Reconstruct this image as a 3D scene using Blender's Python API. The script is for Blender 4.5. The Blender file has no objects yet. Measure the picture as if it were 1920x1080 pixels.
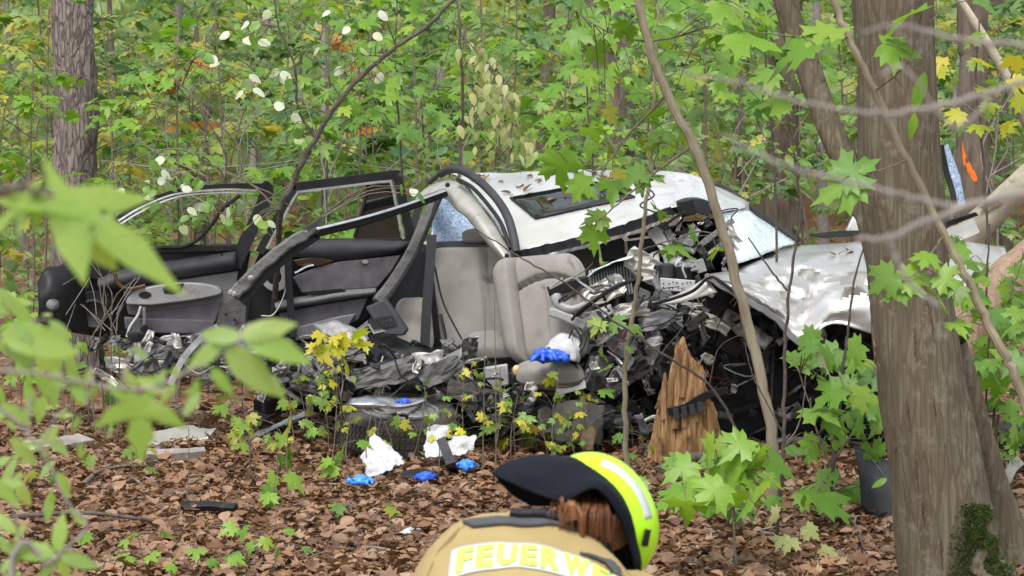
import bpy, bmesh, math, random
import numpy as np
from mathutils import Vector, Matrix, noise
from mathutils.bvhtree import BVHTree

SC = bpy.context.scene
COL = SC.collection
R = math.radians
# ---------------------------------------------------------------- camera
CAM_H, FPX, HORIZON = 2.0, 5040.0, 163.0
PITCH = math.atan((540 - HORIZON) / FPX)
cam = bpy.data.cameras.new('camera')
cam.sensor_width = 36.0
cam.lens = FPX / 1920 * 36.0
cam.clip_start, cam.clip_end = 0.05, 2000
cam.dof.use_dof = True
cam.dof.focus_distance = 14.6
cam.dof.aperture_fstop = 9.5
camo = bpy.data.objects.new('camera', cam)
COL.objects.link(camo)
camo.location = (0, 0, CAM_H)
camo.rotation_euler = (math.pi / 2 - PITCH, 0, 0)
SC.camera = camo
# ---------------------------------------------------------------- sky, sun, exposure (overcast)
SUN_EL, SUN_AZ = R(62), R(200)
wd = bpy.data.worlds.new('World'); SC.world = wd; wd.use_nodes = True
nt = wd.node_tree; bg = nt.nodes['Background']
sky = nt.nodes.new('ShaderNodeTexSky'); sky.sky_type = 'NISHITA'; sky.sun_disc = False
sky.sun_elevation, sky.sun_rotation = SUN_EL, SUN_AZ
sky.air_density, sky.dust_density, sky.ozone_density = 1.0, 3.0, 1.0
hs = nt.nodes.new('ShaderNodeHueSaturation'); hs.inputs['Saturation'].default_value = 0.38
nt.links.new(sky.outputs[0], hs.inputs['Color']); nt.links.new(hs.outputs[0], bg.inputs[0])
bg.inputs[1].default_value = 0.15
sl = bpy.data.lights.new('sun', 'SUN'); sl.energy = 1.5; sl.angle = R(25); sl.color = (1.0, 0.96, 0.9)
so = bpy.data.objects.new('sun', sl); COL.objects.link(so)
sd = Vector((math.sin(SUN_AZ) * math.cos(SUN_EL), math.cos(SUN_AZ) * math.cos(SUN_EL), math.sin(SUN_EL)))
so.rotation_euler = sd.to_track_quat('Z', 'Y').to_euler()
so.location = (0, 0, 30)
SC.view_settings.view_transform = 'Standard'; SC.view_settings.look = 'None'
SC.view_settings.gamma = 1.0; SC.view_settings.use_curve_mapping = False
SC.view_settings.exposure = 1.0
try:
    SC.cycles.use_denoising = True
    SC.cycles.denoiser = 'OPENIMAGEDENOISE'
    SC.cycles.max_bounces = 6; SC.cycles.diffuse_bounces = 3; SC.cycles.glossy_bounces = 3
    SC.cycles.transmission_bounces = 4; SC.cycles.transparent_max_bounces = 6
    SC.cycles.sample_clamp_indirect = 6
except Exception:
    pass
# ---------------------------------------------------------------- projection helpers (place things in metres from the lens geometry)
CP, SP_ = math.cos(PITCH), math.sin(PITCH)
EYE = Vector((0, 0, CAM_H))
def ray(px, py):
    a, b = (px - 960) / FPX, -(py - 540) / FPX
    return Vector((a, CP + b * SP_, -SP_ + b * CP))
def W(px, py, D):
    d = ray(px, py)
    return EYE + d * (D / d.y)
def WP(pts, D=None):
    return [W(*p) if len(p) == 3 else W(p[0], p[1], D) for p in pts]
def gz(x, y):
    return 0.035 * noise.noise(Vector((x * 0.55, y * 0.55, 3.1))) + 0.018 * noise.noise(Vector((x * 2.1, y * 2.1, 7.7)))
def G(px, py):
    d = ray(px, py); p = EYE + d * (-CAM_H / d.z)
    return Vector((p.x, p.y, gz(p.x, p.y)))
def GD(px, D):
    x = (px - 960) / FPX * D
    return Vector((x, D, gz(x, D)))
RNG = random.Random(11)
U = RNG.uniform
# ---------------------------------------------------------------- materials
def mat(name, c1, c2=None, rough=0.6, metal=0.0, scale=20.0, bump=0.0, bscale=None, stretch=None, spec=0.4, contrast=(0.35, 0.65), c3=None, coat=0.0, dirt=None):
    m = bpy.data.materials.new(name); m.use_nodes = True
    n = m.node_tree; p = n.nodes['Principled BSDF']
    p.inputs['Roughness'].default_value = rough; p.inputs['Metallic'].default_value = metal
    p.inputs['Specular IOR Level'].default_value = spec
    if coat: p.inputs['Coat Weight'].default_value = coat; p.inputs['Coat Roughness'].default_value = 0.12
    c2 = c2 or tuple(x * 0.75 for x in c1)
    tc = n.nodes.new('ShaderNodeTexCoord'); mp = n.nodes.new('ShaderNodeMapping')
    if stretch: mp.inputs['Scale'].default_value = stretch
    n.links.new(tc.outputs['Object'], mp.inputs[0])
    tx = n.nodes.new('ShaderNodeTexNoise'); tx.inputs['Scale'].default_value = scale
    tx.inputs['Detail'].default_value = 6; tx.inputs['Roughness'].default_value = 0.6
    n.links.new(mp.outputs[0], tx.inputs['Vector'])
    cr = n.nodes.new('ShaderNodeValToRGB')
    cr.color_ramp.elements[0].position, cr.color_ramp.elements[1].position = contrast
    cr.color_ramp.elements[0].color = (*c2, 1); cr.color_ramp.elements[1].color = (*c1, 1)
    if c3:
        e = cr.color_ramp.elements.new((contrast[0] + contrast[1]) / 2); e.color = (*c3, 1)
    n.links.new(tx.outputs[0], cr.inputs[0])
    out = cr.outputs[0]
    if dirt:
        t2 = n.nodes.new('ShaderNodeTexNoise'); t2.inputs['Scale'].default_value = dirt[1]; t2.inputs['Detail'].default_value = 8
        n.links.new(tc.outputs['Object'], t2.inputs['Vector'])
        r2 = n.nodes.new('ShaderNodeValToRGB'); r2.color_ramp.elements[0].position = dirt[2]; r2.color_ramp.elements[1].position = min(1, dirt[2] + 0.15)
        n.links.new(t2.outputs[0], r2.inputs[0])
        mx = n.nodes.new('ShaderNodeMixRGB'); mx.inputs[2].default_value = (*dirt[0], 1)
        n.links.new(r2.outputs[0], mx.inputs[0]); n.links.new(out, mx.inputs[1]); out = mx.outputs[0]
    n.links.new(out, p.inputs['Base Color'])
    if bump:
        b = n.nodes.new('ShaderNodeBump'); b.inputs['Strength'].default_value = bump; b.inputs['Distance'].default_value = 0.01
        if bscale:
            t3 = n.nodes.new('ShaderNodeTexNoise'); t3.inputs['Scale'].default_value = bscale; t3.inputs['Detail'].default_value = 5
            n.links.new(mp.outputs[0], t3.inputs['Vector']); n.links.new(t3.outputs[0], b.inputs['Height'])
        else:
            n.links.new(tx.outputs[0], b.inputs['Height'])
        n.links.new(b.outputs[0], p.inputs['Normal'])
    return m
def leafmat(name, cols, trans=0.4, rough=0.45, attr=False, under=None):
    """leaf colour varies leaf by leaf (object random, or the rnd attribute where leaves are joined)"""
    m = bpy.data.materials.new(name); m.use_nodes = True
    n = m.node_tree; p = n.nodes['Principled BSDF']; o = n.nodes['Material Output']
    p.inputs['Roughness'].default_value = rough; p.inputs['Specular IOR Level'].default_value = 0.5
    if attr:
        a = n.nodes.new('ShaderNodeAttribute'); a.attribute_name = 'rnd'; src = a.outputs['Fac']
    else:
        a = n.nodes.new('ShaderNodeObjectInfo'); src = a.outputs['Random']
    cr = n.nodes.new('ShaderNodeValToRGB'); el = cr.color_ramp.elements
    k = len(cols)
    el[0].color = (*cols[0], 1); el[0].position = 0; el[1].color = (*cols[-1], 1); el[1].position = 1
    for i in range(1, k - 1):
        e = el.new(i / (k - 1)); e.color = (*cols[i], 1)
    n.links.new(src, cr.inputs[0])
    tc = n.nodes.new('ShaderNodeTexCoord'); tx = n.nodes.new('ShaderNodeTexNoise'); tx.inputs['Scale'].default_value = 35
    tx.inputs['Detail'].default_value = 4
    n.links.new(tc.outputs['Object'], tx.inputs['Vector'])
    mx = n.nodes.new('ShaderNodeMixRGB'); mx.blend_type = 'MULTIPLY'; mx.inputs[0].default_value = 0.55
    r2 = n.nodes.new('ShaderNodeValToRGB'); r2.color_ramp.elements[0].position = 0.3; r2.color_ramp.elements[1].position = 0.7
    r2.color_ramp.elements[0].color = (0.62, 0.66, 0.5, 1); r2.color_ramp.elements[1].color = (1.15, 1.12, 1.0, 1)
    n.links.new(tx.outputs[0], r2.inputs[0]); n.links.new(cr.outputs[0], mx.inputs[1]); n.links.new(r2.outputs[0], mx.inputs[2])
    colr = mx.outputs[0]
    n.links.new(colr, p.inputs['Base Color'])
    if trans:
        t = n.nodes.new('ShaderNodeBsdfTranslucent'); ms = n.nodes.new('ShaderNodeMixShader'); ms.inputs[0].default_value = trans
        gm = n.nodes.new('ShaderNodeMixRGB'); gm.blend_type = 'MULTIPLY'; gm.inputs[0].default_value = 1.0; gm.inputs[2].default_value = (1.35, 1.38, 0.75, 1)
        n.links.new(colr, gm.inputs[1]); n.links.new(gm.outputs[0], t.inputs[0])
        n.links.new(p.outputs[0], ms.inputs[1]); n.links.new(t.outputs[0], ms.inputs[2]); n.links.new(ms.outputs[0], o.inputs[0])
    return m
GREENS = [(0.05, 0.10, 0.018), (0.075, 0.15, 0.022), (0.10, 0.19, 0.03), (0.14, 0.23, 0.035), (0.085, 0.17, 0.05), (0.06, 0.13, 0.045), (0.19, 0.26, 0.04), (0.26, 0.25, 0.035)]
M = {
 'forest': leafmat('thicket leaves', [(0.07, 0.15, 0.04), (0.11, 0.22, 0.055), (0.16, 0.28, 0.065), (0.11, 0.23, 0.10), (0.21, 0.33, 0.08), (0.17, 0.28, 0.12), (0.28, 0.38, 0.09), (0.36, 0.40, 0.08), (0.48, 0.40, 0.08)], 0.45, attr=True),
 'far': leafmat('haze tinted far leaves', [(0.12, 0.21, 0.06), (0.19, 0.30, 0.085), (0.27, 0.38, 0.11), (0.18, 0.28, 0.13), (0.36, 0.42, 0.13), (0.42, 0.38, 0.15)], 0.42, attr=True),  # paler greens put the distance haze into the leaf colour
 'maple': leafmat('maple leaf', [(0.115, 0.257, 0.024), (0.162, 0.324, 0.030), (0.216, 0.378, 0.041), (0.135, 0.284, 0.054), (0.270, 0.405, 0.041)], 0.42),
 'yellowmaple': leafmat('yellow maple leaf', [(0.40, 0.46, 0.03), (0.50, 0.48, 0.035), (0.52, 0.44, 0.04), (0.34, 0.44, 0.035)], 0.42),
 'smallmaple': leafmat('small maple leaf', [(0.14, 0.25, 0.03), (0.2, 0.3, 0.035), (0.1, 0.2, 0.04), (0.27, 0.31, 0.03), (0.36, 0.32, 0.03)], 0.42),
 'orangeleaf': leafmat('orange leaf', [(0.45, 0.17, 0.03), (0.5, 0.24, 0.04)], 0.4),
 'ovate': leafmat('ovate leaf', [(0.121, 0.270, 0.034), (0.176, 0.338, 0.047), (0.108, 0.243, 0.054), (0.243, 0.365, 0.041)], 0.42),
 'nearleaf': leafmat('close leaf', [(0.25, 0.42, 0.09), (0.31, 0.47, 0.11), (0.27, 0.42, 0.14), (0.36, 0.46, 0.12)], 0.55),
 'pale': leafmat('pale felted leaf', [(0.44, 0.50, 0.38), (0.56, 0.60, 0.5), (0.5, 0.55, 0.46), (0.28, 0.38, 0.14), (0.62, 0.6, 0.5)], 0.25, rough=0.7),
 'wilt': leafmat('wilted leaf', [(0.26, 0.33, 0.10), (0.36, 0.40, 0.17), (0.2, 0.29, 0.08), (0.44, 0.42, 0.2), (0.48, 0.5, 0.32)], 0.35, rough=0.6),
 'litter': leafmat('dead leaf', [(0.0522, 0.0261, 0.0157), (0.1131, 0.0539, 0.0287), (0.1914, 0.1001, 0.0557), (0.2697, 0.1566, 0.0957), (0.1566, 0.0713, 0.0331), (0.0870, 0.0435, 0.0244), (0.3306, 0.2218, 0.1566), (0.2175, 0.1044, 0.0478), (0.4002, 0.3132, 0.2436)], 0.12, rough=0.55, attr=True),
 'deadleaf': leafmat('single dead leaf', [(0.1044, 0.0478, 0.0244), (0.1914, 0.0914, 0.0435), (0.2697, 0.1436, 0.0740), (0.3219, 0.1914, 0.1131), (0.2262, 0.1001, 0.0435), (0.3828, 0.2697, 0.1827), (0.1392, 0.0653, 0.0348)], 0.12, rough=0.5),
 'soil': mat('forest soil', (0.11, 0.055, 0.028), (0.035, 0.02, 0.012), 0.9, scale=9, bump=0.8, bscale=45, c3=(0.19, 0.085, 0.04)),
 'twig': mat('twig bark', (0.17, 0.145, 0.11), (0.09, 0.075, 0.055), 0.8, scale=30, bump=0.3),
 'sapling': mat('sapling bark', (0.27, 0.235, 0.16), (0.17, 0.145, 0.10), 0.8, scale=18, bump=0.4, stretch=(1, 1, 0.25)),
 'darktwig': mat('dark twig bark', (0.10, 0.08, 0.065), (0.05, 0.042, 0.035), 0.8, scale=30, bump=0.3),
 'greystem': mat('grey stem', (0.2640, 0.2400, 0.2160), (0.1760, 0.1600, 0.1440), 0.8, scale=25, bump=0.2),
 'pinebark': mat('pine bark', (0.3250, 0.2665, 0.2405), (0.1105, 0.0845, 0.0754), 0.95, scale=22, bump=1.0, stretch=(1, 1, 0.3), c3=(0.2470, 0.1885, 0.1690)),
 'redbark': mat('brown bark', (0.16, 0.125, 0.095), (0.07, 0.054, 0.042), 0.95, scale=18, bump=1.0, stretch=(1, 1, 0.25)),
 'beechbark': mat('smooth brown bark', (0.15, 0.115, 0.07), (0.085, 0.065, 0.04), 0.9, scale=16, bump=0.5, bscale=70, stretch=(1, 1, 0.22), c3=(0.12, 0.09, 0.055), dirt=((0.15, 0.14, 0.10), 4, 0.58)),
 'crack': mat('bark fissure', (0.09, 0.055, 0.035), (0.05, 0.03, 0.02), 0.95),
 'ridge': mat('bark ridge', (0.19, 0.145, 0.085), (0.10, 0.075, 0.045), 0.9, scale=40, bump=0.4),
 'paletrunk': mat('pale bark', (0.46, 0.41, 0.31), (0.28, 0.25, 0.19), 0.85, scale=9, bump=0.3, dirt=((0.12, 0.10, 0.07), 14, 0.62)),
 'stripped': mat('stripped wood', (0.34, 0.24, 0.17), (0.20, 0.135, 0.09), 0.9, scale=14, bump=0.5, stretch=(3, 3, 0.6), dirt=((0.10, 0.07, 0.05), 8, 0.58)),
 'rotwood': mat('splintered wood', (0.4250, 0.2677, 0.1318), (0.1700, 0.0808, 0.0340), 0.95, scale=30, bump=1.0, stretch=(1.6, 1.6, 0.16), c3=(0.3230, 0.1827, 0.0808), dirt=((0.0935, 0.0510, 0.0272), 10, 0.56)),
 'moss': mat('moss', (0.075, 0.115, 0.018), (0.03, 0.05, 0.01), 0.95, scale=40),
 'orange': mat('orange spray paint', (0.85, 0.17, 0.01), (0.75, 0.13, 0.01), 0.7),
 'silver': mat('silver car paint', (0.82, 0.815, 0.80), (0.76, 0.755, 0.74), 0.27, 0.6, scale=4, coat=0.3, dirt=((0.40, 0.37, 0.32), 6, 0.68)),
 'silverdull': mat('scuffed silver paint', (0.50, 0.49, 0.45), (0.38, 0.37, 0.33), 0.42, 0.4, scale=8, dirt=((0.2, 0.18, 0.15), 11, 0.6)),
 'chrome': mat('polished trim', (0.72, 0.73, 0.76), (0.55, 0.56, 0.6), 0.22, 0.9, scale=15),
 'steel': mat('torn steel', (0.30, 0.30, 0.30), (0.15, 0.15, 0.15), 0.55, 0.5, scale=16, bump=0.3, dirt=((0.08, 0.066, 0.054), 9, 0.54)),
 'bonnetpaint': mat('dented silver paint', (0.56, 0.555, 0.54), (0.50, 0.495, 0.48), 0.3, 0.6, scale=3, coat=0.25, bump=0.1, bscale=9, dirt=((0.30, 0.28, 0.24), 7, 0.62)),
 'alloy': mat('cast alloy', (0.42, 0.41, 0.39), (0.18, 0.17, 0.16), 0.5, 0.5, scale=25, bump=0.4, dirt=((0.05, 0.045, 0.04), 10, 0.55)),
 'black': mat('black plastic', (0.0136, 0.0136, 0.0149), (0.0074, 0.0074, 0.0081), 0.5, scale=18, bump=0.15, dirt=((0.0527, 0.0465, 0.0403), 7, 0.66), spec=0.25),
 'rubber': mat('black rubber', (0.0174, 0.0174, 0.0186), (0.0099, 0.0099, 0.0112), 0.55, scale=14, spec=0.25),
 'tyre': mat('dusty tyre', (0.065, 0.058, 0.05), (0.03, 0.028, 0.026), 0.85, scale=9, bump=0.3, bscale=70),
 'trim': mat('dark grey vinyl', (0.0446, 0.0465, 0.0521), (0.0310, 0.0322, 0.0360), 0.55, scale=9, bump=0.2, bscale=240, dirt=((0.0930, 0.0837, 0.0713), 8, 0.66), spec=0.25),
 'door': mat('grey door lining', (0.165, 0.165, 0.17), (0.125, 0.125, 0.13), 0.6, scale=8, bump=0.2, bscale=240, dirt=((0.24, 0.215, 0.185), 9, 0.64)),
 'doorfabric': mat('door fabric', (0.135, 0.125, 0.138), (0.09, 0.083, 0.093), 0.9, scale=9, bump=0.3, bscale=300, dirt=((0.05, 0.045, 0.045), 7, 0.58)),
 'lightgrey': mat('light grey plastic', (0.31, 0.31, 0.305), (0.235, 0.235, 0.23), 0.55, scale=9, dirt=((0.15, 0.14, 0.125), 10, 0.62)),
 'cloth': mat('grey seat cloth', (0.2341, 0.2211, 0.2001), (0.1870, 0.1741, 0.1570), 0.95, scale=6, bump=0.25, bscale=350, dirt=((0.1451, 0.1281, 0.1060), 5, 0.62)),
 'clothdark': mat('grey seat back cloth', (0.2050, 0.1952, 0.1757), (0.1562, 0.1464, 0.1318), 0.95, scale=5, bump=0.25, bscale=350, dirt=((0.1171, 0.1025, 0.0878), 4, 0.58)),
 'seam': mat('seat seam', (0.11, 0.105, 0.095), None, 0.95),
 'walnut': mat('dark walnut trim', (0.05, 0.025, 0.015), (0.025, 0.013, 0.009), 0.25, scale=12, stretch=(0.3, 1, 3)),
 'glassdark': mat('tinted glass', (0.012, 0.014, 0.013), None, 0.06, spec=0.8),
 'webbing': mat('belt webbing', (0.0217, 0.0223, 0.0260), (0.0155, 0.0161, 0.0186), 0.8, scale=60, bump=0.3, spec=0.25),
 'white': mat('white gauze', (0.4608, 0.4664, 0.4784), (0.4032, 0.4088, 0.4264), 0.9, scale=30, bump=0.4),
 'whiteplastic': mat('white plastic', (0.495, 0.503, 0.503), (0.390, 0.398, 0.398), 0.45, scale=10, dirt=((0.225, 0.210, 0.188), 12, 0.62)),
 'bluelatex': mat('blue nitrile', (0.035, 0.13, 0.72), (0.02, 0.08, 0.55), 0.4, scale=12, bump=0.3),
 'bluelight': mat('light blue nitrile', (0.06, 0.26, 0.80), (0.04, 0.19, 0.66), 0.4, scale=12, bump=0.3),
 'foam': mat('seat foam', (0.66, 0.47, 0.22), (0.5, 0.33, 0.14), 0.95, scale=25, bump=0.5),
 'sand': mat('sand coloured aramid fabric', (0.345, 0.27, 0.125), (0.30, 0.23, 0.105), 0.95, scale=4, bump=0.3, bscale=420, spec=0.15),
 'sandseam': mat('jacket seam', (0.22, 0.165, 0.075), (0.18, 0.13, 0.06), 0.95),
 'collar': mat('charcoal collar fabric', (0.075, 0.078, 0.085), (0.055, 0.058, 0.062), 0.9, scale=12, bump=0.3, bscale=300),
 'navy': mat('navy neck cloth', (0.0076, 0.0092, 0.0151), (0.0050, 0.0063, 0.0109), 0.85, scale=6, bump=0.3, bscale=380, spec=0.15),
 'neon': mat('fluorescent helmet shell', (0.44, 0.90, 0.015), (0.42, 0.86, 0.012), 0.35, scale=3, coat=0.2, dirt=((0.36, 0.66, 0.03), 30, 0.66)),
 'reflect': mat('reflective grey tape', (0.52, 0.56, 0.58), (0.46, 0.5, 0.52), 0.4, scale=40),
 'patch': mat('reflective patch', (0.504, 0.533, 0.518), (0.446, 0.475, 0.468), 0.5, scale=30),
 'limetext': mat('lime lettering', (0.62, 0.74, 0.12), (0.57, 0.70, 0.10), 0.5, scale=20),
 'limeedge': mat('lime letter outline', (0.40, 0.62, 0.10), None, 0.5),
 'hair': mat('auburn hair', (0.19, 0.075, 0.032), (0.05, 0.02, 0.011), 0.55, scale=230, stretch=(1, .3, 0.05), contrast=(.36, .64)),
 'hairlight': mat('copper hair', (0.30, 0.135, 0.058), (0.11, 0.045, 0.02), 0.45, scale=230, stretch=(1, .3, 0.05)),
 'pillar': mat('scuffed pillar trim', (0.12, 0.118, 0.115), (0.075, 0.073, 0.07), 0.6, scale=14, bump=0.5, bscale=60, stretch=(1, 1, 2), dirt=((0.03, 0.028, 0.026), 13, 0.55)),
 'skin': mat('skin', (0.60, 0.36, 0.26), (0.54, 0.31, 0.22), 0.5, scale=20),
 'redplastic': mat('red plastic', (0.275, 0.015, 0.007), None, 0.4),
 'ochre': mat('ochre plastic', (0.085, 0.05, 0.012), (0.05, 0.028, 0.008), 0.6, scale=15),
}
def crackglass(name, base, edge, scale, rough, metal=0.0):
    m = bpy.data.materials.new(name); m.use_nodes = True; n = m.node_tree; p = n.nodes['Principled BSDF']
    tc = n.nodes.new('ShaderNodeTexCoord'); v = n.nodes.new('ShaderNodeTexVoronoi'); v.feature = 'DISTANCE_TO_EDGE'; v.inputs['Scale'].default_value = scale
    v2 = n.nodes.new('ShaderNodeTexVoronoi'); v2.inputs['Scale'].default_value = scale
    n.links.new(tc.outputs['Object'], v.inputs['Vector']); n.links.new(tc.outputs['Object'], v2.inputs['Vector'])
    cr = n.nodes.new('ShaderNodeValToRGB'); cr.color_ramp.elements[0].color = (*edge, 1); cr.color_ramp.elements[1].color = (*base, 1)
    cr.color_ramp.elements[0].position = 0.02; cr.color_ramp.elements[1].position = 0.10
    n.links.new(v.outputs['Distance'], cr.inputs[0]); 
    mx = n.nodes.new('ShaderNodeMixRGB'); mx.blend_type = 'OVERLAY'; mx.inputs[0].default_value = 0.5
    bw = n.nodes.new('ShaderNodeRGBToBW'); n.links.new(v2.outputs['Color'], bw.inputs[0])
    n.links.new(cr.outputs[0], mx.inputs[1]); n.links.new(bw.outputs[0], mx.inputs[2]); n.links.new(mx.outputs[0], p.inputs['Base Color'])
    b = n.nodes.new('ShaderNodeBump'); b.inputs['Strength'].default_value = 0.6; b.inputs['Distance'].default_value = 0.004
    n.links.new(bw.outputs[0], b.inputs['Height']); n.links.new(b.outputs[0], p.inputs['Normal'])
    p.inputs['Roughness'].default_value = rough; p.inputs['Metallic'].default_value = metal
    return m
M['crackblue'] = crackglass('shattered blue tinted glass', (0.20, 0.30, 0.46), (0.62, 0.74, 0.88), 95, 0.25)
M['crackwhite'] = crackglass('shattered windscreen', (0.62, 0.72, 0.72), (0.85, 0.92, 0.92), 60, 0.2)  # whitish base paints the glare into the windscreen

def barkmat(name, cols, vs, st, strength, lichen):
    m = bpy.data.materials.new(name); m.use_nodes = True; n = m.node_tree; p = n.nodes['Principled BSDF']; p.inputs['Roughness'].default_value = .9; p.inputs['Specular IOR Level'].default_value = .2
    tc = n.nodes.new('ShaderNodeTexCoord'); mp = n.nodes.new('ShaderNodeMapping'); mp.inputs['Scale'].default_value = st; n.links.new(tc.outputs['Object'], mp.inputs[0])
    wn = n.nodes.new('ShaderNodeTexNoise'); wn.inputs['Scale'].default_value = 7; wn.inputs['Detail'].default_value = 5; n.links.new(mp.outputs[0], wn.inputs['Vector'])
    va = n.nodes.new('ShaderNodeVectorMath'); va.operation = 'MULTIPLY_ADD'; va.inputs[1].default_value = (.12, .12, .12); n.links.new(wn.outputs['Color'], va.inputs[0]); n.links.new(mp.outputs[0], va.inputs[2])
    vo = n.nodes.new('ShaderNodeTexVoronoi'); vo.feature = 'DISTANCE_TO_EDGE'; vo.inputs['Scale'].default_value = vs; n.links.new(va.outputs[0], vo.inputs['Vector'])
    fn = n.nodes.new('ShaderNodeTexNoise'); fn.inputs['Scale'].default_value = 60; fn.inputs['Detail'].default_value = 8; fn.inputs['Roughness'].default_value = .7; n.links.new(mp.outputs[0], fn.inputs['Vector'])
    r0 = n.nodes.new('ShaderNodeValToRGB'); r0.color_ramp.elements[0].position = .0; r0.color_ramp.elements[1].position = .16; n.links.new(vo.outputs['Distance'], r0.inputs[0])
    cr = n.nodes.new('ShaderNodeValToRGB'); cr.color_ramp.elements[0].position = .3; cr.color_ramp.elements[1].position = .72; cr.color_ramp.elements[0].color = (*cols[0], 1); cr.color_ramp.elements[1].color = (*cols[2], 1)
    e = cr.color_ramp.elements.new(.5); e.color = (*cols[1], 1); n.links.new(fn.outputs[0], cr.inputs[0])
    mx = n.nodes.new('ShaderNodeMixRGB'); mx.inputs[1].default_value = (*cols[3], 1); n.links.new(r0.outputs[0], mx.inputs[0]); n.links.new(cr.outputs[0], mx.inputs[2])
    ln = n.nodes.new('ShaderNodeTexNoise'); ln.inputs['Scale'].default_value = 9; ln.inputs['Detail'].default_value = 9; ln.inputs['Roughness'].default_value = .75; n.links.new(tc.outputs['Object'], ln.inputs['Vector'])
    lr = n.nodes.new('ShaderNodeValToRGB'); lr.color_ramp.elements[0].position = .54; lr.color_ramp.elements[1].position = .68; n.links.new(ln.outputs[0], lr.inputs[0])
    m2 = n.nodes.new('ShaderNodeMixRGB'); m2.inputs[2].default_value = (*lichen, 1); n.links.new(lr.outputs[0], m2.inputs[0]); n.links.new(mx.outputs[0], m2.inputs[1]); n.links.new(m2.outputs[0], p.inputs['Base Color'])
    ad = n.nodes.new('ShaderNodeMath'); ad.operation = 'MULTIPLY_ADD'; ad.inputs[1].default_value = .55; n.links.new(fn.outputs[0], ad.inputs[0]); n.links.new(r0.outputs[0], ad.inputs[2])
    b = n.nodes.new('ShaderNodeBump'); b.inputs['Strength'].default_value = strength; b.inputs['Distance'].default_value = .012; n.links.new(ad.outputs[0], b.inputs['Height']); n.links.new(b.outputs[0], p.inputs['Normal'])
    return m
M['beechbark'] = barkmat('smooth brown bark', [(.068, .056, .038), (.115, .098, .066), (.175, .155, .11), (.088, .07, .047)], 34, (1, 1, .07), .3, (.185, .18, .14))
M['pinebark'] = barkmat('flaky pine bark', [(.12, .095, .085), (.20, .165, .15), (.30, .26, .235), (.10, .08, .07)], 30, (1, 1, .22), .7, (.30, .28, .25))
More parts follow.
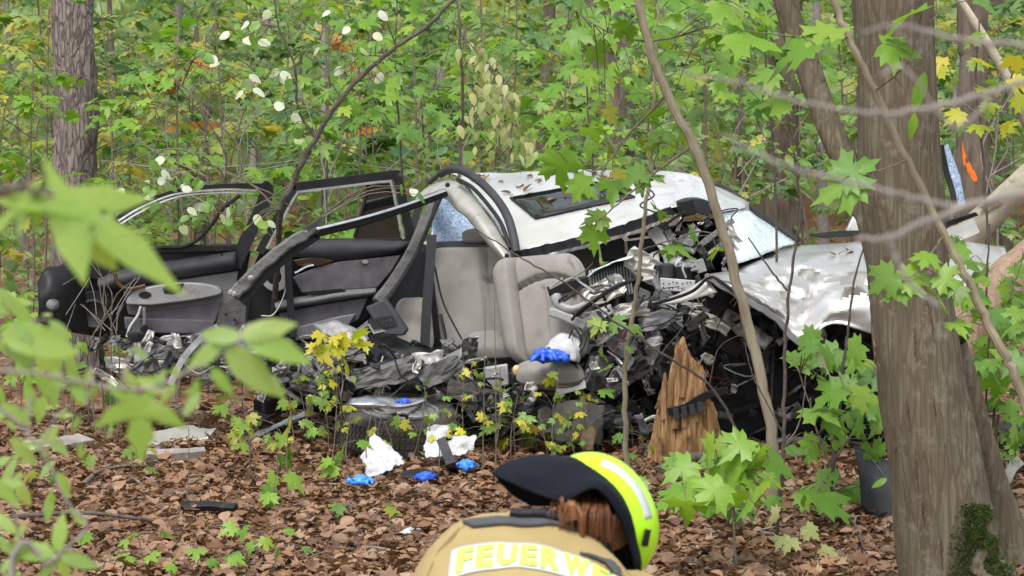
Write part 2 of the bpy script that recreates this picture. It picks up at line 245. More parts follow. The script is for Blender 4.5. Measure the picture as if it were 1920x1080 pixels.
# ---------------------------------------------------------------- mesh helpers
ROOT = {}
def crv(pts, n, closed=False):
    """Catmull-Rom through points, n samples per span"""
    P = [Vector(p) for p in pts]; out = []; k = len(P)
    if k < 3:
        return [P[0].lerp(P[1], i / n) for i in range(n + 1)]
    for i in range(k - 1):
        p0 = P[max(i - 1, 0)] if i > 0 else P[0] * 2 - P[1]
        p1, p2 = P[i], P[i + 1]
        p3 = P[i + 2] if i + 2 < k else P[-1] * 2 - P[-2]
        for j in range(n):
            t = j / n
            out.append(0.5 * ((2 * p1) + (p2 - p0) * t + (2 * p0 - 5 * p1 + 4 * p2 - p3) * t * t + (3 * p1 - p0 - 3 * p2 + p3) * t ** 3))
    out.append(P[-1]); return out
class MB:
    def __init__(s): s.v = []; s.f = []
    def tube(s, pts, r, n=8, caps=True):
        P = [Vector(p) for p in pts]; b = len(s.v); k = len(P)
        rr = r if isinstance(r, (list, tuple)) else None
        x = None
        for i, p in enumerate(P):
            t = (P[min(i + 1, k - 1)] - P[max(i - 1, 0)])
            t = t.normalized() if t.length > 1e-9 else Vector((0, 0, 1))
            if x is None:
                x = t.cross(Vector((0.1, 1, 0.2)));
                if x.length < 1e-4: x = t.cross(Vector((1, 0, 0)))
            x = (x - t * x.dot(t)).normalized(); y = t.cross(x)
            q = rr[min(len(rr) - 1, i)] if rr and len(rr) == k else (rr[0] + (rr[-1] - rr[0]) * i / max(1, k - 1) if rr else r)
            for j in range(n):
                a = 2 * math.pi * j / n
                s.v.append(p + (x * math.cos(a) + y * math.sin(a)) * q)
        for i in range(k - 1):
            for j in range(n):
                a, c = b + i * n + j, b + i * n + (j + 1) % n
                s.f.append((a, c, c + n, a + n))
        if caps:
            s.f.append(tuple(b + j for j in reversed(range(n)))); s.f.append(tuple(b + (k - 1) * n + j for j in range(n)))
        return s
    def sweep(s, pts, w, t, up=Vector((0, -1, 0))):
        """flat bar: w across, t along up"""
        P = [Vector(p) for p in pts]; b = len(s.v); k = len(P)
        for i, p in enumerate(P):
            d = (P[min(i + 1, k - 1)] - P[max(i - 1, 0)]).normalized()
            sd_ = d.cross(up).normalized(); u2 = sd_.cross(d).normalized()
            ww = w[i] if isinstance(w, (list, tuple)) else w
            for a, c in ((-1, -1), (1, -1), (1, 1), (-1, 1)):
                s.v.append(p + sd_ * a * ww / 2 + u2 * c * t / 2)
        for i in range(k - 1):
            for j in range(4):
                a, c = b + i * 4 + j, b + i * 4 + (j + 1) % 4
                s.f.append((a, c, c + 4, a + 4))
        s.f.append((b + 3, b + 2, b + 1, b)); e = b + (k - 1) * 4; s.f.append((e, e + 1, e + 2, e + 3))
        return s
    def box(s, c, x, y, z):
        b = len(s.v); c = Vector(c)
        for k in ((-1, -1, -1), (1, -1, -1), (1, 1, -1), (-1, 1, -1), (-1, -1, 1), (1, -1, 1), (1, 1, 1), (-1, 1, 1)):
            s.v.append(c + x * k[0] + y * k[1] + z * k[2])
        for q in ((0, 3, 2, 1), (4, 5, 6, 7), (0, 1, 5, 4), (1, 2, 6, 5), (2, 3, 7, 6), (3, 0, 4, 7)):
            s.f.append(tuple(b + i for i in q))
        return s
    def grid(s, P, close_u=False, close_v=False):
        b = len(s.v); nu, nv = len(P), len(P[0])
        for row in P: s.v.extend(Vector(p) for p in row)
        for i in range(nu - (0 if close_u else 1)):
            for j in range(nv - (0 if close_v else 1)):
                i2, j2 = (i + 1) % nu, (j + 1) % nv
                s.f.append((b + i * nv + j, b + i * nv + j2, b + i2 * nv + j2, b + i2 * nv + j))
        return s
    def prism(s, loop, off):
        b = len(s.v); n = len(loop); off = Vector(off)
        s.v.extend(Vector(p) for p in loop); s.v.extend(Vector(p) + off for p in loop)
        s.f.append(tuple(range(b, b + n))); s.f.append(tuple(reversed(range(b + n, b + 2 * n))))
        for i in range(n):
            j = (i + 1) % n; s.f.append((b + j, b + i, b + n + i, b + n + j))
        return s
    def ringprism(s, outer, inner, off):
        """flat plate with a hole: outer and inner loops of the same count"""
        b = len(s.v); n = len(outer); off = Vector(off)
        for L in (outer, inner): s.v.extend(Vector(p) for p in L)
        for L in (outer, inner): s.v.extend(Vector(p) + off for p in L)
        for i in range(n):
            j = (i + 1) % n
            s.f.append((b + i, b + j, b + n + j, b + n + i)); s.f.append((b + 2 * n + j, b + 2 * n + i, b + 3 * n + i, b + 3 * n + j))
            s.f.append((b + j, b + i, b + 2 * n + i, b + 2 * n + j)); s.f.append((b + n + i, b + n + j, b + 3 * n + j, b + 3 * n + i))
        return s
    def lathe(s, c, axis, prof, n=24):
        c = Vector(c); a = Vector(axis).normalized(); x = a.orthogonal().normalized(); y = a.cross(x)
        rows = [[c + a * h + (x * math.cos(2 * math.pi * j / n) + y * math.sin(2 * math.pi * j / n)) * r for j in range(n)] for r, h in prof]
        return s.grid(rows, close_v=True)
    def crumple(s, amp, scale, seed=0, ridged=False, start=0):
        for i in range(start, len(s.v)):
            p = s.v[i]; q = p * scale + Vector((seed * 7.3, seed * 3.1, seed))
            d = noise.noise_vector(q)
            if ridged: d = Vector([(abs(k) - 0.25) * 2 for k in d])
            s.v[i] = p + d * amp
        return s
    def build(s, name, m, parent=None, smooth=True, solid=0, bevel=0, sub=0, label=None, kind=None, base=None, auto=40):
        L = Vector((0, 0, 0)); q = parent
        while q is not None:
            if q in ROOT: L = ROOT[q]; break
            q = q.parent
        me = bpy.data.meshes.new(name)
        if base is not None: L = Vector(base)
        me.from_pydata([tuple(p - L) for p in s.v], [], s.f); me.update()
        if isinstance(m, str): m = M[m]
        me.materials.append(m)
        if smooth: me.polygons.foreach_set('use_smooth', [True] * len(me.polygons))
        o = bpy.data.objects.new(name, me); COL.objects.link(o)
        if smooth and auto and len(s.f) < 20000:
            try: me.set_sharp_from_angle(angle=R(auto))
            except Exception: pass
        if base is not None: o.location = L
        if parent is not None: o.parent = parent
        if sub: md = o.modifiers.new('sub', 'SUBSURF'); md.levels = md.render_levels = sub
        if solid: md = o.modifiers.new('solid', 'SOLIDIFY'); md.thickness = solid; md.offset = 0
        if bevel: md = o.modifiers.new('bev', 'BEVEL'); md.width = bevel; md.segments = 2; md.limit_method = 'ANGLE'; md.angle_limit = R(40)
        if label: o['label'] = label
        if kind: o['kind'] = kind
        return o
def thing(name, label, cat, base, group=None):
    o = bpy.data.objects.new(name, None); COL.objects.link(o); o.empty_display_size = 0.1
    o.location = base; ROOT[o] = Vector(base)
    o['label'] = label; o['category'] = cat
    if group: o['group'] = group
    return o
def tag(o, label, cat, group=None, kind=None):
    o['label'] = label; o['category'] = cat; o['kind'] = kind or 'thing'
    if group: o['group'] = group
    return o
def patch(rows, nu, nv):
    """rows of control points -> smooth grid"""
    cross = [crv(r, nv) for r in rows]
    cols = [crv([c[j] for c in cross], nu) for j in range(len(cross[0]))]
    return [[cols[j][i] for j in range(len(cols))] for i in range(len(cols[0]))]
def bvh_of(mb):
    fs = []
    for f in mb.f:
        for k in range(1, len(f) - 1): fs.append((f[0], f[k], f[k + 1]))
    return BVHTree.FromPolygons([tuple(p) for p in mb.v], fs)
def onray(bv, px, py, lift=0.004):
    d = ray(px, py).normalized(); h = bv.ray_cast(EYE, d)
    if h[0] is None: return None, None
    n = h[1] if h[1].dot(d) < 0 else -h[1]
    return h[0] + n * lift, n
# ---------------------------------------------------------------- leaves
def _sym(half): return half + [(-x, y) for x, y in reversed(half[:-1])]
MAPLE = _sym([(0.0, 0.0), (0.14, -0.09), (0.34, -0.13), (0.29, 0.01), (0.54, 0.08), (0.40, 0.19), (0.46, 0.30), (0.63, 0.44), (0.45, 0.47), (0.43, 0.62), (0.28, 0.50), (0.15, 0.50), (0.20, 0.73), (0.09, 0.76), (0.0, 1.0)])
MAPLE_LO = _sym([(0.0, 0.0), (0.32, -0.12), (0.28, 0.04), (0.55, 0.12), (0.40, 0.24), (0.60, 0.46), (0.26, 0.50), (0.17, 0.72), (0.0, 1.0)])
MAPLE_LONG = _sym([(0, 0), (.08, -.06), (.38, -.22), (.26, -.02), (.22, .05), (.5, .22), (.72, .50), (.42, .42), (.20, .30), (.16, .42), (.22, .62), (.1, .8), (0, 1.05)])
OVATE = _sym([(0.0, 0.0), (0.13, 0.06), (0.24, 0.22), (0.28, 0.42), (0.24, 0.62), (0.14, 0.82), (0.0, 1.0)])
ROUND = _sym([(0.0, 0.0), (0.2, 0.04), (0.37, 0.24), (0.4, 0.48), (0.3, 0.74), (0.14, 0.92), (0.0, 1.0)])
LANCE = _sym([(0.0, 0.0), (0.08, 0.08), (0.17, 0.28), (0.19, 0.45), (0.14, 0.68), (0.06, 0.88), (0.0, 1.0)])
def leafgeo(out, droop=0.25, cup=0.2, curl=0.0, seed=0):
    """fan with a raised centre vein; -> verts (n,3) in leaf space: y along, z normal"""
    rg = random.Random(seed); c = (0.0, 0.32)
    def z(x, y): return -droop * y * y - cup * x * x * (1.2) + curl * (abs(x) ** 1.5) * 1.6 + 0.05 * math.sin(9 * x + seed) * abs(x)
    v = [(c[0], c[1], z(*c) + 0.02)] + [(x, y, z(x, y) + rg.uniform(-.025, .025)) for x, y in out[:-1]]
    n = len(v) - 1
    f = [(0, 1 + i, 1 + (i + 1) % n) for i in range(n)]
    return np.array(v, dtype=np.float32), f
GEO = {
 'maple': [leafgeo(MAPLE, 0.28, 0.25, 0, 1), leafgeo(MAPLE, 0.12, 0.5, 0, 2), leafgeo(MAPLE, 0.45, -0.2, 0, 3)],
 'maplelo': [leafgeo(MAPLE_LO, 0.3, 0.3, 0, 4), leafgeo(MAPLE_LO, 0.15, 0.5, 0, 5)],
 'pointed': [leafgeo([(x * .78, y) for x, y in OVATE], 0.2, -0.9, 0, 26), leafgeo([(x * .7, y) for x, y in OVATE], 0.3, 0.7, 0, 27)],
 'maplethin': [leafgeo([(x * .6, y) for x, y in MAPLE_LONG], 0.15, 0.1, 0, 22)],
 'maplelong': [leafgeo(MAPLE_LONG, 0.15, 0.1, 0, 21)],
 'ovate': [leafgeo(OVATE, 0.2, -0.9, 0, 6), leafgeo(OVATE, 0.35, 0.7, 0, 7)],
 'round': [leafgeo(ROUND, 0.1, -0.5, 0, 8), leafgeo(ROUND, 0.3, 0.4, 0, 9)],
 'lance': [leafgeo(LANCE, 0.3, -1.2, 0, 10), leafgeo(LANCE, 0.1, 0.8, 0, 11)],
 'dead': [leafgeo(OVATE, -0.1, 0, 0.8, 12), leafgeo(OVATE, 0.3, 0, 0.5, 13), leafgeo(MAPLE_LO, -0.15, 0, 0.4, 14), leafgeo(OVATE, 0.2, 0.3, 0.2, 15), leafgeo(ROUND, -0.2, 0, 0.6, 16)],
}
LEAFMESH = {}
def leafmesh(kind, var, mname):
    k = (kind, var, mname)
    if k not in LEAFMESH:
        v, f = GEO[kind][var]; me = bpy.data.meshes.new('leaf'); me.from_pydata(v.tolist(), [], f); me.update()
        me.materials.append(M[mname]); me.polygons.foreach_set('use_smooth', [True] * len(me.polygons)); LEAFMESH[k] = me
    return LEAFMESH[k]
def frame(direction, normal):
    y = Vector(direction).normalized(); z = Vector(normal); z = z - y * z.dot(y)
    z = z.normalized() if z.length > 1e-5 else y.orthogonal().normalized()
    x = y.cross(z)
    return Matrix((x, y, z)).transposed()
def leaf(parent, pos, direction, normal, size, kind, mname, rg=RNG, name='leaf'):
    me = leafmesh(kind, rg.randrange(len(GEO[kind])), mname)
    o = bpy.data.objects.new(name, me); COL.objects.link(o)
    o.parent = parent
    L = ROOT.get(parent, Vector((0, 0, 0)))
    sx = size * rg.uniform(.85, 1.12)
    o.matrix_basis = Matrix.Translation(Vector(pos) - L) @ frame(direction, normal).to_4x4() @ Matrix.Diagonal((sx, size, size, 1))
    return o
class Leaves:
    """many leaves joined into one crown mesh"""
    def __init__(s): s.V = []; s.F = []; s.A = []; s.n = 0
    def add(s, pos, direction, normal, size, kind, rnd, var=None):
        gs = GEO[kind]; v, f = gs[RNG.randrange(len(gs)) if var is None else var]
        m = np.array(frame(direction, normal), dtype=np.float32)
        s.V.append((v * size) @ m.T + np.array(pos, dtype=np.float32))
        fa = np.array(f, dtype=np.int32) + s.n; s.F.append(fa); s.n += len(v); s.A.append(np.full(len(v), rnd, dtype=np.float32))
    def build(s, name, mname, parent=None, kind='stuff'):
        L = ROOT.get(parent, Vector((0, 0, 0)))
        V = np.concatenate(s.V) - np.array(L, dtype=np.float32); F = np.concatenate(s.F); A = np.concatenate(s.A)
        me = bpy.data.meshes.new(name); me.vertices.add(len(V)); me.vertices.foreach_set('co', V.ravel())
        me.loops.add(F.size); me.loops.foreach_set('vertex_index', F.ravel())
        me.polygons.add(len(F)); me.polygons.foreach_set('loop_start', np.arange(0, F.size, 3, dtype=np.int32)); me.polygons.foreach_set('loop_total', np.full(len(F), 3, dtype=np.int32))
        me.update(calc_edges=True); me.validate()
        at = me.attributes.new('rnd', 'FLOAT', 'POINT'); at.data.foreach_set('value', A)
        me.polygons.foreach_set('use_smooth', np.ones(len(F), dtype=bool))
        me.materials.append(M[mname]); o = bpy.data.objects.new(name, me); COL.objects.link(o)
        if parent is not None: o.parent = parent
        if kind: o['kind'] = kind
        return o
def rv(a=1.0, rg=RNG): return Vector((rg.uniform(-a, a), rg.uniform(-a, a), rg.uniform(-a, a)))
# ================================================================ GROUND
def axis(lo, hi, fine_lo, fine_hi, step, grow=1.25):
    a = list(np.arange(fine_lo, fine_hi + 1e-6, step)); s_, x = step, fine_hi
    while x < hi: s_ *= grow; x += s_; a.append(min(x, hi))
    s_, x = step, fine_lo
    while x > lo: s_ *= grow; x -= s_; a.insert(0, max(x, lo))
    return a
gx, gy = axis(-400, 400, -3.5, 3.5, 0.1), axis(-60, 700, 9.5, 19, 0.1)
g = MB(); g.grid([[Vector((x, y, gz(x, y))) for x in gx] for y in gy])
floor_ = g.build('forest_floor', 'soil', None, auto=0); floor_['kind'] = 'structure'; floor_['label'] = 'brown leaf strewn forest floor'
# dead leaves: the largest 300 singly, the rest as one mass
rl = random.Random(5)
spots = []
for i in range(42000):
    D = 10.4 + 6.2 * rl.random() ** 0.9
    x = rl.uniform(-0.225, 0.225) * D
    spots.append((x, D))
for i in range(9000):
    D = 16.5 * (40 / 16.5) ** rl.random(); spots.append((rl.uniform(-0.21, 0.21) * D, D))
spots.sort(key=lambda s: s[1])
lit = Leaves(); single = 0
for i, (x, D) in enumerate(spots):
    h = rl.random(); sz = (0.022 + 0.062 * rl.random() ** 1.7) * (1.0 if D < 17 else 1.5)
    nrm = Vector((rl.gauss(0, 0.32), rl.gauss(0, 0.32) - 0.08, 1)); a = rl.uniform(0, 6.283); dr = Vector((math.cos(a), math.sin(a), rl.uniform(-.3, .3)))
    pos = Vector((x, D, gz(x, D) + 0.004 + 0.045 * h * h))
    if i % 14 == 0 and D < 13.4 and single < 300 and abs(x) < 0.19 * D:
        leaf(floor_, pos + Vector((0, 0, 0.02)), dr, nrm, max(.05, sz * 1.2), 'dead', 'deadleaf', rl, 'fallen_leaf'); single += 1
    else:
        patchv = 0.5 + 0.9 * noise.noise(Vector((x * 1.3, D * 1.3, 0)))
        lit.add(pos, dr, nrm, sz, 'dead', min(1, max(0, rl.random() * 0.8 + 0.2 * patchv)), rl.randrange(5))
lit.build('leaf_litter', 'litter', floor_)
# ================================================================ TREES
def trunkgeo(mb, pts, radii, n=22, per=10, amp=0.012, fs=(9, 9, 2.2), ridges=0.0, seed=0):
    P = crv(pts, per); k = len(P); rows = []
    rad = [Vector((r, 0, 0)) for r in radii]; RR = [q.x for q in crv(rad, per)]
    for i, p in enumerate(P):
        t = (P[min(i + 1, k - 1)] - P[max(i - 1, 0)]).normalized()
        x = t.cross(Vector((0, 1, 0.0))).normalized(); y = t.cross(x)
        row = []
        for j in range(n):
            a = 2 * math.pi * j / n; d = x * math.cos(a) + y * math.sin(a); q = p + d * RR[i]
            w = noise.noise(Vector((q.x * fs[0] + seed, q.y * fs[1], q.z * fs[2])))
            e = amp * w
            if ridges:
                e += ridges * (abs(noise.noise(Vector((q.x * 22 + seed, q.y * 22, q.z * 4.5)))) * 2 - 0.6)
            row.append(q + d * e)
        rows.append(row)
    mb.grid(rows, close_v=True); return P, RR
def highcrown(t, c, rad, n, mname='far', kind='maplelo', size=0.16):
    lv = Leaves()
    for i in range(n):
        v = Vector((RNG.gauss(0, .45), RNG.gauss(0, .45), RNG.gauss(0, .35))) * rad
        lv.add(Vector(c) + v, rv(), Vector((0, 0, 1)) + rv(.6), size * U(.7, 1.2), kind, RNG.random())
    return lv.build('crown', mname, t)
def bigtree(name, label, pts, radii, m, amp=0.012, ridges=0.0, n=22, group=None, top=None, limbs=4, seed=0, per=10, crown=260):
    base = Vector(pts[0]); base.z = gz(base.x, base.y) - 0.0
    t = thing(name, label, 'tree', base, group)
    mb = MB(); P, RR = trunkgeo(mb, pts, radii, n, per, amp, ridges=ridges, seed=seed)
    mb.build('trunk', m, t, auto=0)
    tip = P[-1]; rg = random.Random(seed + 3)
    for i in range(limbs):
        a = rg.uniform(0, 6.28); s = P[int(len(P) * rg.uniform(.75, .97))]
        e = s + Vector((math.cos(a) * 1.4, math.sin(a) * 1.4, rg.uniform(.5, 1.2)))
        MB().tube(crv([s, s.lerp(e, .5) + Vector((0, 0, .12)), e], 4), [radii[-1] * .5, 0.012], 7).build('limb', m, t)
    if crown: highcrown(t, tip + Vector((0, 0, 0.7)), 1.9, crown)
    return t, mb, P
# the pine standing behind the open doors
b = GD(140, 19.0)
bigtree('pine_tree', 'straight grey pine trunk with flaky bark behind the open front door', [b + Vector((0, 0, -.05)), W(138, 420, 19.0), W(142, 200, 19.0), W(136, -60, 19), Vector((b.x + .05, 19.1, 6.2)), Vector((b.x, 19, 9))], [0.20, 0.165, 0.152, 0.14, 0.12, 0.09], 'pinebark', 0.02, 0.016, 40, seed=4, per=26)
# the big tree in front of the bonnet: two stems and a third at the base
D0 = 10.6
b = W(1800, 1118, D0); 
tree, tmb, TP = bigtree('beech_tree', 'thick smooth brown tree trunk in front of the bonnet with mossy foot', [b, W(1785, 1060, D0), W(1716, 640, D0), W(1690, 330, D0), W(1678, 60, D0), W(1672, -220, D0), W(1660, -1800, D0), W(1650, -3300, D0)],
    [0.25, 0.212, 0.166, 0.158, 0.156, 0.15, 0.13, 0.1], 'beechbark', 0.02, 0.0035, 48, seed=9, per=22)
mb = MB(); trunkgeo(mb, [W(1655, 520, D0 + .06), W(1622, 380, D0 + .1), W(1560, 250, D0 + .2), W(1510, 110, D0 + .28), W(1468, -20, D0 + .3), W(1420, -300, D0 + .3), W(1330, -1200, D0 + .4)], [0.058, 0.056, 0.054, 0.051, 0.048, 0.044, 0.03], 20, 10, 0.008, seed=3)
mb.build('side_trunk', 'beechbark', tree, auto=0)
mb = MB(); trunkgeo(mb, [W(1925, 1140, D0 + .45), W(1905, 1060, D0 + .45), W(1868, 940, D0 + .42), W(1828, 800, D0 + .32), W(1790, 640, D0 + .2)], [0.13, 0.095, 0.078, 0.068, 0.05], 20, 10, 0.008, seed=6)
mb.build('side_trunk', 'beechbark', tree, auto=0)
tb = bvh_of(tmb)
# bark fissures and ridges that stand out on the trunk
rc = random.Random(8)
for (x, y0, y1, dark) in [(1735, 690, 1075, 0), (1748, 560, 700, 0), (1706, 740, 815, 1), (1712, 830, 930, 1), (1716, 930, 990, 1), (1756, 740, 790, 1), (1760, 500, 600, 1), (1765, 560, 640, 1), (1675, 790, 880, 1), (1682, 900, 990, 0), (1703, 960, 1070, 0), (1744, 1000, 1070, 1), (1730, 610, 680, 1), (1654, 600, 700, 0)]:
    pts = []
    for k in range(13):
        yy = y0 + (y1 - y0) * k / 12; xx = x + (yy - 800) * 0.09 + rc.uniform(-1.6, 1.6)
        p, n_ = onray(tb, xx, yy, -0.0005 if dark else 0.001)
        if p: pts.append(p)
    if len(pts) > 3:
        r_ = [0.0006 + 0.0042 * math.sin(math.pi * k / (len(pts) - 1)) * rc.uniform(.6, 1.2) for k in range(len(pts))]
        MB().tube(crv(pts, 3), [r_[min(len(r_) - 1, k // 3)] for k in range(3 * (len(pts) - 1) + 1)], 6).build('bark_crack' if dark else 'bark_ridge', 'crack' if dark else 'ridge', tree)
# moss at the foot of the trunk
mb = MB()
for i in range(9000):
    yy = 945 + 150 * rc.random() ** 0.8; xx = 1833 + (yy - 950) * 0.17 + rc.gauss(0, 10 + (yy - 940) * 0.24)
    if xx < 1790 + rc.uniform(-6, 6) - (yy - 960) * .1: continue
    p, n_ = onray(tb, xx, yy, 0)
    if not p: continue
    if noise.noise(p * 14) < -0.18: continue
    d = (n_ + rv(.7, rc) + Vector((0, 0, .3))).normalized() * rc.uniform(.006, .017); s_ = rv(.004, rc); k = len(mb.v)
    mb.v += [p - s_, p + s_, p + d]; mb.f.append((k, k + 1, k + 2))
mb.build('moss', 'moss', tree, kind='stuff', auto=0)
# trunks farther back
FAR = [('thick dark trunk behind the car roof', 1150, 24, 0.21, 'redbark', -6), ('slim brown trunk between roof and side stem', 1462, 30, 0.19, 'redbark', 10), ('brown trunk with orange paint stripe beside the leaning birch', 1822, 18.5, 0.105, 'redbark', 4)]
for i, (lab, px, D, r_, m, lean) in enumerate(FAR):
    b = GD(px, D); 
    t, mb, P = bigtree('tree', lab, [b, W(px + lean * .3, 330, D), W(px + lean, 120, D), W(px + lean * 1.5, -100, D), b + Vector((.2, 0, 8.5))], [r_ * 1.35, r_ * 1.05, r_, r_ * .95, r_ * .5], m, 0.02, 0.012, 26, seed=20 + i, per=14)
    if i == 2:
        bv = bvh_of(mb)
        rows = []
        for (x0, x1, yy) in [(1793, 1800, 263), (1794, 1803, 278), (1797, 1808, 292), (1803, 1816, 308), (1810, 1824, 322), (1817, 1828, 333), (1821, 1828, 340)]:
            rows.append([onray(bv, max(1801, x0 + (x1 - x0) * k / 4) + 4, yy, 0.003)[0] for k in range(5)])
        if all(p for r2 in rows for p in r2):
            m2 = MB(); m2.grid(rows); m2.build('paint_mark', 'orange', t, label='sprayed orange stripe')
for i in range(17):
    px = [40, 235, 310, 372, 470, 520, 610, 735, 845, 1010, 1262, 1385, 1545, 1700, 1780, 1880, 1935][i]; D = [33, 27, 38, 30, 35, 42, 29, 25, 33, 36, 31, 39, 34, 40, 30, 33, 28][i]; r_ = [.05, .03, .09, .05, .07, .10, .04, .028, .06, .09, .06, .10, .06, .09, .06, .11, .04][i]
    b = GD(px, D); l = U(-.25, .25)
    bigtree('tree', 'slender trunk among the foliage far behind the wreck', [b, b + Vector((l * .4, 0, 1.5)), b + Vector((l, .1, 3.4)), b + Vector((l * 1.6, .1, 8))], [r_ * 1.3, r_, r_ * .9, r_ * .5], 'redbark' if i % 2 else 'greystem', 0.01, 0.004, 10, 'slender trunks behind the wreck', seed=40 + i, per=5, limbs=2, crown=90)
# ---------------------------------------------------------------- thicket of maple saplings behind the wreck
def sapling(name, label, base, h, nb, leafn, size, cat='sapling', group=None, objs=False, mname=None, kind='maplelo', low=0.2, reach=(0.45, 1.0), rg=RNG, hue=None, stemr=0.014):
    t = thing(name, label, cat, base, group)
    lean = Vector((rg.uniform(-.25, .25), rg.uniform(-.2, .2), 0)); b = Vector(base)
    S = crv([b - Vector((0, 0, .03)), b + lean * .3 + Vector((rg.uniform(-.06, .06), 0, h * .35)), b + lean * .7 + Vector((0, 0, h * .7)), b + lean + Vector((0, 0, h))], 5)
    MB().tube(S, [stemr * h / 2.5, 0.004], 6).build('stem', 'twig', t)
    mixk = rg.choice((['maplelo'], ['maplelo', 'maple'], ['maplelo', 'ovate'], ['ovate', 'round'], ['maple']))
    tw = MB(); lv = Leaves(); hue = rg.uniform(0.0, 0.5) if hue is None else hue
    for i in range(nb):
        f = low + (1 - low) * (i + rg.random()) / nb; k = min(len(S) - 2, int(f * (len(S) - 1))); s = S[k].lerp(S[k + 1], rg.random())
        a = rg.uniform(0, 6.283); ln = rg.uniform(*reach) * (1.15 - 0.55 * f)
        e = s + Vector((math.cos(a) * ln, math.sin(a) * ln, ln * rg.uniform(.05, .45)))
        mid = s.lerp(e, .5) + Vector((0, 0, ln * .12)); B = crv([s, mid, e], 4)
        tw.tube(B, [0.005, 0.0018], 4, False)
        for j in range(leafn):
            q = B[min(len(B) - 1, int(len(B) * (0.25 + 0.75 * (j + rg.random()) / leafn)))]
            az = a + rg.choice((-1, 1)) * rg.uniform(.3, 1.7); dr = Vector((math.cos(az), math.sin(az), rg.uniform(-.55, .1)))
            pos = q + dr * rg.uniform(.02, .09) + Vector((0, 0, rg.uniform(-.03, .03))); nr = Vector((rg.gauss(0, .35), rg.gauss(-.25, .35), 1)); sz = size * rg.uniform(.65, 1.2)
            kd = kind if kind != 'mix' else rg.choice(mixk)
            if objs: leaf(t, pos, dr, nr, sz, kd, mname, rg)
            else: lv.add(pos, dr, nr, sz * rg.choice((.6, .8, 1, 1.1)), kd, min(1, max(0, hue + rg.gauss(0.12, 0.17))))
    if tw.v: tw.build('branches', 'twig', t, kind='stuff', auto=0)
    if not objs: lv.build('crown', mname or 'forest', t)
    return t
rs = random.Random(77)
n_bg = 0
for i in range(96):
    D = 18.6 + 17 * (i / 96) + rs.uniform(-.6, .6); px = (i * 397.3 + rs.uniform(-60, 60)) % 2120 - 100
    if 1370 < px < 1600 and D < 29: continue
    if 1570 < px and D < 21: continue
    h = rs.uniform(2.0, 3.2) + (D - 18) * 0.06
    sapling('maple_sapling', 'green maple sapling in the dense thicket behind the wreck', GD(px, D), h, 12, 17, 0.115 + 0.035 * rs.random(), 'sapling', 'maple saplings in the thicket', kind='mix', low=0.22, rg=rs, hue=rs.choice([.02, .1, .15, .25, .3, .4, .45, .55, .7]))
for i, (px, D, h) in enumerate([(40, 17.4, 2.2), (250, 18.2, 2.6), (330, 17.3, 2.3), (440, 18.4, 2.6), (610, 18.0, 2.5), (690, 17.6, 2.4), (800, 18.0, 2.5), (905, 17.8, 2.3), (1010, 18.1, 2.4)]):
    sapling('maple_sapling', ['maple sapling with large leaves left of the pine trunk', 'maple sapling with large leaves just right of the pine trunk', 'large leaved maple sapling behind the arched front door frame', 'large leaved maple sapling behind the gap between both doors', 'large leaved maple sapling behind the rear door window', 'large leaved maple sapling behind the dark quarter glass', 'large leaved maple sapling left of the bent roof rail', 'large leaved maple sapling right behind the folded roof corner', 'large leaved maple sapling behind the leaf strewn roof edge'][i], GD(px, D), h, 8, 9, 0.125, 'sapling', 'maple saplings close behind the wreck', objs=True, mname=rs.choice(['maple', 'maple', 'ovate']), kind='maple', rg=rs, low=.3)
for i, (px, D, h) in enumerate([(345, 21.0, 2.15), (650, 23.5, 2.3)]):
    sapling('autumn_sapling', ['maple sapling with orange leaves left of the bent dark branch', 'orange leaved sapling seen past the rear door frame', 'orange tinged sapling left of the pine trunk'][i], GD(px, D), h, 5, 5, 0.14, 'sapling', None, objs=True, mname='orangeleaf', kind='maple', rg=rs, low=.6)
# low plants on the ground behind, and the far wood that reads as one mass
lv = Leaves()
for i in range(5200):
    D = 17.6 * (34 / 17.6) ** rs.random(); px = rs.uniform(-120, 2040)
    p = GD(px, D); dens = noise.noise(Vector((p.x * .8, p.y * .5, 2)))
    if dens < -0.05: continue
    lv.add(p + Vector((0, 0, rs.uniform(.05, .42))), rv(1, rs) + Vector((0, 0, .2)), Vector((0, -.4, 1)) + rv(.6, rs), rs.uniform(.06, .13), rs.choice(['ovate', 'maplelo', 'round']), min(1, rs.random() * .75))
lv.build('undergrowth', 'forest', None); bpy.data.objects['undergrowth']['label'] = 'low green undergrowth on the floor behind the wreck'; bpy.data.objects['undergrowth']['category'] = 'undergrowth'
lv = Leaves()
for i in range(15000):
    D = rs.uniform(36, 58); px = rs.uniform(-350, 2270); x = (px - 960) / FPX * D
    z = abs(rs.gauss(0, 1)) * 2.4 + rs.random() * 1.2
    if noise.noise(Vector((x * .35, D * .2, z * .5))) < -0.28: continue
    lv.add(Vector((x, D, z)), rv(1, rs), Vector((0, -.5, 1)) + rv(.7, rs), rs.uniform(.2, .38), 'maplelo', rs.random())
for i in range(9000):
    D = rs.uniform(60, 95); px = rs.uniform(-400, 2320); x = (px - 960) / FPX * D
    lv.add(Vector((x, D, rs.uniform(0, 9) )), rv(1, rs), Vector((0, -.8, 1)) + rv(.7, rs), rs.uniform(.5, .9), 'maplelo', rs.random())
o = lv.build('distant_woods', 'far', None); o['label'] = 'green far woodland foliage with haze painted into its colour'; o['category'] = 'woodland'
# ================================================================ THE WRECKED CAR
car = thing('wrecked_car', 'wrecked silver station wagon with its side torn open among the trees', 'car', GD(1100, 15.2))
def cpart(mb, name, m, parent=None, **k): return mb.build(name, m, parent or car, **k)
YN = Vector((0, -1, 0))
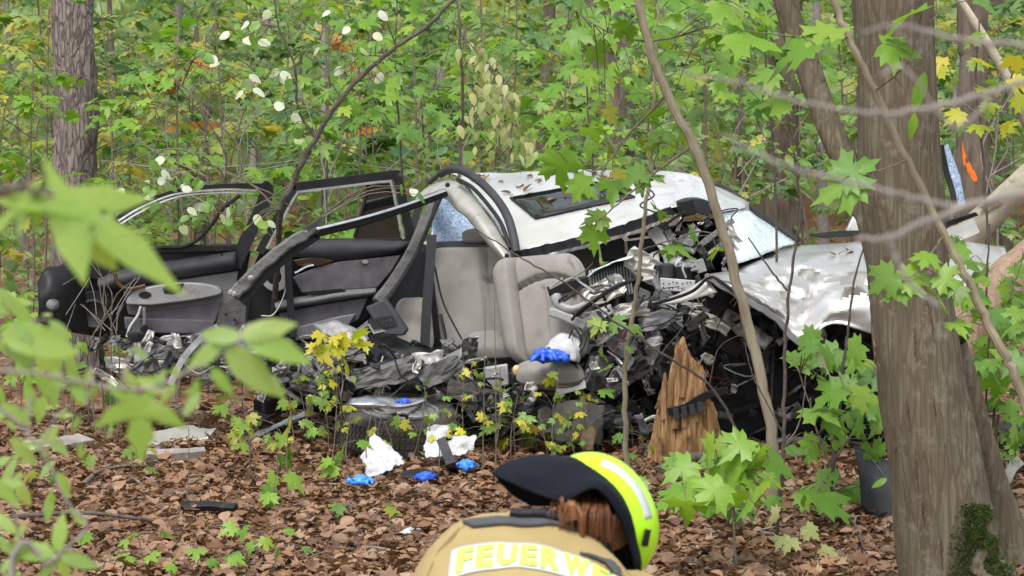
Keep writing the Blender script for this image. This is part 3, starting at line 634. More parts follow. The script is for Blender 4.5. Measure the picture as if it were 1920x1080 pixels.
# ---- roof
roof_rows = [
 WP([(846, 322, 16.5), (950, 323, 16.35), (1080, 320, 16.1), (1200, 320, 15.85), (1305, 330, 15.6), (1402, 384, 15.45)]),
 WP([(872, 345, 16.15), (970, 347, 16.0), (1080, 343, 15.75), (1200, 341, 15.5), (1300, 347, 15.3), (1394, 390, 15.25)]),
 WP([(915, 400, 15.6), (1000, 402, 15.4), (1090, 396, 15.2), (1190, 384, 15.0), (1290, 372, 14.95), (1375, 392, 15.05)]),
 WP([(963, 476, 15.0), (1040, 459, 14.9), (1120, 440, 14.8), (1200, 416, 14.68), (1272, 388, 14.65), (1352, 396, 14.85)])]
roofg = MB(); roofg.grid(patch(roof_rows, 12, 10)); roofg.crumple(0.010, 5, 1); roofg.crumple(0.004, 17, 2)
roof = cpart(roofg, 'roof', 'silver', solid=0.004, auto=0)
rb = bvh_of(roofg)
# lining under the roof
cpart(MB().grid([[p + Vector((0.01, 0.02, -0.035)) for p in r_] for r_ in patch(roof_rows, 5, 4)]), 'roof_lining', 'lightgrey', auto=0)
def roofpts(pts, lift=0.006): return [onray(rb, x, y, lift)[0] for x, y in pts]
rows = []
for k in range(7):
    a, b_ = Vector((958, 374)).lerp(Vector((1006, 412)), k / 6), Vector((1120, 345)).lerp(Vector((1190, 372)), k / 6)
    rows.append(roofpts([tuple(a.lerp(b_, j / 9)) for j in range(10)], 0.010))
sr = cpart(MB().grid(rows), 'sunroof', 'glassdark', roof, solid=0.003)
edge = rows[0] + [r_[-1] for r_ in rows[1:]] + rows[-1][::-1][1:] + [r_[0] for r_ in rows[::-1][1:]]
cpart(MB().tube(edge, 0.007, 6, False), 'sunroof_seal', 'rubber', roof)
# crumpled dark trim along the near edge, bright flange below
ne = crv(WP([(966, 481, 14.97), (1040, 464, 14.87), (1120, 444, 14.77), (1200, 419, 14.66), (1262, 394, 14.62)]), 10)
m_ = MB().sweep([p + rv(.004) for p in ne], 0.05, 0.022); m_.crumple(0.008, 30, 3); cpart(m_, 'roof_edge_trim', 'rubber', smooth=False)
m_ = MB().sweep([p + Vector((0, -.012, -.034)) + rv(.003) for p in ne], 0.018, 0.02); m_.crumple(0.004, 30, 4); cpart(m_, 'roof_flange', 'chrome', smooth=False)
# folded rear roof corner: silver band, dark rail over it
band = [WP([(770, 384, 16.1), (800, 352, 16.1), (838, 336, 15.95), (872, 352, 15.65), (905, 390, 15.35), (938, 440, 15.08), (962, 484, 14.94)]),
        WP([(764, 392, 16.02), (796, 366, 15.98), (836, 356, 15.8), (862, 380, 15.5), (893, 408, 15.22), (922, 448, 15.0), (948, 486, 14.9)]),
        WP([(762, 398, 16.06), (795, 376, 16.04), (834, 372, 15.86), (854, 392, 15.56), (880, 414, 15.3), (912, 456, 15.06), (944, 488, 14.94)])]
m_ = MB().grid(patch(band, 4, 6)); m_.crumple(.006, 14, 5); cpart(m_, 'rear_pillar_band', 'silverdull', solid=.004, auto=0)
cpart(MB().tube(crv(WP([(806, 342, 16.1), (826, 326, 15.98), (850, 317, 15.85), (876, 324, 15.65), (905, 345, 15.42), (932, 374, 15.22), (951, 405, 15.08), (962, 440, 14.97), (968, 474, 14.9)]), 6), [.014] * 6 + [.025] * 43, 10), 'roof_rail', 'trim')
cpart(MB().tube(crv(WP([(858, 336, 15.7), (886, 352, 15.45), (915, 384, 15.22), (940, 420, 15.05), (957, 466, 14.92)]), 6), .012, 8), 'rail_seal', 'rubber')
for px, py in [(893, 389), (839, 347), (950, 480)]:
    cpart(MB().lathe(W(px, py, 14.85 if px > 900 else 15.5 - (893 - px) * .006), YN, [(0, .02), (.012, .018), (.014, 0), (.014, -.03)], 10), 'bolt', 'rubber')
m_ = MB().tube(crv(WP([(962, 486, 14.86), (972, 500, 14.85), (984, 497, 14.85), (990, 486, 14.86)]), 4), [.012, .006], 6); cpart(m_, 'torn_hinge', 'alloy')
# ---- rear window, shelf, rear bench
rw = [WP([(818, 372, 16.2), (846, 362, 16.25), (900, 364, 16.3), (1010, 366, 16.2)]), WP([(812, 412, 16.1), (850, 408, 16.2), (900, 410, 16.2), (1010, 412, 16.1)]), WP([(806, 460, 16.0), (850, 458, 16.05), (930, 456, 16.0), (1010, 455, 15.95)])]
m_ = MB().grid(patch(rw, 6, 6)); cpart(m_, 'rear_window', 'crackblue', solid=.005, label='shattered bluish rear window')
m_ = MB(); m_.prism(WP([(800, 455, 15.95), (940, 452, 15.85), (1120, 448, 15.5), (1120, 466, 15.45), (940, 470, 15.75), (803, 472, 15.85)]), (0, .12, 0)); cpart(m_, 'parcel_shelf', 'trim', bevel=.008)
def cushion(name, m, parent, corners, thick, hfun, nu=26, nv=26, edge=0.16, back=True):
    """corners: tl,tr,br,bl of the front face; thick metres towards the viewer at the crown"""
    tl, tr, br, bl = [Vector(c) for c in corners]
    nrm = (tr - tl).cross(bl - tl).normalized()
    if nrm.y > 0: nrm = -nrm
    mb = MB(); fr, bk = [], []
    for i in range(nv + 1):
        v = i / nv; r1, r2 = [], []
        for j in range(nu + 1):
            u = j / nu
            p = tl.lerp(tr, u).lerp(bl.lerp(br, u), v)
            eu, ev = min(u, 1 - u) / edge, min(v, 1 - v) / (edge * .8)
            k = (1 - max(0, 1 - eu) ** 2.4) ** .5 * (1 - max(0, 1 - ev) ** 2.4) ** .5
            # rounded outline corners
            cu, cv_ = max(0, abs(u - .5) - .5 + edge) / edge, max(0, abs(v - .5) - .5 + edge) / edge
            rr = math.hypot(cu, cv_)
            if cu > 0 and cv_ > 0:
                mxc = max(cu, cv_); kk = mxc / rr
                u2, v2 = .5 + math.copysign(.5 - edge + edge * cu * kk, u - .5), .5 + math.copysign(.5 - edge + edge * cv_ * kk, v - .5)
                p = tl.lerp(tr, u2).lerp(bl.lerp(br, u2), v2); k = (1 - min(1, mxc) ** 2.4) ** .5
            r1.append(p + nrm * (thick * k * (0.8 + 0.2 * hfun(u, v)) + hfun(u, v) * .012 * k)); r2.append(p - nrm * (thick * .7 * k))
        fr.append(r1); bk.append(r2)
    mb.grid(fr); mb.grid([r_[::-1] for r_ in bk]); mb.crumple(.003, 8, 3)
    return cpart(mb, name, m, parent, auto=0)
def groove(x, c, w): return -math.exp(-((x - c) / w) ** 2)
def rear_h(u, v): return 2.6 * groove(u, .34, .014) + 2.4 * groove(v, .30 + .14 * abs(u - .62), .014) * (1 if u > .34 else 0) + .3 * math.sin(6 * u)
bench = cushion('rear_seat', 'clothdark', None, WP([(806, 464, 15.62), (1125, 462, 15.2), (1110, 668, 14.95), (830, 668, 15.3)]), .07, rear_h, 44, 30, .08)
cushion('headrest', 'clothdark', bench, WP([(865, 430, 15.72), (930, 428, 15.66), (934, 458, 15.64), (868, 460, 15.7)]), .05, lambda u, v: 0, 14, 12, .3)
cushion('seat_cushion', 'clothdark', bench, WP([(868, 632, 15.1), (960, 625, 15.0), (985, 668, 14.82), (880, 672, 14.9)]), .07, lambda u, v: 0, 16, 14, .3)
cpart(MB().grid(patch([WP([(690, 460, 16.0), (760, 456, 15.95), (815, 462, 15.75)]), WP([(690, 560, 15.9), (760, 560, 15.8), (825, 560, 15.6)]), WP([(690, 690, 15.7), (760, 690, 15.6), (840, 690, 15.4)])], 6, 6)).crumple(.02, 6, 2), 'gap_shade_sheet', 'black', solid=.01, auto=0)  # black sheet painting the shade in the gap beside the rear seat
cushion('side_bolster', 'clothdark', bench, WP([(738, 560, 15.5), (806, 556, 15.4), (816, 664, 15.2), (748, 664, 15.3)]), .05, lambda u, v: 0, 14, 14, .3)
# ---- front seat
def fs_h(u, v):
    h = 2.6 * groove(u, .27, .02) + 1.2 * groove(u, .92, .02)
    if u > .27: h += 2.2 * groove(v, .33 - .10 * math.sin((u - .27) * 4.2), .017) + .7 * groove(u, .60, .014) * (1 if v > .33 else 0)
    h += .9 if u < .25 else 0
    return h
fs = cushion('front_seat', 'cloth', None, WP([(924, 486, 14.92), (1094, 472, 14.62), (1106, 676, 14.35), (956, 688, 14.66)]), .095, fs_h, 54, 44, .2)
cushion('seat_cushion', 'cloth', fs, WP([(962, 690, 14.45), (1092, 684, 14.35), (1098, 716, 14.25), (972, 722, 14.3)]), .09, lambda u, v: 0, 22, 14, .32)
m_ = MB().box(W(1040, 702, 14.62), Vector((.19, -.03, 0)), Vector((.03, .17, 0)), Vector((0, 0, .035))); cpart(m_, 'seat_pan', 'trim', fs, bevel=.02)
m_ = MB().tube(crv(WP([(935, 560, 14.74), (948, 620, 14.66), (968, 668, 14.58)]), 4), .006, 6); cpart(m_, 'piping', 'seam', fs)
m_ = MB().box(W(970, 695, 14.38), Vector((.03, 0, 0)), Vector((0, .03, .01)), Vector((0, -.01, .04))); m_.crumple(.02, 20, 2); cpart(m_, 'foam_padding', 'foam', fs, bevel=.01, sub=1)
m_ = MB().prism(WP([(905, 690, 14.55), (952, 684, 14.5), (955, 722, 14.5), (912, 730, 14.55)]), (0, .06, .0)); m_.crumple(.01, 14, 3); cpart(m_, 'seat_side_cover', 'lightgrey', fs, bevel=.01)
m_ = MB().prism(WP([(1040, 724, 14.3), (1096, 712, 14.28), (1100, 728, 14.28), (1046, 742, 14.3)]), (0, .05, 0)); cpart(m_, 'seat_rail_cover', 'whiteplastic', fs, bevel=.004)
m_ = MB().lathe(W(950, 746, 14.4), W(940, 750, 14.2) - W(950, 746, 14.4), [(.0, .0), (.012, .0), (.012, .03), (.035, .032), (.036, 0), (.03, -.06), (.02, -.09)], 16); cpart(m_, 'seat_motor', 'alloy', fs)
# ---- belts
cpart(MB().sweep(crv(WP([(810, 440, 15.3), (806, 500, 15.15), (800, 580, 15.05), (796, 660, 14.98)]), 6), .055, .003), 'seat_belt', 'webbing')
cpart(MB().tube(crv(WP([(815, 500, 15.3), (832, 570, 15.2), (868, 640, 15.05), (880, 662, 15.0)]), 5), .006, 5), 'seat_belt_cord', 'webbing')
cpart(MB().tube(crv(WP([(826, 590, 15.0), (836, 640, 14.95), (830, 668, 14.9)]), 4), .01, 6), 'belt_stalk', 'black')
# ---- pillars
cpart(MB().sweep(crv(WP([(818, 366, 15.9), (800, 405, 15.7), (772, 470, 15.45), (735, 530, 15.3), (706, 566, 15.2)]), 6), [.042] * 6 + [.062] * 19, .05), 'rear_pillar', 'pillar', bevel=.012)
cpart(MB().tube(crv(WP([(826, 372, 15.85), (808, 412, 15.62), (782, 474, 15.38), (748, 532, 15.24), (718, 572, 15.12)]), 6), .012, 7), 'pillar_seal', 'rubber')
cpart(MB().sweep(crv(WP([(790, 372, 16.05), (778, 410, 16.0), (766, 450, 15.95), (752, 500, 15.9)]), 5), .04, .03), 'rear_pillar_outer', 'black')
# peeled-away roof rail and centre pillar
cpart(MB().sweep(crv(WP([(836, 361, 15.5), (760, 389, 15.3), (680, 415, 15.12), (590, 437, 14.98)]), 6), .05, .04), 'side_rail', 'black', bevel=.008)
cpart(MB().sweep(crv(WP([(836, 356, 15.46), (760, 384, 15.26), (680, 408, 15.08), (592, 430, 14.94)]), 6), .016, .03), 'side_rail_strip', 'chrome', bevel=.004)
m_ = MB().sweep(crv(WP([(600, 428, 14.98), (560, 446, 14.95), (510, 482, 14.9), (468, 520, 14.88), (438, 556, 14.86)]), 8), [.045] * 6 + [.068] * 27, .04); m_.crumple(.014, 8, 6); m_.crumple(.006, 24, 7); cpart(m_, 'centre_pillar', 'pillar', bevel=.012)
m_ = MB().sweep(crv(WP([(596, 440, 15.02), (540, 480, 14.98), (490, 525, 14.95), (452, 566, 14.92)]), 6), .05, .05); cpart(m_, 'centre_pillar_seal', 'rubber')
for px, py in [(433, 549), (438, 552), (470, 522)]: cpart(MB().lathe(W(px, py, 14.82), YN, [(0, .02), (.009, .019), (.011, .004), (.018, 0), (.018, -.02)], 10), 'bolt', 'steel')
m_ = MB().prism(WP([(570, 428, 14.9), (604, 408, 14.9), (600, 422, 14.9), (578, 434, 14.9)]), (0, .01, 0)); cpart(m_, 'pillar_clip', 'trim')
# ---- doors, swung right back: lining side towards us
def DD(px): return 15.28 + 0.42 * (px - 80) / 700
def dp(pts, o=0.0): return [W(x, y, DD(x) - o) for x, y in pts]
def dslab(parent, name, m, pts, o, th=.03, bevel=.01, smoothn=0, label=None):
    L = dp(pts, o)
    if smoothn: 
        L = crv(L + [L[0]], smoothn)[:-1]
    return MB().prism(L, (0, th, 0)).build(name, m, parent, bevel=bevel, label=label)
def bulge(parent, name, m, top, bot, o, depth, n=8):
    """rolled panel: strip between two px polylines that swells towards the viewer"""
    a, b_ = crv(dp(top, o), n), crv(dp(bot, o), n); rows = []
    for k in range(11):
        t = k / 10; rows.append([p.lerp(q, t) + Vector((0, -depth * math.sin(math.pi * t) ** .6, 0)) for p, q in zip(a, b_)])
    mb = MB().grid(rows); mb.crumple(.003, 9, 2)
    return mb.build(name, m, parent, solid=.01, auto=0)
def ell(cx, cy, rx, ry, n=20, a0=0): return [(cx + rx * math.cos(a0 + 6.2832 * k / n), cy + ry * math.sin(a0 + 6.2832 * k / n)) for k in range(n)]
# rear door
rd = bpy.data.objects.new('rear_door', None); COL.objects.link(rd); rd.parent = car
dslab(rd, 'door_shell', 'rubber', [(487, 470), (540, 462), (600, 456), (772, 452), (776, 470), (722, 560), (690, 600), (640, 640), (540, 660), (470, 650), (452, 600), (462, 530)], -.05, .06, .02)
m_ = MB().sweep(crv(dp([(487, 474), (520, 412), (548, 358), (556, 351), (640, 340), (738, 328), (746, 335), (757, 385), (772, 452)], 0), 5), .052, .05); m_.build('window_frame', 'rubber', rd, bevel=.008)
MB().sweep(crv(dp([(500, 466), (530, 410), (556, 364), (566, 359), (640, 350), (724, 340), (734, 346), (744, 390), (757, 448)], .015), 5), .014, .03).build('window_seal', 'lightgrey', rd)
MB().tube(crv(dp([(690, 346), (680, 392), (664, 446)], .01), 5), .010, 6).build('window_divider', 'rubber', rd)
dslab(rd, 'quarter_glass', 'glassdark', [(692, 348), (730, 343), (738, 372), (751, 446), (667, 447), (680, 400)], 0.0, .005, 0)
dslab(rd, 'belt_line', 'rubber', [(545, 458), (600, 448), (765, 446), (768, 456), (600, 460), (548, 470)], .02, .03)
bulge(rd, 'upper_lining', 'trim', [(538, 474), (566, 454), (642, 448), (772, 451)], [(542, 484), (570, 487), (640, 490), (745, 476)], .0, .055)
dslab(rd, 'wood_trim', 'walnut', [(548, 488), (590, 481), (628, 489), (600, 500), (560, 500)], .045, .02, .006)
dslab(rd, 'fabric_panel', 'doorfabric', [(548, 520), (600, 498), (640, 490), (700, 484), (752, 478), (735, 508), (708, 540), (640, 545), (566, 550)], .035, .03, .008)
dslab(rd, 'oval_badge', 'lightgrey', ell(685, 491, 6, 3.6, 14), .042, .006, .001)
bulge(rd, 'armrest', 'door', [(516, 566), (570, 556), (640, 544), (706, 538)], [(520, 584), (575, 572), (640, 562), (706, 552)], .0, .065)
dslab(rd, 'armrest_pocket', 'black', [(562, 548), (640, 541), (650, 546), (585, 555)], .058, .004, .001)
dslab(rd, 'lower_lining', 'doorfabric', [(522, 588), (600, 572), (690, 558), (672, 600), (620, 625), (550, 634)], .012, .03, .008)
dslab(rd, 'map_pocket', 'door', [(560, 612), (640, 592), (668, 588), (650, 618), (600, 634), (552, 640)], .045, .03, .01)
hz = MB(); hz.ringprism(dp(ell(517, 520, 27, 27, 20), .04), dp(ell(514, 520, 14, 15, 20), .04), (0, .03, 0)); hz.build('handle_bezel', 'lightgrey', rd, bevel=.004)
dslab(rd, 'handle_recess', 'black', ell(514, 520, 14, 15, 20), .015, .004, 0)
MB().tube(crv(dp([(553, 512), (575, 500), (588, 497)], .075), 4), .008, 7).build('door_pull', 'chrome', rd)
MB().tube(crv(dp([(540, 522), (530, 560), (512, 590), (490, 592)], .08), 5), .004, 5).build('cable', 'whiteplastic', rd)
MB().sweep(crv(dp([(540, 470), (541, 520), (545, 580), (550, 632)], .1), 5), .042, .003).build('belt_strap', 'webbing', rd)
MB().tube(crv(dp([(468, 560), (464, 600), (480, 645), (520, 660), (560, 655), (600, 640)], .03), 5), .012, 7).build('door_seal', 'rubber', rd)
dslab(rd, 'metal_sill', 'steel', [(470, 640), (560, 652), (640, 636), (690, 606), (694, 618), (640, 656), (560, 676), (470, 664)], .0, .05, .008)
# front door
fd = bpy.data.objects.new('front_door', None); COL.objects.link(fd); fd.parent = car
dslab(fd, 'door_shell', 'rubber', [(112, 500), (150, 452), (230, 462), (310, 462), (440, 458), (470, 470), (452, 560), (440, 620), (400, 640), (300, 640), (180, 632), (110, 620), (90, 560)], -.05, .06, .02)
m_ = MB().sweep(crv(dp([(214, 416), (250, 392), (300, 370), (345, 358), (422, 350), (490, 350), (500, 358), (488, 396), (462, 450), (440, 500)], 0), 5), [.035] * 26 + [.075] * 20, .05); m_.build('window_frame', 'rubber', fd, bevel=.008)
MB().sweep(crv(dp([(222, 414), (258, 392), (305, 371), (346, 361), (422, 355), (482, 357)], .028), 5), .010, .012).build('window_trim', 'chrome', fd)
MB().sweep(crv(dp([(226, 420), (262, 398), (308, 377), (348, 366), (422, 361), (476, 363)], .026), 5), .008, .012).build('window_trim', 'chrome', fd)
MB().tube(crv(dp([(300, 464), (340, 463), (370, 450), (395, 424), (418, 392), (450, 366)], .03), 6), .011, 8).build('hanging_seal', 'rubber', fd, label='loose rubber window seal hanging in an arc')
dslab(fd, 'belt_line', 'rubber', [(230, 468), (310, 460), (438, 458), (444, 472), (310, 476), (230, 486)], .03, .04)
dslab(fd, 'mirror_base', 'black', [(150, 452), (190, 470), (222, 505), (200, 530), (150, 520), (138, 480)], .03, .06, .01)
MB().tube(crv(dp([(214, 416), (196, 436), (168, 452), (146, 470), (124, 498)], .01), 5), .014, 7).build('frame_corner', 'rubber', fd)
bulge(fd, 'upper_lining', 'trim', [(184, 522), (220, 508), (300, 492), (380, 480), (444, 469)], [(190, 548), (226, 542), (300, 530), (380, 516), (446, 507)], .0, .075)
dslab(fd, 'mid_lining', 'door', [(230, 545), (300, 530), (446, 508), (440, 560), (405, 600), (300, 600), (240, 590)], .02, .03, .008)
ar = MB(); ou = crv(dp([(236, 571), (240, 558), (256, 546), (289, 536), (351, 530), (400, 536), (415, 549), (400, 556), (355, 564), (284, 573)], .10), 4)
ar.prism(ou, (0, .09, 0)); arm = ar.build('armrest', 'lightgrey', fd, bevel=.012)
dslab(arm, 'cup_hole', 'black', ell(272, 553, 12, 6.5, 16), .104, .003, 0)
dslab(arm, 'grip_recess', 'black', [(305, 540), (312, 535), (345, 531), (340, 545), (325, 551), (308, 550)], .104, .003, 0)
dslab(fd, 'lower_lining', 'doorfabric', [(270, 584), (330, 578), (414, 566), (404, 606), (300, 606), (264, 598)], .045, .03, .008)
dslab(fd, 'kick_panel', 'doorfabric', [(232, 594), (300, 598), (402, 600), (398, 628), (300, 626), (234, 618)], .06, .03, .01)
dslab(fd, 'speaker_hole', 'black', ell(176, 585, 38, 40, 20), .02, .01, .002)
MB().lathe(W(176, 588, DD(176) - .03), YN, [(.0, .01), (.05, .02), (.075, .035), (.085, .03), (.09, 0)], 22).build('speaker', 'rubber', fd)
m_ = MB().tube(crv(dp([(215, 512), (222, 532), (240, 542), (272, 536)], .11), 5), .012, 7); m_.build('trim_hoop', 'ochre', fd, label='bent tan trim hoop')
m_ = MB().tube(crv(dp([(264, 574), (258, 592), (244, 612), (238, 632)], .12), 4), .008, 6); m_.build('strut', 'whiteplastic', fd)
MB().tube(crv(dp([(270, 576), (270, 610), (258, 640), (254, 680)], .13), 4), .010, 6).build('loom', 'door', fd)
dslab(fd, 'hinge_plate', 'pillar', [(412, 570), (446, 552), (462, 575), (460, 628), (420, 640), (404, 612)], .04, .02, .006)
for px, py in [(424, 590), (440, 600), (436, 624), (416, 478), (236, 572)]: dslab(fd, 'screw_hole', 'black', ell(px, py, 3, 3, 8), .065 if py > 500 else .05, .004, 0)
# door leading edge: black shell bent towards us
eg = [WP([(150, 452, 15.2), (120, 494, 15.0), (86, 504, 14.9), (70, 530, 14.86)]), WP([(155, 500, 15.15), (128, 530, 14.92), (100, 536, 14.82), (72, 560, 14.8)]), WP([(160, 570, 15.15), (132, 580, 14.92), (104, 584, 14.82), (70, 590, 14.8)]), WP([(168, 628, 15.15), (134, 622, 14.94), (104, 612, 14.86), (67, 603, 14.84)])]
m_ = MB().grid(patch(eg, 6, 6)); m_.crumple(.008, 12, 8); e = m_.build('edge_panel', 'black', fd, solid=.008, auto=0)
dslab(e, 'latch_slot', 'rubber', [(92, 546), (106, 544), (106, 558), (94, 560)], .52, .006, .002)
MB().lathe(W(98, 572, 14.8), YN, [(0, .03), (.02, .026), (.034, .008), (.036, -.02)], 14).build('door_check', 'door', e)
# ---- sill, sheet for the floor's shade, tail of the car behind the doors
tl = [WP([(560, 470, 17.3), (700, 462, 17.0), (830, 452, 16.7)]), WP([(545, 520, 17.2), (690, 510, 16.8), (825, 500, 16.5)]), WP([(540, 600, 17.2), (690, 600, 16.8), (825, 600, 16.5)]), WP([(545, 680, 17.3), (690, 690, 16.9), (825, 700, 16.6)])]
m_ = MB().grid(patch(tl, 5, 6)); m_.crumple(.01, 6, 3); cpart(m_, 'rear_quarter_panel', 'silverdull', solid=.006, auto=0)
m_ = MB().prism(WP([(560, 470, 17.3), (830, 452, 16.7), (960, 452, 17.0), (760, 462, 18.0)]), (0, 0, -.02)); cpart(m_, 'tail_top', 'silver', bevel=.01)
fl = [WP([(500, 640, 15.6), (700, 640, 15.5), (900, 650, 15.3), (1180, 660, 15.1)]), WP([(470, 690, 15.1), (700, 690, 15.1), (900, 690, 15.0), (1180, 700, 14.9)]), WP([(480, 720, 14.9), (700, 730, 14.85), (900, 735, 14.8), (1180, 740, 14.7)]), WP([(480, 760, 14.95), (700, 790, 14.95), (900, 800, 14.9), (1180, 800, 14.8)])]
m_ = MB().grid(patch(fl, 8, 10)); m_.crumple(.05, 5, 4); m_.crumple(.018, 16, 5, True); cpart(m_, 'floor_shade_sheet', 'black', solid=.006, auto=0)  # black crumpled sheet, its colour fills in the shade along the floor
for k, (pts, w_) in enumerate([([(300, 650, 15.1), (420, 640, 15.05), (560, 672, 14.95), (660, 668, 14.9)], .09), ([(200, 680, 15.3), (330, 690, 15.2), (470, 700, 15.05)], .07)]):
    m_ = MB().sweep(crv(WP(pts), 8), w_, .05); m_.crumple(.014, 11, k); cpart(m_, 'sill', 'steel' if k == 0 else 'alloy', bevel=.006)
m_ = MB().sweep(crv(WP([(408, 612, 14.85), (380, 632, 14.8), (345, 670, 14.75), (318, 722, 14.7)]), 6), .035, .012); cpart(m_, 'torn_strip', 'steel')
# dark bulkhead, a black sheet painting the shade behind dashboard and engine bay
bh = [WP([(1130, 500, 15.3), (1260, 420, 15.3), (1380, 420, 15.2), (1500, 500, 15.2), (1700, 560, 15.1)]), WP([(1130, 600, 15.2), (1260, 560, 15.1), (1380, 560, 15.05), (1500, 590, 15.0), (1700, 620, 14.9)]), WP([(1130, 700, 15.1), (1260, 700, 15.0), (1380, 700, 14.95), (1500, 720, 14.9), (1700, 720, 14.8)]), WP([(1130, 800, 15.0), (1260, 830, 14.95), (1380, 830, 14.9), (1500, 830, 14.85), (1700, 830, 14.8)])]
m_ = MB().grid(patch(bh, 8, 8)); m_.crumple(.05, 4, 4); m_.crumple(.02, 14, 9, True); cpart(m_, 'shade_backing', 'black', solid=.006, auto=0)
# ---- bonnet and front wing
hx = [1322, 1392, 1456, 1504, 1560, 1645, 1760, 1885]
hr = [[472, 470, 466, 460, 455, 452, 452, 462], [500, 492, 486, 480, 476, 474, 478, 498], [513, 506, 500, 497, 495, 494, 500, 528], [520, 530, 545, 552, 540, 545, 560, 566], [519, 548, 580, 606, 586, 590, 606, 596], [516, 558, 598, 645, 610, 628, 644, 620]]
hd = [15.45, 14.85, 14.42, 14.26, 14.2, 14.16]
rows = []
for r_, ys in enumerate(hr):
    row = []
    for c, (x, y) in enumerate(zip(hx, ys)):
        xx = x + (118, 70, 12, 8, 2, 0)[r_] * (1 if c < 1 else .5 if c < 2 else .15 if c < 3 else 0)
        row.append(W(xx, y, hd[r_] - 0.00062 * (x - 1322) + (0.07 if r_ == 3 and c in (3, 4) else 0) - (0.05 if r_ == 4 and c in (2, 5) else 0)))
    rows.append(row)
hoodg = MB(); hoodg.grid(patch(rows, 9, 8)); hoodg.crumple(.016, 3.0, 12); hoodg.crumple(.004, 14, 14)
for i_, q_ in enumerate(hoodg.v):      # sharp folds pressed into the sheet, fading towards its edges
    u_, v_ = (i_ % 57) / 56, (i_ // 57) / 45
    f_ = math.sin(math.pi * min(1, max(0, (v_ - .12) / .85))) ** .6
    w_ = sum(a_ * max(0, 1 - abs(k1 * u_ + k2 * v_ - c_) / wd_) for a_, k1, k2, c_, wd_ in [(-.075, 1.0, .55, .78, .13), (.055, 1.0, .55, .98, .10), (-.055, .8, -.6, -.12, .09), (.05, .5, 1.0, .95, .07), (-.05, .25, 1.0, .72, .06), (-.05, 1.0, -.2, .62, .08), (.04, 1.0, .9, 1.35, .09), (-.04, -.4, 1.0, .30, .07)])
    hoodg.v[i_] = q_ + Vector((0, -w_ * f_, w_ * f_ * .35))
hood = cpart(hoodg, 'bonnet', 'bonnetpaint', solid=.004, auto=28, label='crumpled silver bonnet and front wing')
bot = crv(rows[-1], 8)
m_ = MB().sweep([p + rv(.003) for p in bot[:26]], .035, .02); m_.crumple(.006, 20, 3); cpart(m_, 'wing_edge', 'door', hood, bevel=.004)
# wheel behind the arch, rim painted black for the arch's shade
m_ = MB().lathe(W(1600, 735, 14.95), (0.25, -1, 0), [(.16, .09), (.2, .1), (.29, .1), (.318, .07), (.325, 0), (.318, -.07), (.29, -.1)], 36); wh = cpart(m_, 'front_wheel', 'rubber')
m_ = MB().lathe(W(1600, 735, 14.9), (0.25, -1, 0), [(0, .02), (.05, .03), (.07, .0), (.15, .0), (.2, .03), (.205, .05)], 26); cpart(m_, 'rim', 'black', wh)
# windscreen, far pillar, cowl and wipers
wsc = [WP([(1353, 400, 14.9), (1390, 392, 15.3), (1420, 405, 15.5)]), WP([(1362, 440, 14.75), (1410, 425, 15.05), (1455, 430, 15.4)]), WP([(1374, 498, 14.55), (1430, 478, 14.9), (1494, 455, 15.4)])]
m_ = MB().grid(patch(wsc, 8, 8)); m_.crumple(.012, 8, 3); ws = cpart(m_, 'windscreen', 'crackwhite', solid=.006, label='shattered windscreen with white glare painted in')
cpart(MB().sweep(crv(WP([(1336, 346, 15.5), (1372, 364, 15.5), (1404, 390, 15.48), (1450, 424, 15.46), (1496, 456, 15.42)]), 5), .05, .05), 'far_pillar', 'trim', bevel=.012)
m_ = MB().grid(patch([WP([(1310, 334, 15.55), (1350, 350, 15.5), (1404, 380, 15.46)]), WP([(1316, 366, 15.3), (1360, 380, 15.28), (1404, 396, 15.4)])], 5, 5)); cpart(m_, 'roof_front_edge', 'silverdull', solid=.006)
m_ = MB().prism(WP([(1520, 440, 15.55), (1560, 434, 15.5), (1612, 432, 15.45), (1616, 442, 15.4), (1545, 447, 15.45)]), (0, .1, -.005)); cpart(m_, 'wiper_cowl', 'black', bevel=.004)
m_ = MB().prism(WP([(1586, 434, 15.6), (1600, 405, 15.6), (1622, 440, 15.6)]), (0, .05, 0)); cpart(m_, 'far_mirror', 'silver', bevel=.008)
m_ = MB().prism(WP([(1768, 280, 15.9), (1778, 270, 15.9), (1800, 330, 15.9), (1812, 388, 15.85), (1788, 392, 15.85)]), (0, .03, 0)); m_.crumple(.004, 10, 2); fd2 = cpart(m_, 'far_door_glass', 'crackblue', bevel=.004)
cpart(MB().sweep(crv(WP([(1764, 272, 15.88), (1774, 320, 15.88), (1786, 360, 15.85), (1792, 400, 15.8)]), 5), .03, .03), 'far_door_frame', 'rubber')
m_ = MB().prism(WP([(1760, 420, 15.7), (1830, 398, 15.6), (1835, 404, 15.6), (1764, 430, 15.7)]), (0, .04, 0)); cpart(m_, 'far_door_trim', 'rubber', bevel=.003)
m_ = MB().prism(WP([(1762, 434, 15.68), (1826, 410, 15.58), (1838, 436, 15.5), (1800, 452, 15.5)]), (0, .03, 0)); cpart(m_, 'far_door_skin', 'silverdull', bevel=.004)
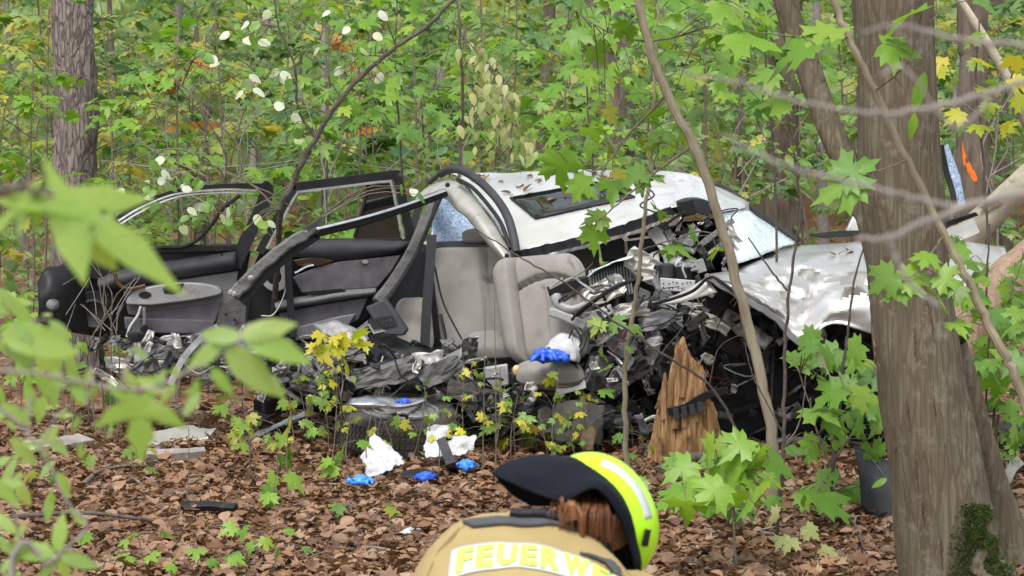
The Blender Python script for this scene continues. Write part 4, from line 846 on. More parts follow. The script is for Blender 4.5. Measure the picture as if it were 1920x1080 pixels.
# ---- dashboard and engine remains
rdsh = random.Random(31)
def frag(px, py, D, w, h, m, name, ang=None, th=.02, amp=.012, n=6, flat=False):
    """bent torn sheet of metal or plastic"""
    c = W(px, py, D); a = rdsh.uniform(0, 6.28) if ang is None else ang
    x = Vector((math.cos(a), rdsh.uniform(-.5, .5), math.sin(a))).normalized(); nn = Vector((rdsh.uniform(-.6, .6), -1, rdsh.uniform(-.1, .8))).normalized(); y = nn.cross(x).normalized()
    bend = rdsh.uniform(-.5, .5); rows = []
    for i in range(n + 1):
        row = []
        for j in range(n + 1):
            u, v = i / n - .5, j / n - .5
            k = 1 - .35 * abs(u) * rdsh.uniform(.4, 1.6)
            row.append(c + x * w * u + y * h * v * k + nn * (bend * w * u * u * 2 + rdsh.uniform(-amp, amp) * .7))
        rows.append(row)
    mb = MB().grid(rows); mb.crumple(amp, 18, rdsh.randrange(99))
    return cpart(mb, name, m, solid=.005, smooth=(rdsh.random() < .6) and not flat, auto=35)
def block(px, py, D, sx, sy, sz, m, name, ang=None, bevel=.006, parent=None):
    a = rdsh.uniform(-.7, .7) if ang is None else ang; b2 = rdsh.uniform(-.4, .4)
    x = Vector((math.cos(a), b2, math.sin(a))).normalized(); z = Vector((-math.sin(a), 0, math.cos(a))); y = z.cross(x).normalized(); z = x.cross(y)
    return cpart(MB().box(W(px, py, D), x * sx / 2, y * sy / 2, z * sz / 2), name, m, parent, bevel=bevel)
def hose(pts, r, m, name='hose', n=7): return cpart(MB().tube(crv(WP(pts), 6), r, n), name, m)
def can(px, py, D, r, h, m, name, ax=(0, 0, 1)):
    return cpart(MB().lathe(W(px, py, D), ax, [(0, h / 2), (r * .8, h / 2), (r, h / 2 - r * .15), (r, -h / 2 + r * .1), (r * .9, -h / 2), (0, -h / 2)], 18), name, m)
# inner header with sun visors above the seats
cpart(MB().prism(WP([(1124, 452, 15.0), (1170, 438, 14.95), (1172, 486, 14.95), (1130, 492, 15.0)]), (0, .05, 0)), 'sun_visor', 'trim', bevel=.01)
cpart(MB().prism(WP([(1174, 440, 14.9), (1226, 424, 14.85), (1230, 470, 14.85), (1180, 482, 14.9)]), (0, .05, 0)), 'sun_visor', 'trim', bevel=.01)
m_ = MB(); m_.ringprism(WP([(1160, 440), (1230, 428), (1228, 446), (1172, 453)], 14.8), WP([(1176, 442), (1218, 434), (1214, 442), (1180, 448)], 14.8), (0, .015, 0)); cpart(m_, 'visor_bracket', 'chrome', bevel=.002)
# pleated white panel (cabin filter) with glass crumbs on top
for k in range(15):
    x0 = 1104 + k * 5.2
    cpart(MB().prism(WP([(x0, 522 - k * 1.8, 14.6), (x0 + 3.4, 520 - k * 1.8, 14.57), (x0 + 10, 566 - k * 1.2, 14.52), (x0 + 6, 570 - k * 1.2, 14.55)]), (.004, .16, .03)), 'filter_pleat', 'whiteplastic')
m_ = MB().grid(patch([WP([(1100, 518, 14.56), (1140, 496, 14.5), (1184, 482, 14.46)]), WP([(1130, 505, 14.8), (1160, 488, 14.8), (1200, 474, 14.8)])], 5, 6)); m_.crumple(.01, 20, 5); cpart(m_, 'broken_glass_sheet', 'crackwhite', solid=.006)
m_ = MB().grid(patch([WP([(1180, 490, 14.7), (1235, 470, 14.7)]), WP([(1186, 520, 14.6), (1240, 540, 14.55)])], 4, 4)); m_.crumple(.012, 9, 7); cpart(m_, 'airbag_cloth', 'whiteplastic', solid=.005)
cpart(MB().sweep(crv(WP([(1028, 547, 14.5), (1060, 538, 14.48), (1100, 528, 14.46)]), 4), .055, .02), 'dash_strip', 'black', bevel=.004)
cpart(MB().sweep(crv(WP([(1055, 526, 14.5), (1100, 520, 14.5)]), 3), .015, .02), 'dash_strip', 'trim')
cpart(MB().sweep(crv(WP([(1030, 584, 14.36), (1060, 594, 14.34), (1098, 612, 14.32)]), 5), .05, .03), 'vent_duct', 'lightgrey', bevel=.01)
cpart(MB().tube(crv(WP([(1042, 556, 14.4), (1050, 572, 14.36), (1072, 580, 14.34), (1098, 570, 14.36)]), 5), [.03, .018], 9), 'air_duct', 'lightgrey')
hose([(1080, 592, 14.3), (1120, 560, 14.25), (1160, 535, 14.22), (1205, 520, 14.25)], .011, 'rubber')
hose([(1072, 600, 14.3), (1090, 580, 14.26), (1130, 552, 14.24)], .008, 'rubber')
hose([(1075, 610, 14.3), (1066, 640, 14.28), (1072, 668, 14.27), (1090, 640, 14.27), (1078, 615, 14.28)], .005, 'rubber', 'wire', 5)
hose([(1085, 614, 14.3), (1100, 632, 14.26), (1088, 660, 14.25), (1066, 660, 14.25)], .004, 'rubber', 'wire', 5)
for k in range(46):
    px, py = rdsh.uniform(1060, 1330), rdsh.uniform(545, 740); D = 14.45 + .5 * rdsh.random()
    kind = rdsh.random(); m = rdsh.choice(['black', 'alloy', 'steel', 'alloy', 'black', 'door', 'rubber', 'lightgrey', 'steel'])
    if py > 640 and rdsh.random() < .6: m = rdsh.choice(['black', 'rubber', 'trim', 'alloy'])
    if kind < .42: frag(px, py, D, rdsh.uniform(.06, .22), rdsh.uniform(.04, .11), m, 'metal_fragment' if m in ('steel', 'alloy') else 'plastic_fragment')
    elif kind < .62: block(px, py, D, rdsh.uniform(.04, .16), rdsh.uniform(.03, .1), rdsh.uniform(.03, .09), m, 'engine_housing')
    elif kind < .8: hose([(px, py, D - .05), (px + rdsh.uniform(-40, 40), py + rdsh.uniform(-25, 25), D - .12), (px + rdsh.uniform(-70, 70), py + rdsh.uniform(-30, 50), D - .08), (px + rdsh.uniform(-80, 80), py + rdsh.uniform(0, 70), D)], rdsh.choice([.005, .009, .014, .02]), rdsh.choice(['rubber', 'alloy', 'rubber', 'black']))
    else: can(px, py, D, rdsh.uniform(.015, .045), rdsh.uniform(.04, .12), m, 'engine_canister', (rdsh.uniform(-1, 1), rdsh.uniform(-.6, .2), rdsh.uniform(-.5, 1)))
for k in range(20):
    px, py = rdsh.uniform(1330, 1660), rdsh.uniform(610, 820); D = 14.5 + .35 * rdsh.random()
    if rdsh.random() < .5: block(px, py, D, rdsh.uniform(.1, .3), rdsh.uniform(.05, .12), rdsh.uniform(.03, .09), rdsh.choice(['black', 'rubber', 'trim']), 'engine_housing')
    else: frag(px, py, D, rdsh.uniform(.12, .3), rdsh.uniform(.05, .12), rdsh.choice(['black', 'rubber', 'black', 'alloy']), 'plastic_fragment')
can(1250, 508, 14.5, .045, .08, 'trim', 'fluid_reservoir'); can(1281, 512, 14.48, .05, .07, 'black', 'fluid_reservoir')
pl = cpart(MB().prism(WP([(1238, 521), (1304, 526), (1300, 549), (1240, 544)], 14.36), (0, .012, 0)), 'relay_plate', 'whiteplastic', bevel=.003)
for k in range(14): 
    cpart(MB().lathe(W(1245 + (k % 7) * 8.3 + rdsh.uniform(-2, 2), 530 + (k // 7) * 10 + rdsh.uniform(-2, 2), 14.357), YN, [(0, .001), (.004, .001), (.004, -.002)], 8), 'screw_hole', 'black', pl)
# dashboard beams beside the dark opening
for pts, w_, m in [([(1224, 430, 14.7), (1250, 470, 14.65), (1262, 512, 14.6)], .07, 'lightgrey'), ([(1240, 415, 14.72), (1266, 460, 14.66), (1280, 500, 14.62)], .04, 'door'), ([(1298, 470, 14.6), (1340, 440, 14.65), (1372, 414, 14.75)], .03, 'door'), ([(1302, 500, 14.6), (1345, 462, 14.65), (1376, 440, 14.75)], .02, 'alloy'), ([(1270, 390, 14.66), (1300, 384, 14.66), (1330, 392, 14.7)], .08, 'trim')]:
    m_ = MB().sweep(crv(WP(pts), 6), w_, .04); m_.crumple(.006, 14, 4); cpart(m_, 'dashboard_beam', m, bevel=.005)
cpart(MB().prism(WP([(1272, 378), (1300, 372), (1306, 402), (1278, 408)], 14.6), (0, .04, 0)), 'mirror_foot', 'black', bevel=.008)
cpart(MB().prism(WP([(1300, 490), (1318, 484), (1326, 508), (1308, 514)], 14.5), (0, .02, 0)), 'control_unit', 'lightgrey', bevel=.003)
can(1350, 470, 14.9, .07, .3, 'black', 'steering_column', (.3, -1, .2))
# torn flap of wing in front of the dash
cpart(MB().grid(patch([WP([(1222, 566, 14.3), (1270, 552, 14.25), (1325, 520, 14.2)]), WP([(1228, 572, 14.25), (1280, 566, 14.2), (1345, 548, 14.15)])], 4, 5)), 'torn_wing_flap', 'silverdull', solid=.004)
cpart(MB().tube(crv(WP([(1225, 570, 14.25), (1262, 560, 14.2), (1300, 545, 14.17), (1330, 520, 14.15), (1352, 528, 14.13), (1390, 558, 14.1)]), 6), .009, 6), 'wing_seam', 'rubber')
# pulled-out under-dash and sill parts at the left of the seat
for k in range(42):
    px, py = rdsh.uniform(470, 900), rdsh.uniform(650, 755); D = 14.62 + .35 * rdsh.random()
    m = rdsh.choice(['black', 'rubber', 'trim', 'steel', 'black', 'alloy', 'trim'])
    if rdsh.random() < .7: frag(px, py, D, rdsh.uniform(.09, .3), rdsh.uniform(.05, .13), m, 'metal_fragment' if m in ('steel', 'alloy') else 'plastic_fragment', amp=.016)
    else: hose([(px, py, D), (px + rdsh.uniform(-50, 50), py + rdsh.uniform(-40, 20), D - .08), (px + rdsh.uniform(-90, 90), py + rdsh.uniform(-10, 40), D - .05)], rdsh.choice([.004, .008, .012]), 'rubber')
for k in range(18):
    px, py = rdsh.uniform(230, 480), rdsh.uniform(632, 700); D = 14.95 + .3 * rdsh.random()
    frag(px, py, D, rdsh.uniform(.08, .22), rdsh.uniform(.04, .1), rdsh.choice(['black', 'trim', 'alloy', 'steel', 'rubber']), 'plastic_fragment', amp=.016)
for k in range(26):
    px, py = rdsh.uniform(880, 1240), rdsh.uniform(700, 800); D = 14.5 + .3 * rdsh.random()
    m = rdsh.choice(['black', 'alloy', 'trim', 'black', 'rubber', 'alloy', 'lightgrey'])
    if rdsh.random() < .6: frag(px, py, D, rdsh.uniform(.06, .2), rdsh.uniform(.04, .12), m, 'plastic_fragment')
    else: block(px, py, D, rdsh.uniform(.05, .16), rdsh.uniform(.04, .1), rdsh.uniform(.03, .09), m, 'seat_bracket')
# switch panel leaning against the rear door and big dark fender liner pieces
sp = cpart(MB().prism(WP([(684, 576, 14.75), (722, 560, 14.72), (764, 618, 14.68), (756, 630, 14.68), (718, 628, 14.7)]), (.01, .05, 0)), 'side_trim_panel', 'trim', bevel=.01)
for k in range(6): cpart(MB().prism(WP([(690 + k * 8, 600 - k * 1.5, 14.7), (696 + k * 8, 598 - k * 1.5, 14.7), (706 + k * 8, 616 - k * 1, 14.69), (700 + k * 8, 618 - k * 1, 14.69)]), (0, .02, 0)), 'vent_slat', 'black', sp)
cpart(MB().prism(WP([(690, 608, 14.72), (736, 598, 14.7), (744, 616, 14.7), (700, 626, 14.7)]), (0, .02, 0)), 'vent_backing', 'lightgrey', sp)
cpart(MB().grid(patch([WP([(690, 640, 14.85), (740, 632, 14.8), (806, 662, 14.75), (840, 678, 14.75)]), WP([(684, 700, 14.7), (740, 686, 14.66), (806, 690, 14.64), (835, 700, 14.66)])], 5, 6)), 'wheel_arch_liner', 'rubber', solid=.006)
cpart(MB().grid(patch([WP([(806, 688, 14.6), (836, 668, 14.55), (866, 652, 14.52)]), WP([(826, 704, 14.55), (850, 690, 14.5), (866, 668, 14.48)])], 4, 5)), 'bent_plate', 'door', solid=.005)
cpart(MB().grid(patch([WP([(588, 610, 14.85), (640, 604, 14.8), (690, 632, 14.74)]), WP([(600, 624, 14.8), (645, 622, 14.75), (692, 650, 14.7)]), WP([(590, 636, 14.8), (640, 640, 14.72), (686, 668, 14.68)])], 4, 6)).crumple(.012, 12, 5), 'crushed_panel', 'steel', solid=.005)
# dead leaves lying on the car
for k in range(34):
    px, py = (RNG.uniform(895, 1290), RNG.uniform(325, 342)) if k < 24 else (RNG.uniform(900, 1000), RNG.uniform(350, 372)) if k < 30 else (RNG.uniform(1015, 1090), RNG.uniform(360, 395))
    p, n_ = onray(rb, px, py, .008)
    if p:
        o = leaf(car, p, rv() - Vector((0, 0, .2)), n_ + rv(.4), U(.05, .08), 'dead', 'deadleaf', RNG, 'fallen_leaf')
hb = bvh_of(hoodg)
for k in range(9):
    p, n_ = onray(hb, RNG.uniform(1450, 1640), RNG.uniform(455, 485), .006)
    if p: leaf(car, p, rv(), n_ + rv(.4), U(.04, .07), 'dead', 'deadleaf', RNG, 'fallen_leaf')

def wire(x0, x1, y0, y1, D0, D1, m=None):
    px, py, D = rdsh.uniform(x0, x1), rdsh.uniform(y0, y1), rdsh.uniform(D0, D1); P = [(px, py, D)]
    for k in range(rdsh.randrange(3, 6)): px += rdsh.uniform(-45, 45); py += rdsh.uniform(-26, 34); P.append((px, py, D + rdsh.uniform(-.06, .06)))
    cpart(MB().tube(crv(WP(P), 5), rdsh.choice([.0025, .0035, .005, .007]), 5), 'wire', m or rdsh.choice(['rubber', 'rubber', 'black', 'lightgrey', 'alloy', 'redplastic' if rdsh.random() < .2 else 'rubber']))
for z_, (x0, x1, y0, y1, D0, D1, nf, nw) in enumerate([(1050, 1330, 530, 720, 14.28, 14.6, 62, 26), (480, 900, 640, 760, 14.5, 14.8, 56, 18), (880, 1230, 700, 810, 14.2, 14.55, 40, 12), (1230, 1380, 400, 540, 14.45, 14.7, 20, 10), (1330, 1650, 580, 800, 14.3, 14.7, 30, 16), (150, 480, 625, 710, 14.75, 15.1, 30, 8)]):
    for k in range(nf):
        m = rdsh.choice(['black', 'alloy', 'steel', 'lightgrey', 'door', 'trim', 'whiteplastic', 'steel', 'silverdull', 'tyre'] if z_ in (0, 3) else ['black', 'trim', 'steel', 'tyre', 'door', 'alloy', 'rubber', 'silverdull'] if z_ != 4 else ['black', 'rubber', 'trim', 'black', 'alloy'])
        frag(rdsh.uniform(x0, x1), rdsh.uniform(y0, y1), rdsh.uniform(D0, D1), rdsh.uniform(.03, .15), rdsh.uniform(.015, .06), m, 'shard', amp=.012, n=5)
    for k in range(nw): wire(x0, x1, y0, y1, D0, D1)
# larger torn sheets between seat and bonnet, and dark liners at the sill
for px, py, D, w_, h_, m, a_ in [(1135, 545, 14.4, .30, .14, 'silverdull', .4), (1210, 500, 14.5, .26, .16, 'silverdull', -.5), (1185, 580, 14.35, .34, .10, 'silverdull', .2), (1110, 600, 14.3, .28, .10, 'lightgrey', .5), (1240, 600, 14.35, .3, .12, 'door', .15), (1160, 640, 14.4, .3, .16, 'door', -.8), (1215, 655, 14.45, .26, .14, 'alloy', 1.2), (1120, 690, 14.35, .24, .16, 'tyre', 1.3), (1180, 700, 14.4, .3, .14, 'tyre', .6), (1290, 450, 14.55, .22, .10, 'lightgrey', .9), (1330, 600, 14.35, .28, .08, 'silverdull', -.5), (640, 655, 14.6, .36, .14, 'trim', -.3), (720, 700, 14.5, .4, .16, 'black', .2), (560, 690, 14.65, .34, .14, 'steel', .3), (600, 720, 14.6, .36, .12, 'black', -.2), (820, 700, 14.5, .3, .14, 'trim', .5), (880, 740, 14.4, .26, .14, 'tyre', -.3), (500, 680, 14.8, .3, .12, 'pillar', .1), (380, 660, 14.9, .34, .12, 'trim', -.1), (300, 660, 14.95, .28, .12, 'pillar', .15), (1000, 760, 14.3, .3, .12, 'black', .1), (1060, 780, 14.2, .34, .18, 'tyre', .3), (1140, 780, 14.25, .3, .16, 'black', -.3)]:
    frag(px, py, D + .05, w_ * .85, h_ * .85, {'black': 'pillar', 'trim': 'pillar'}.get(m, m) if px < 1000 else m, 'folded_panel', ang=a_, amp=.020, n=6, flat=True)
# ================================================================ LOOSE THINGS ROUND THE WRECK
rd4 = random.Random(4)
# wheel lying flat in front of the torn door
c = GD(745, 14.35); c.z = 0.0
wt = thing('loose_wheel', 'dusty car tyre with silver rim lying flat before the rear doors', 'wheel', c)
ax = Vector((0.05, -.16, 1)).normalized(); wc = c + Vector((0, .16, .16))
prof = [(.19, .09), (.22, .105), (.28, .112), (.312, .095), (.325, .06), (.327, 0), (.325, -.06), (.312, -.095), (.28, -.112), (.2, -.1)]
tm = MB().lathe(wc, ax, prof, 64); tm.build('tyre', 'tyre', wt, auto=60)
xx_ = ax.orthogonal().normalized(); yy_ = ax.cross(xx_)
tr = MB()
for k in range(72):
    a = 6.2832 * k / 72; d = xx_ * math.cos(a) + yy_ * math.sin(a); e = ax.cross(d)
    for s in (-.055, -.018, .018, .055): tr.box(wc + d * .3275 + ax * s, e * .0105, ax * .014 + e * .003, d * .0035)
tr.build('tread', 'tyre', wt, kind='stuff', smooth=False)
MB().lathe(wc, ax, [(.075, .05), (.085, .06), (.1, .05), (.18, .07), (.2, .1), (.212, .1), (.212, .07), (.19, .02), (.18, -.06)], 40).build('rim', 'steel', wt)
for k in range(5):
    a = 6.2832 * k / 5 + .3; d = xx_ * math.cos(a) + yy_ * math.sin(a)
    MB().sweep([wc + d * .05 + ax * .06, wc + d * .12 + ax * .068, wc + d * .2 + ax * .085], [.05, .045, .06], .02, ax).build('spoke', 'steel', wt, bevel=.005)
# torn chrome-grey fragment on the wheel
o = MB().grid(patch([WP([(655, 748, 14.2), (700, 742, 14.2), (750, 748, 14.25), (800, 745, 14.3)]), WP([(652, 757, 14.15), (700, 757, 14.12), (750, 760, 14.15), (798, 752, 14.22)]), WP([(668, 766, 14.15), (710, 764, 14.12), (750, 766, 14.15), (790, 758, 14.22)])], 4, 6)).crumple(.01, 20, 3).build('metal_cover', 'chrome', None, solid=.005, base=W(720, 756, 14.2)); tag(o, 'bright torn metal cover lying on the loose wheel', 'debris')
def rag(name, label, cat, c, w, h, m, seed, lift=.06, group=None, n=14, tilt=(0, 0)):
    """crumpled cloth lying on the ground"""
    c = Vector(c); rows = []
    for i in range(n + 1):
        row = []
        for j in range(n + 1):
            u, v = i / n - .5, j / n - .5; q = Vector((u * 3.1 + seed, v * 3.1, seed * 1.7))
            z = abs(noise.noise(q * 1.3)) * lift * 1.8 + abs(noise.noise(q * 3.1)) * lift * .8 + .008
            e = max(abs(u), abs(v)) * 2; z *= (1 - .75 * e ** 3)
            w2 = 1 + .35 * noise.noise(Vector((seed, math.atan2(v, u) * 1.3, 2)))
            row.append(c + Vector((u * w * w2, v * h * w2, z + tilt[0] * u + tilt[1] * v)))
        rows.append(row)
    mb = MB().grid(rows); mb.crumple(.006, 40, seed)
    o = mb.build(name, m, None, solid=.002, auto=0, base=c); tag(o, label, cat, group); return o
# upright folded cloths
def fold(name, label, rows, m, seed, base, cat='cloth'):
    mb = MB().grid(patch([WP(r_) for r_ in rows], 12, 12)); mb.crumple(.02, 10, seed); mb.crumple(.010, 24, seed, True); mb.crumple(.004, 60, seed)
    o = mb.build(name, m, None, solid=.004, auto=0, base=base); tag(o, label, cat); return o
fold('white_cloth', 'white triangular cloth draped before the loose wheel', [[(700, 815, 13.9), (712, 822, 13.86), (720, 830, 13.85)], [(682, 842, 13.8), (715, 846, 13.72), (742, 845, 13.75)], [(678, 862, 13.72), (715, 866, 13.6), (756, 862, 13.65)], [(690, 880, 13.6), (725, 874, 13.5), (757, 868, 13.6)]], 'white', 3, G(718, 868))
fold('white_cloth', 'small white rag trailing on the leaves below the triangular cloth', [[(692, 872, 13.55), (715, 868, 13.55), (738, 866, 13.55)], [(686, 884, 13.45), (708, 880, 13.42), (735, 874, 13.45)], [(688, 894, 13.35), (705, 888, 13.35), (725, 880, 13.4)]], 'white', 5, G(705, 888))
fold('paper_towel', 'upright white paper towel standing right of the loose wheel', [[(806, 800, 14.0), (822, 794, 13.95), (842, 798, 13.95)], [(800, 828, 13.9), (818, 822, 13.84), (840, 806, 13.9)], [(796, 852, 13.8), (815, 850, 13.75), (830, 840, 13.8)], [(797, 858, 13.75), (815, 858, 13.7), (832, 852, 13.75)]], 'white', 7, G(815, 856), 'towel')
fold('dressing_pack', 'white dressing with pale blue stripe beside the paper towel', [[(842, 824, 13.95), (868, 816, 13.95), (888, 814, 13.95)], [(838, 840, 13.85), (868, 834, 13.8), (893, 834, 13.85)], [(834, 854, 13.75), (866, 852, 13.7), (888, 842, 13.8)]], 'white', 9, G(862, 852), 'dressing')
def glove(label, px, py, D, m, s, seed, z=None, group=None):
    """crumpled nitrile glove: wrinkled palm with five limp fingers"""
    p = W(px, py, D) if z is None else W(px, py, D)
    if z is None: p = G(px, py) + Vector((0, 0, .045))
    t = thing('blue_glove', label, 'glove', p)
    rg = random.Random(seed); mb = MB(); rows = []
    for i in range(15):
        a = i / 14 * math.pi; row = []
        for j in range(26):
            b_ = j / 26 * 6.2832; q = Vector((math.cos(b_) * math.sin(a), math.sin(b_) * math.sin(a), math.cos(a)))
            k = 1 + .5 * noise.noise(q * 2.3 + Vector((seed, 0, 0))); row.append(p + Vector((q.x * .055 * s * k, q.y * .04 * s * k, max(0.002, .022 * s + q.z * .03 * s * k))))
        rows.append(row)
    mb.grid(rows, close_v=True); mb.crumple(.014 * s, 32, seed); mb.build('palm', m, t, auto=0)
    a0 = rg.uniform(0, 6.28)
    for k in range(5):
        a = a0 + (k - 2) * .42 + (1.0 if k == 4 else 0); l = s * (.05 + .02 * math.sin(k + 1)); d = Vector((math.cos(a), math.sin(a) * .7, 0))
        q0 = p + d * .035 * s + Vector((0, 0, .02 * s)); q1 = q0 + d * l * .55 + Vector((rg.uniform(-.01, .01), 0, rg.uniform(0, .02) * s)); q2 = q0 + d * l + Vector((rg.uniform(-.012, .012), rg.uniform(-.01, .01), -.012 * s))
        f_ = MB().tube(crv([q0, q1, q2], 4), [.011 * s, .012 * s, .011 * s, .010 * s, .011 * s, .010 * s, .009 * s, .008 * s, .005 * s], 8); f_.crumple(.004, 50, seed + k); f_.build('finger', m, t, auto=0)
    MB().tube(crv([p - Vector((math.cos(a0), math.sin(a0) * .7, 0)) * .03 * s + Vector((0, 0, .015)), p - Vector((math.cos(a0), math.sin(a0) * .7, 0)) * .075 * s + Vector((0, 0, .018))], 4), [.022 * s, .016 * s], 16, True).crumple(.014, 34, seed).build('cuff', m, t, auto=0)
    return t
glove('light blue crumpled glove farthest left on the leaves', 676, 926, 0, 'bluelight', .85, 2)
glove('deep blue flattened glove on the leaves between the two lighter ones', 796, 918, 0, 'bluelatex', .85, 3)
glove('light blue bunched glove on the leaves near the helmet', 874, 896, 0, 'bluelight', .85, 4)
glove('deep blue glove scrap stuck on the loose wheel', 758, 757, 14.12, 'bluelatex', .5, 5, z=1)
glove('large bunched blue gloves heaped on the seat cushion', 1022, 678, 14.18, 'bluelatex', 1.25, 6, z=1)
glove('second bunched blue glove on the seat cushion beside the heap', 1050, 676, 14.22, 'bluelatex', 1.1, 7, z=1)
bag = MB().grid(patch([WP([(1030, 640, 14.35), (1060, 624, 14.35), (1084, 634, 14.35)]), WP([(1025, 656, 14.28), (1062, 650, 14.2), (1090, 656, 14.25)]), WP([(1040, 672, 14.25), (1070, 676, 14.2), (1088, 680, 14.25)])], 6, 7)).crumple(.016, 18, 3)
o = bag.build('plastic_bag', 'whiteplastic', None, solid=.002, base=W(1060, 660, 14.3)); tag(o, 'crumpled whitish plastic bag on the seat behind the gloves', 'bag')
# tube, strap and plates on the leaves
p0, p1 = G(748, 862) + Vector((0, 0.1, .1)), G(776, 872) + Vector((0, 0, .03))
t = thing('gas_strut', 'dark steel strut leaning beside the white triangular cloth', 'strut', G(762, 872))
MB().tube([p0, p0.lerp(p1, .45)], .026, 14).build('sleeve', 'rubber', t); MB().tube([p0.lerp(p1, .45), p1], .019, 14).build('rod', 'steel', t)
o = MB().sweep(crv([W(826, 822, 13.72), W(838, 850, 13.66), W(846, 872, 13.55), G(850, 885)], 6), .05, .006).build('grey_strap', 'trim', None, base=G(846, 880)); tag(o, 'grey plastic strap standing out of the paper towel', 'strap')
o = MB().grid(patch([WP([(752, 884, 13.4), (790, 880, 13.4), (828, 888, 13.3)]), WP([(750, 893, 13.3), (790, 896, 13.3), (824, 893, 13.25)])], 4, 6)).crumple(.012, 14, 6).build('rubber_flap', 'rubber', None, solid=.006, base=G(790, 892)); tag(o, 'black rubber flap lying below the grey strap', 'debris')
def slat(name, label, pts, w, t_, m, cat='trim strip', amp=.006):
    P = crv(pts, 6); mb = MB().sweep(P, w, t_, Vector((0, -.35, 1))); mb.crumple(amp, 14, len(label)); o = mb.build(name, m, None, bevel=.004, base=pts[0]); tag(o, label, cat); return o
up = Vector((0, 0, .05))
slat('plastic_strip', 'long black trim strip slanting up to the wreck left of the wheel', [G(448, 838) + up, G(505, 815) + up * 2, G(585, 795) + up * 4], .10, .03, 'black')
slat('plastic_strip', 'grey metal strip under the slanting black trim', [G(455, 842) + up * .5, G(520, 824) + up * 1.2, G(575, 812) + up * 2], .04, .02, 'chrome')
slat('body_panel', 'silver sill panel flat on leaves below the foreground maple leaf', [G(265, 846) + up, G(330, 838) + up, G(398, 840) + up], .16, .03, 'silverdull', 'panel', .02)
slat('body_panel', 'bent silver scrap at the far left edge of the leaves', [G(48, 852) + up, G(105, 848) + up * 1.3, G(162, 838) + up], .12, .03, 'silverdull', 'panel', .02)
slat('weathered_board', 'grey weathered board under the silver sill panel', [G(275, 868) + up, G(330, 868) + up, G(385, 866) + up], .06, .05, 'greystem', 'board')
slat('plastic_bar', 'flat black moulding lying alone on the leaves', [G(340, 972) + up, G(392, 972) + up, G(443, 975) + up], .05, .03, 'black')
slat('white_splinter', 'white broken plastic splinter left of the firefighter', [G(748, 1008) + up * .5, G(778, 1002) + up * .5, G(806, 1000) + up * .5], .05, .01, 'whiteplastic', 'debris', .008)
# black liner piece by the tree
o = MB().grid(patch([WP([(1600, 835, 12.4), (1635, 850, 12.35), (1672, 868, 12.3), (1720, 880, 12.3)]), WP([(1612, 890, 12.3), (1640, 900, 12.2), (1675, 910, 12.2), (1720, 915, 12.2)]), WP([(1618, 955, 12.3), (1640, 970, 12.2), (1672, 978, 12.15), (1720, 975, 12.2)])], 6, 6)).build('bumper_cover', 'trim', None, solid=.012, auto=0, base=G(1660, 970)); tag(o, 'curved dark grey bumper piece leaning behind the thick trunk', 'bumper')
o = MB().sweep(crv(WP([(1880, 915, 13.2), (1896, 880, 13.2), (1915, 862, 13.2)]), 5), .05, .02).crumple(.006, 14, 2).build('silver_bracket', 'silverdull', None, base=G(1890, 915)); tag(o, 'silver metal bracket at the right edge beyond the trunk', 'debris')
o = MB().box(G(1870, 850) + Vector((0, 0, .08)), Vector((.35, 0, .02)), Vector((0, .2, 0)), Vector((0, 0, .07))).crumple(.03, 6, 4).build('black_undertray', 'black', None, bevel=.02, base=G(1870, 850)); tag(o, 'black plastic undertray on the ground right of the thick trunk', 'debris')
# crankshaft-like lump, shoe, slabs before the seat
sh = G(1168, 838); t = thing('black_shoe', 'black trainer shoe lying before the splintered stump', 'shoe', sh)
rows = []
for k in range(13):
    u = k / 12; y = -.15 + .3 * u; wd_ = (.038 + .016 * math.sin(math.pi * min(1, u * 1.2)) ) * (1 if 0 < k < 12 else .35); hh = (.085 if u < .25 else .085 - .06 * (u - .25) / .75) * (1 if 0 < k < 12 else .6)
    rows.append([sh + Vector((y * 1.0 + 0.02, math.cos(6.2832 * j / 14) * wd_ - .0, .035 + hh * .5 + math.sin(6.2832 * j / 14) * hh * .5)) for j in range(14)])
MB().grid(rows, close_v=True).build('upper', 'rubber', t, auto=0)
MB().prism([sh + Vector((.17 * math.cos(a) + .02, .055 * math.sin(a), .0)) for a in [6.2832 * k / 20 for k in range(20)]], (0, 0, .035)).build('sole', 'trim', t, bevel=.006)
for k in range(4): MB().tube([sh + Vector((.0 + k * .028, -.045, .1 - k * .012)), sh + Vector((.01 + k * .028, .0, .125 - k * .014)), sh + Vector((.0 + k * .028, .045, .1 - k * .012))], .004, 5).build('lace', 'webbing', t)
o = MB().lathe(G(935, 835) + Vector((0, .1, .13)), (.2, -.9, .3), [(0, .05), (.06, .06), (.12, .05), (.15, .01), (.155, -.06), (.1, -.1), (0, -.1)], 20).crumple(.02, 7, 3).build('grey_hub', 'tyre', None, auto=0, base=G(935, 835)); tag(o, 'dusty grey rounded housing on the ground below the seat', 'debris')
o = MB().grid(patch([WP([(1040, 762, 14.2), (1085, 752, 14.2), (1130, 756, 14.25)]), WP([(1036, 800, 14.1), (1085, 792, 14.02), (1128, 800, 14.1)]), WP([(1044, 832, 14.05), (1085, 836, 13.98), (1122, 834, 14.05)])], 9, 9)).crumple(.03, 9, 5).crumple(.010, 30, 5).build('grey_slab', 'tyre', None, solid=.02, base=G(1085, 832)); tag(o, 'dusty grey crumpled liner leaning on the wreck left of the stump', 'debris')
o = MB().grid(patch([WP([(1090, 806, 13.95), (1112, 802, 13.95)]), WP([(1088, 826, 13.9), (1118, 824, 13.9)]), WP([(1094, 846, 13.85), (1114, 846, 13.85)])], 6, 8)).crumple(.018, 18, 5).build('ochre_scrap', 'ochre', None, solid=.012, base=G(1102, 846)); tag(o, 'small ochre scrap standing between grey liner and shoe', 'debris')
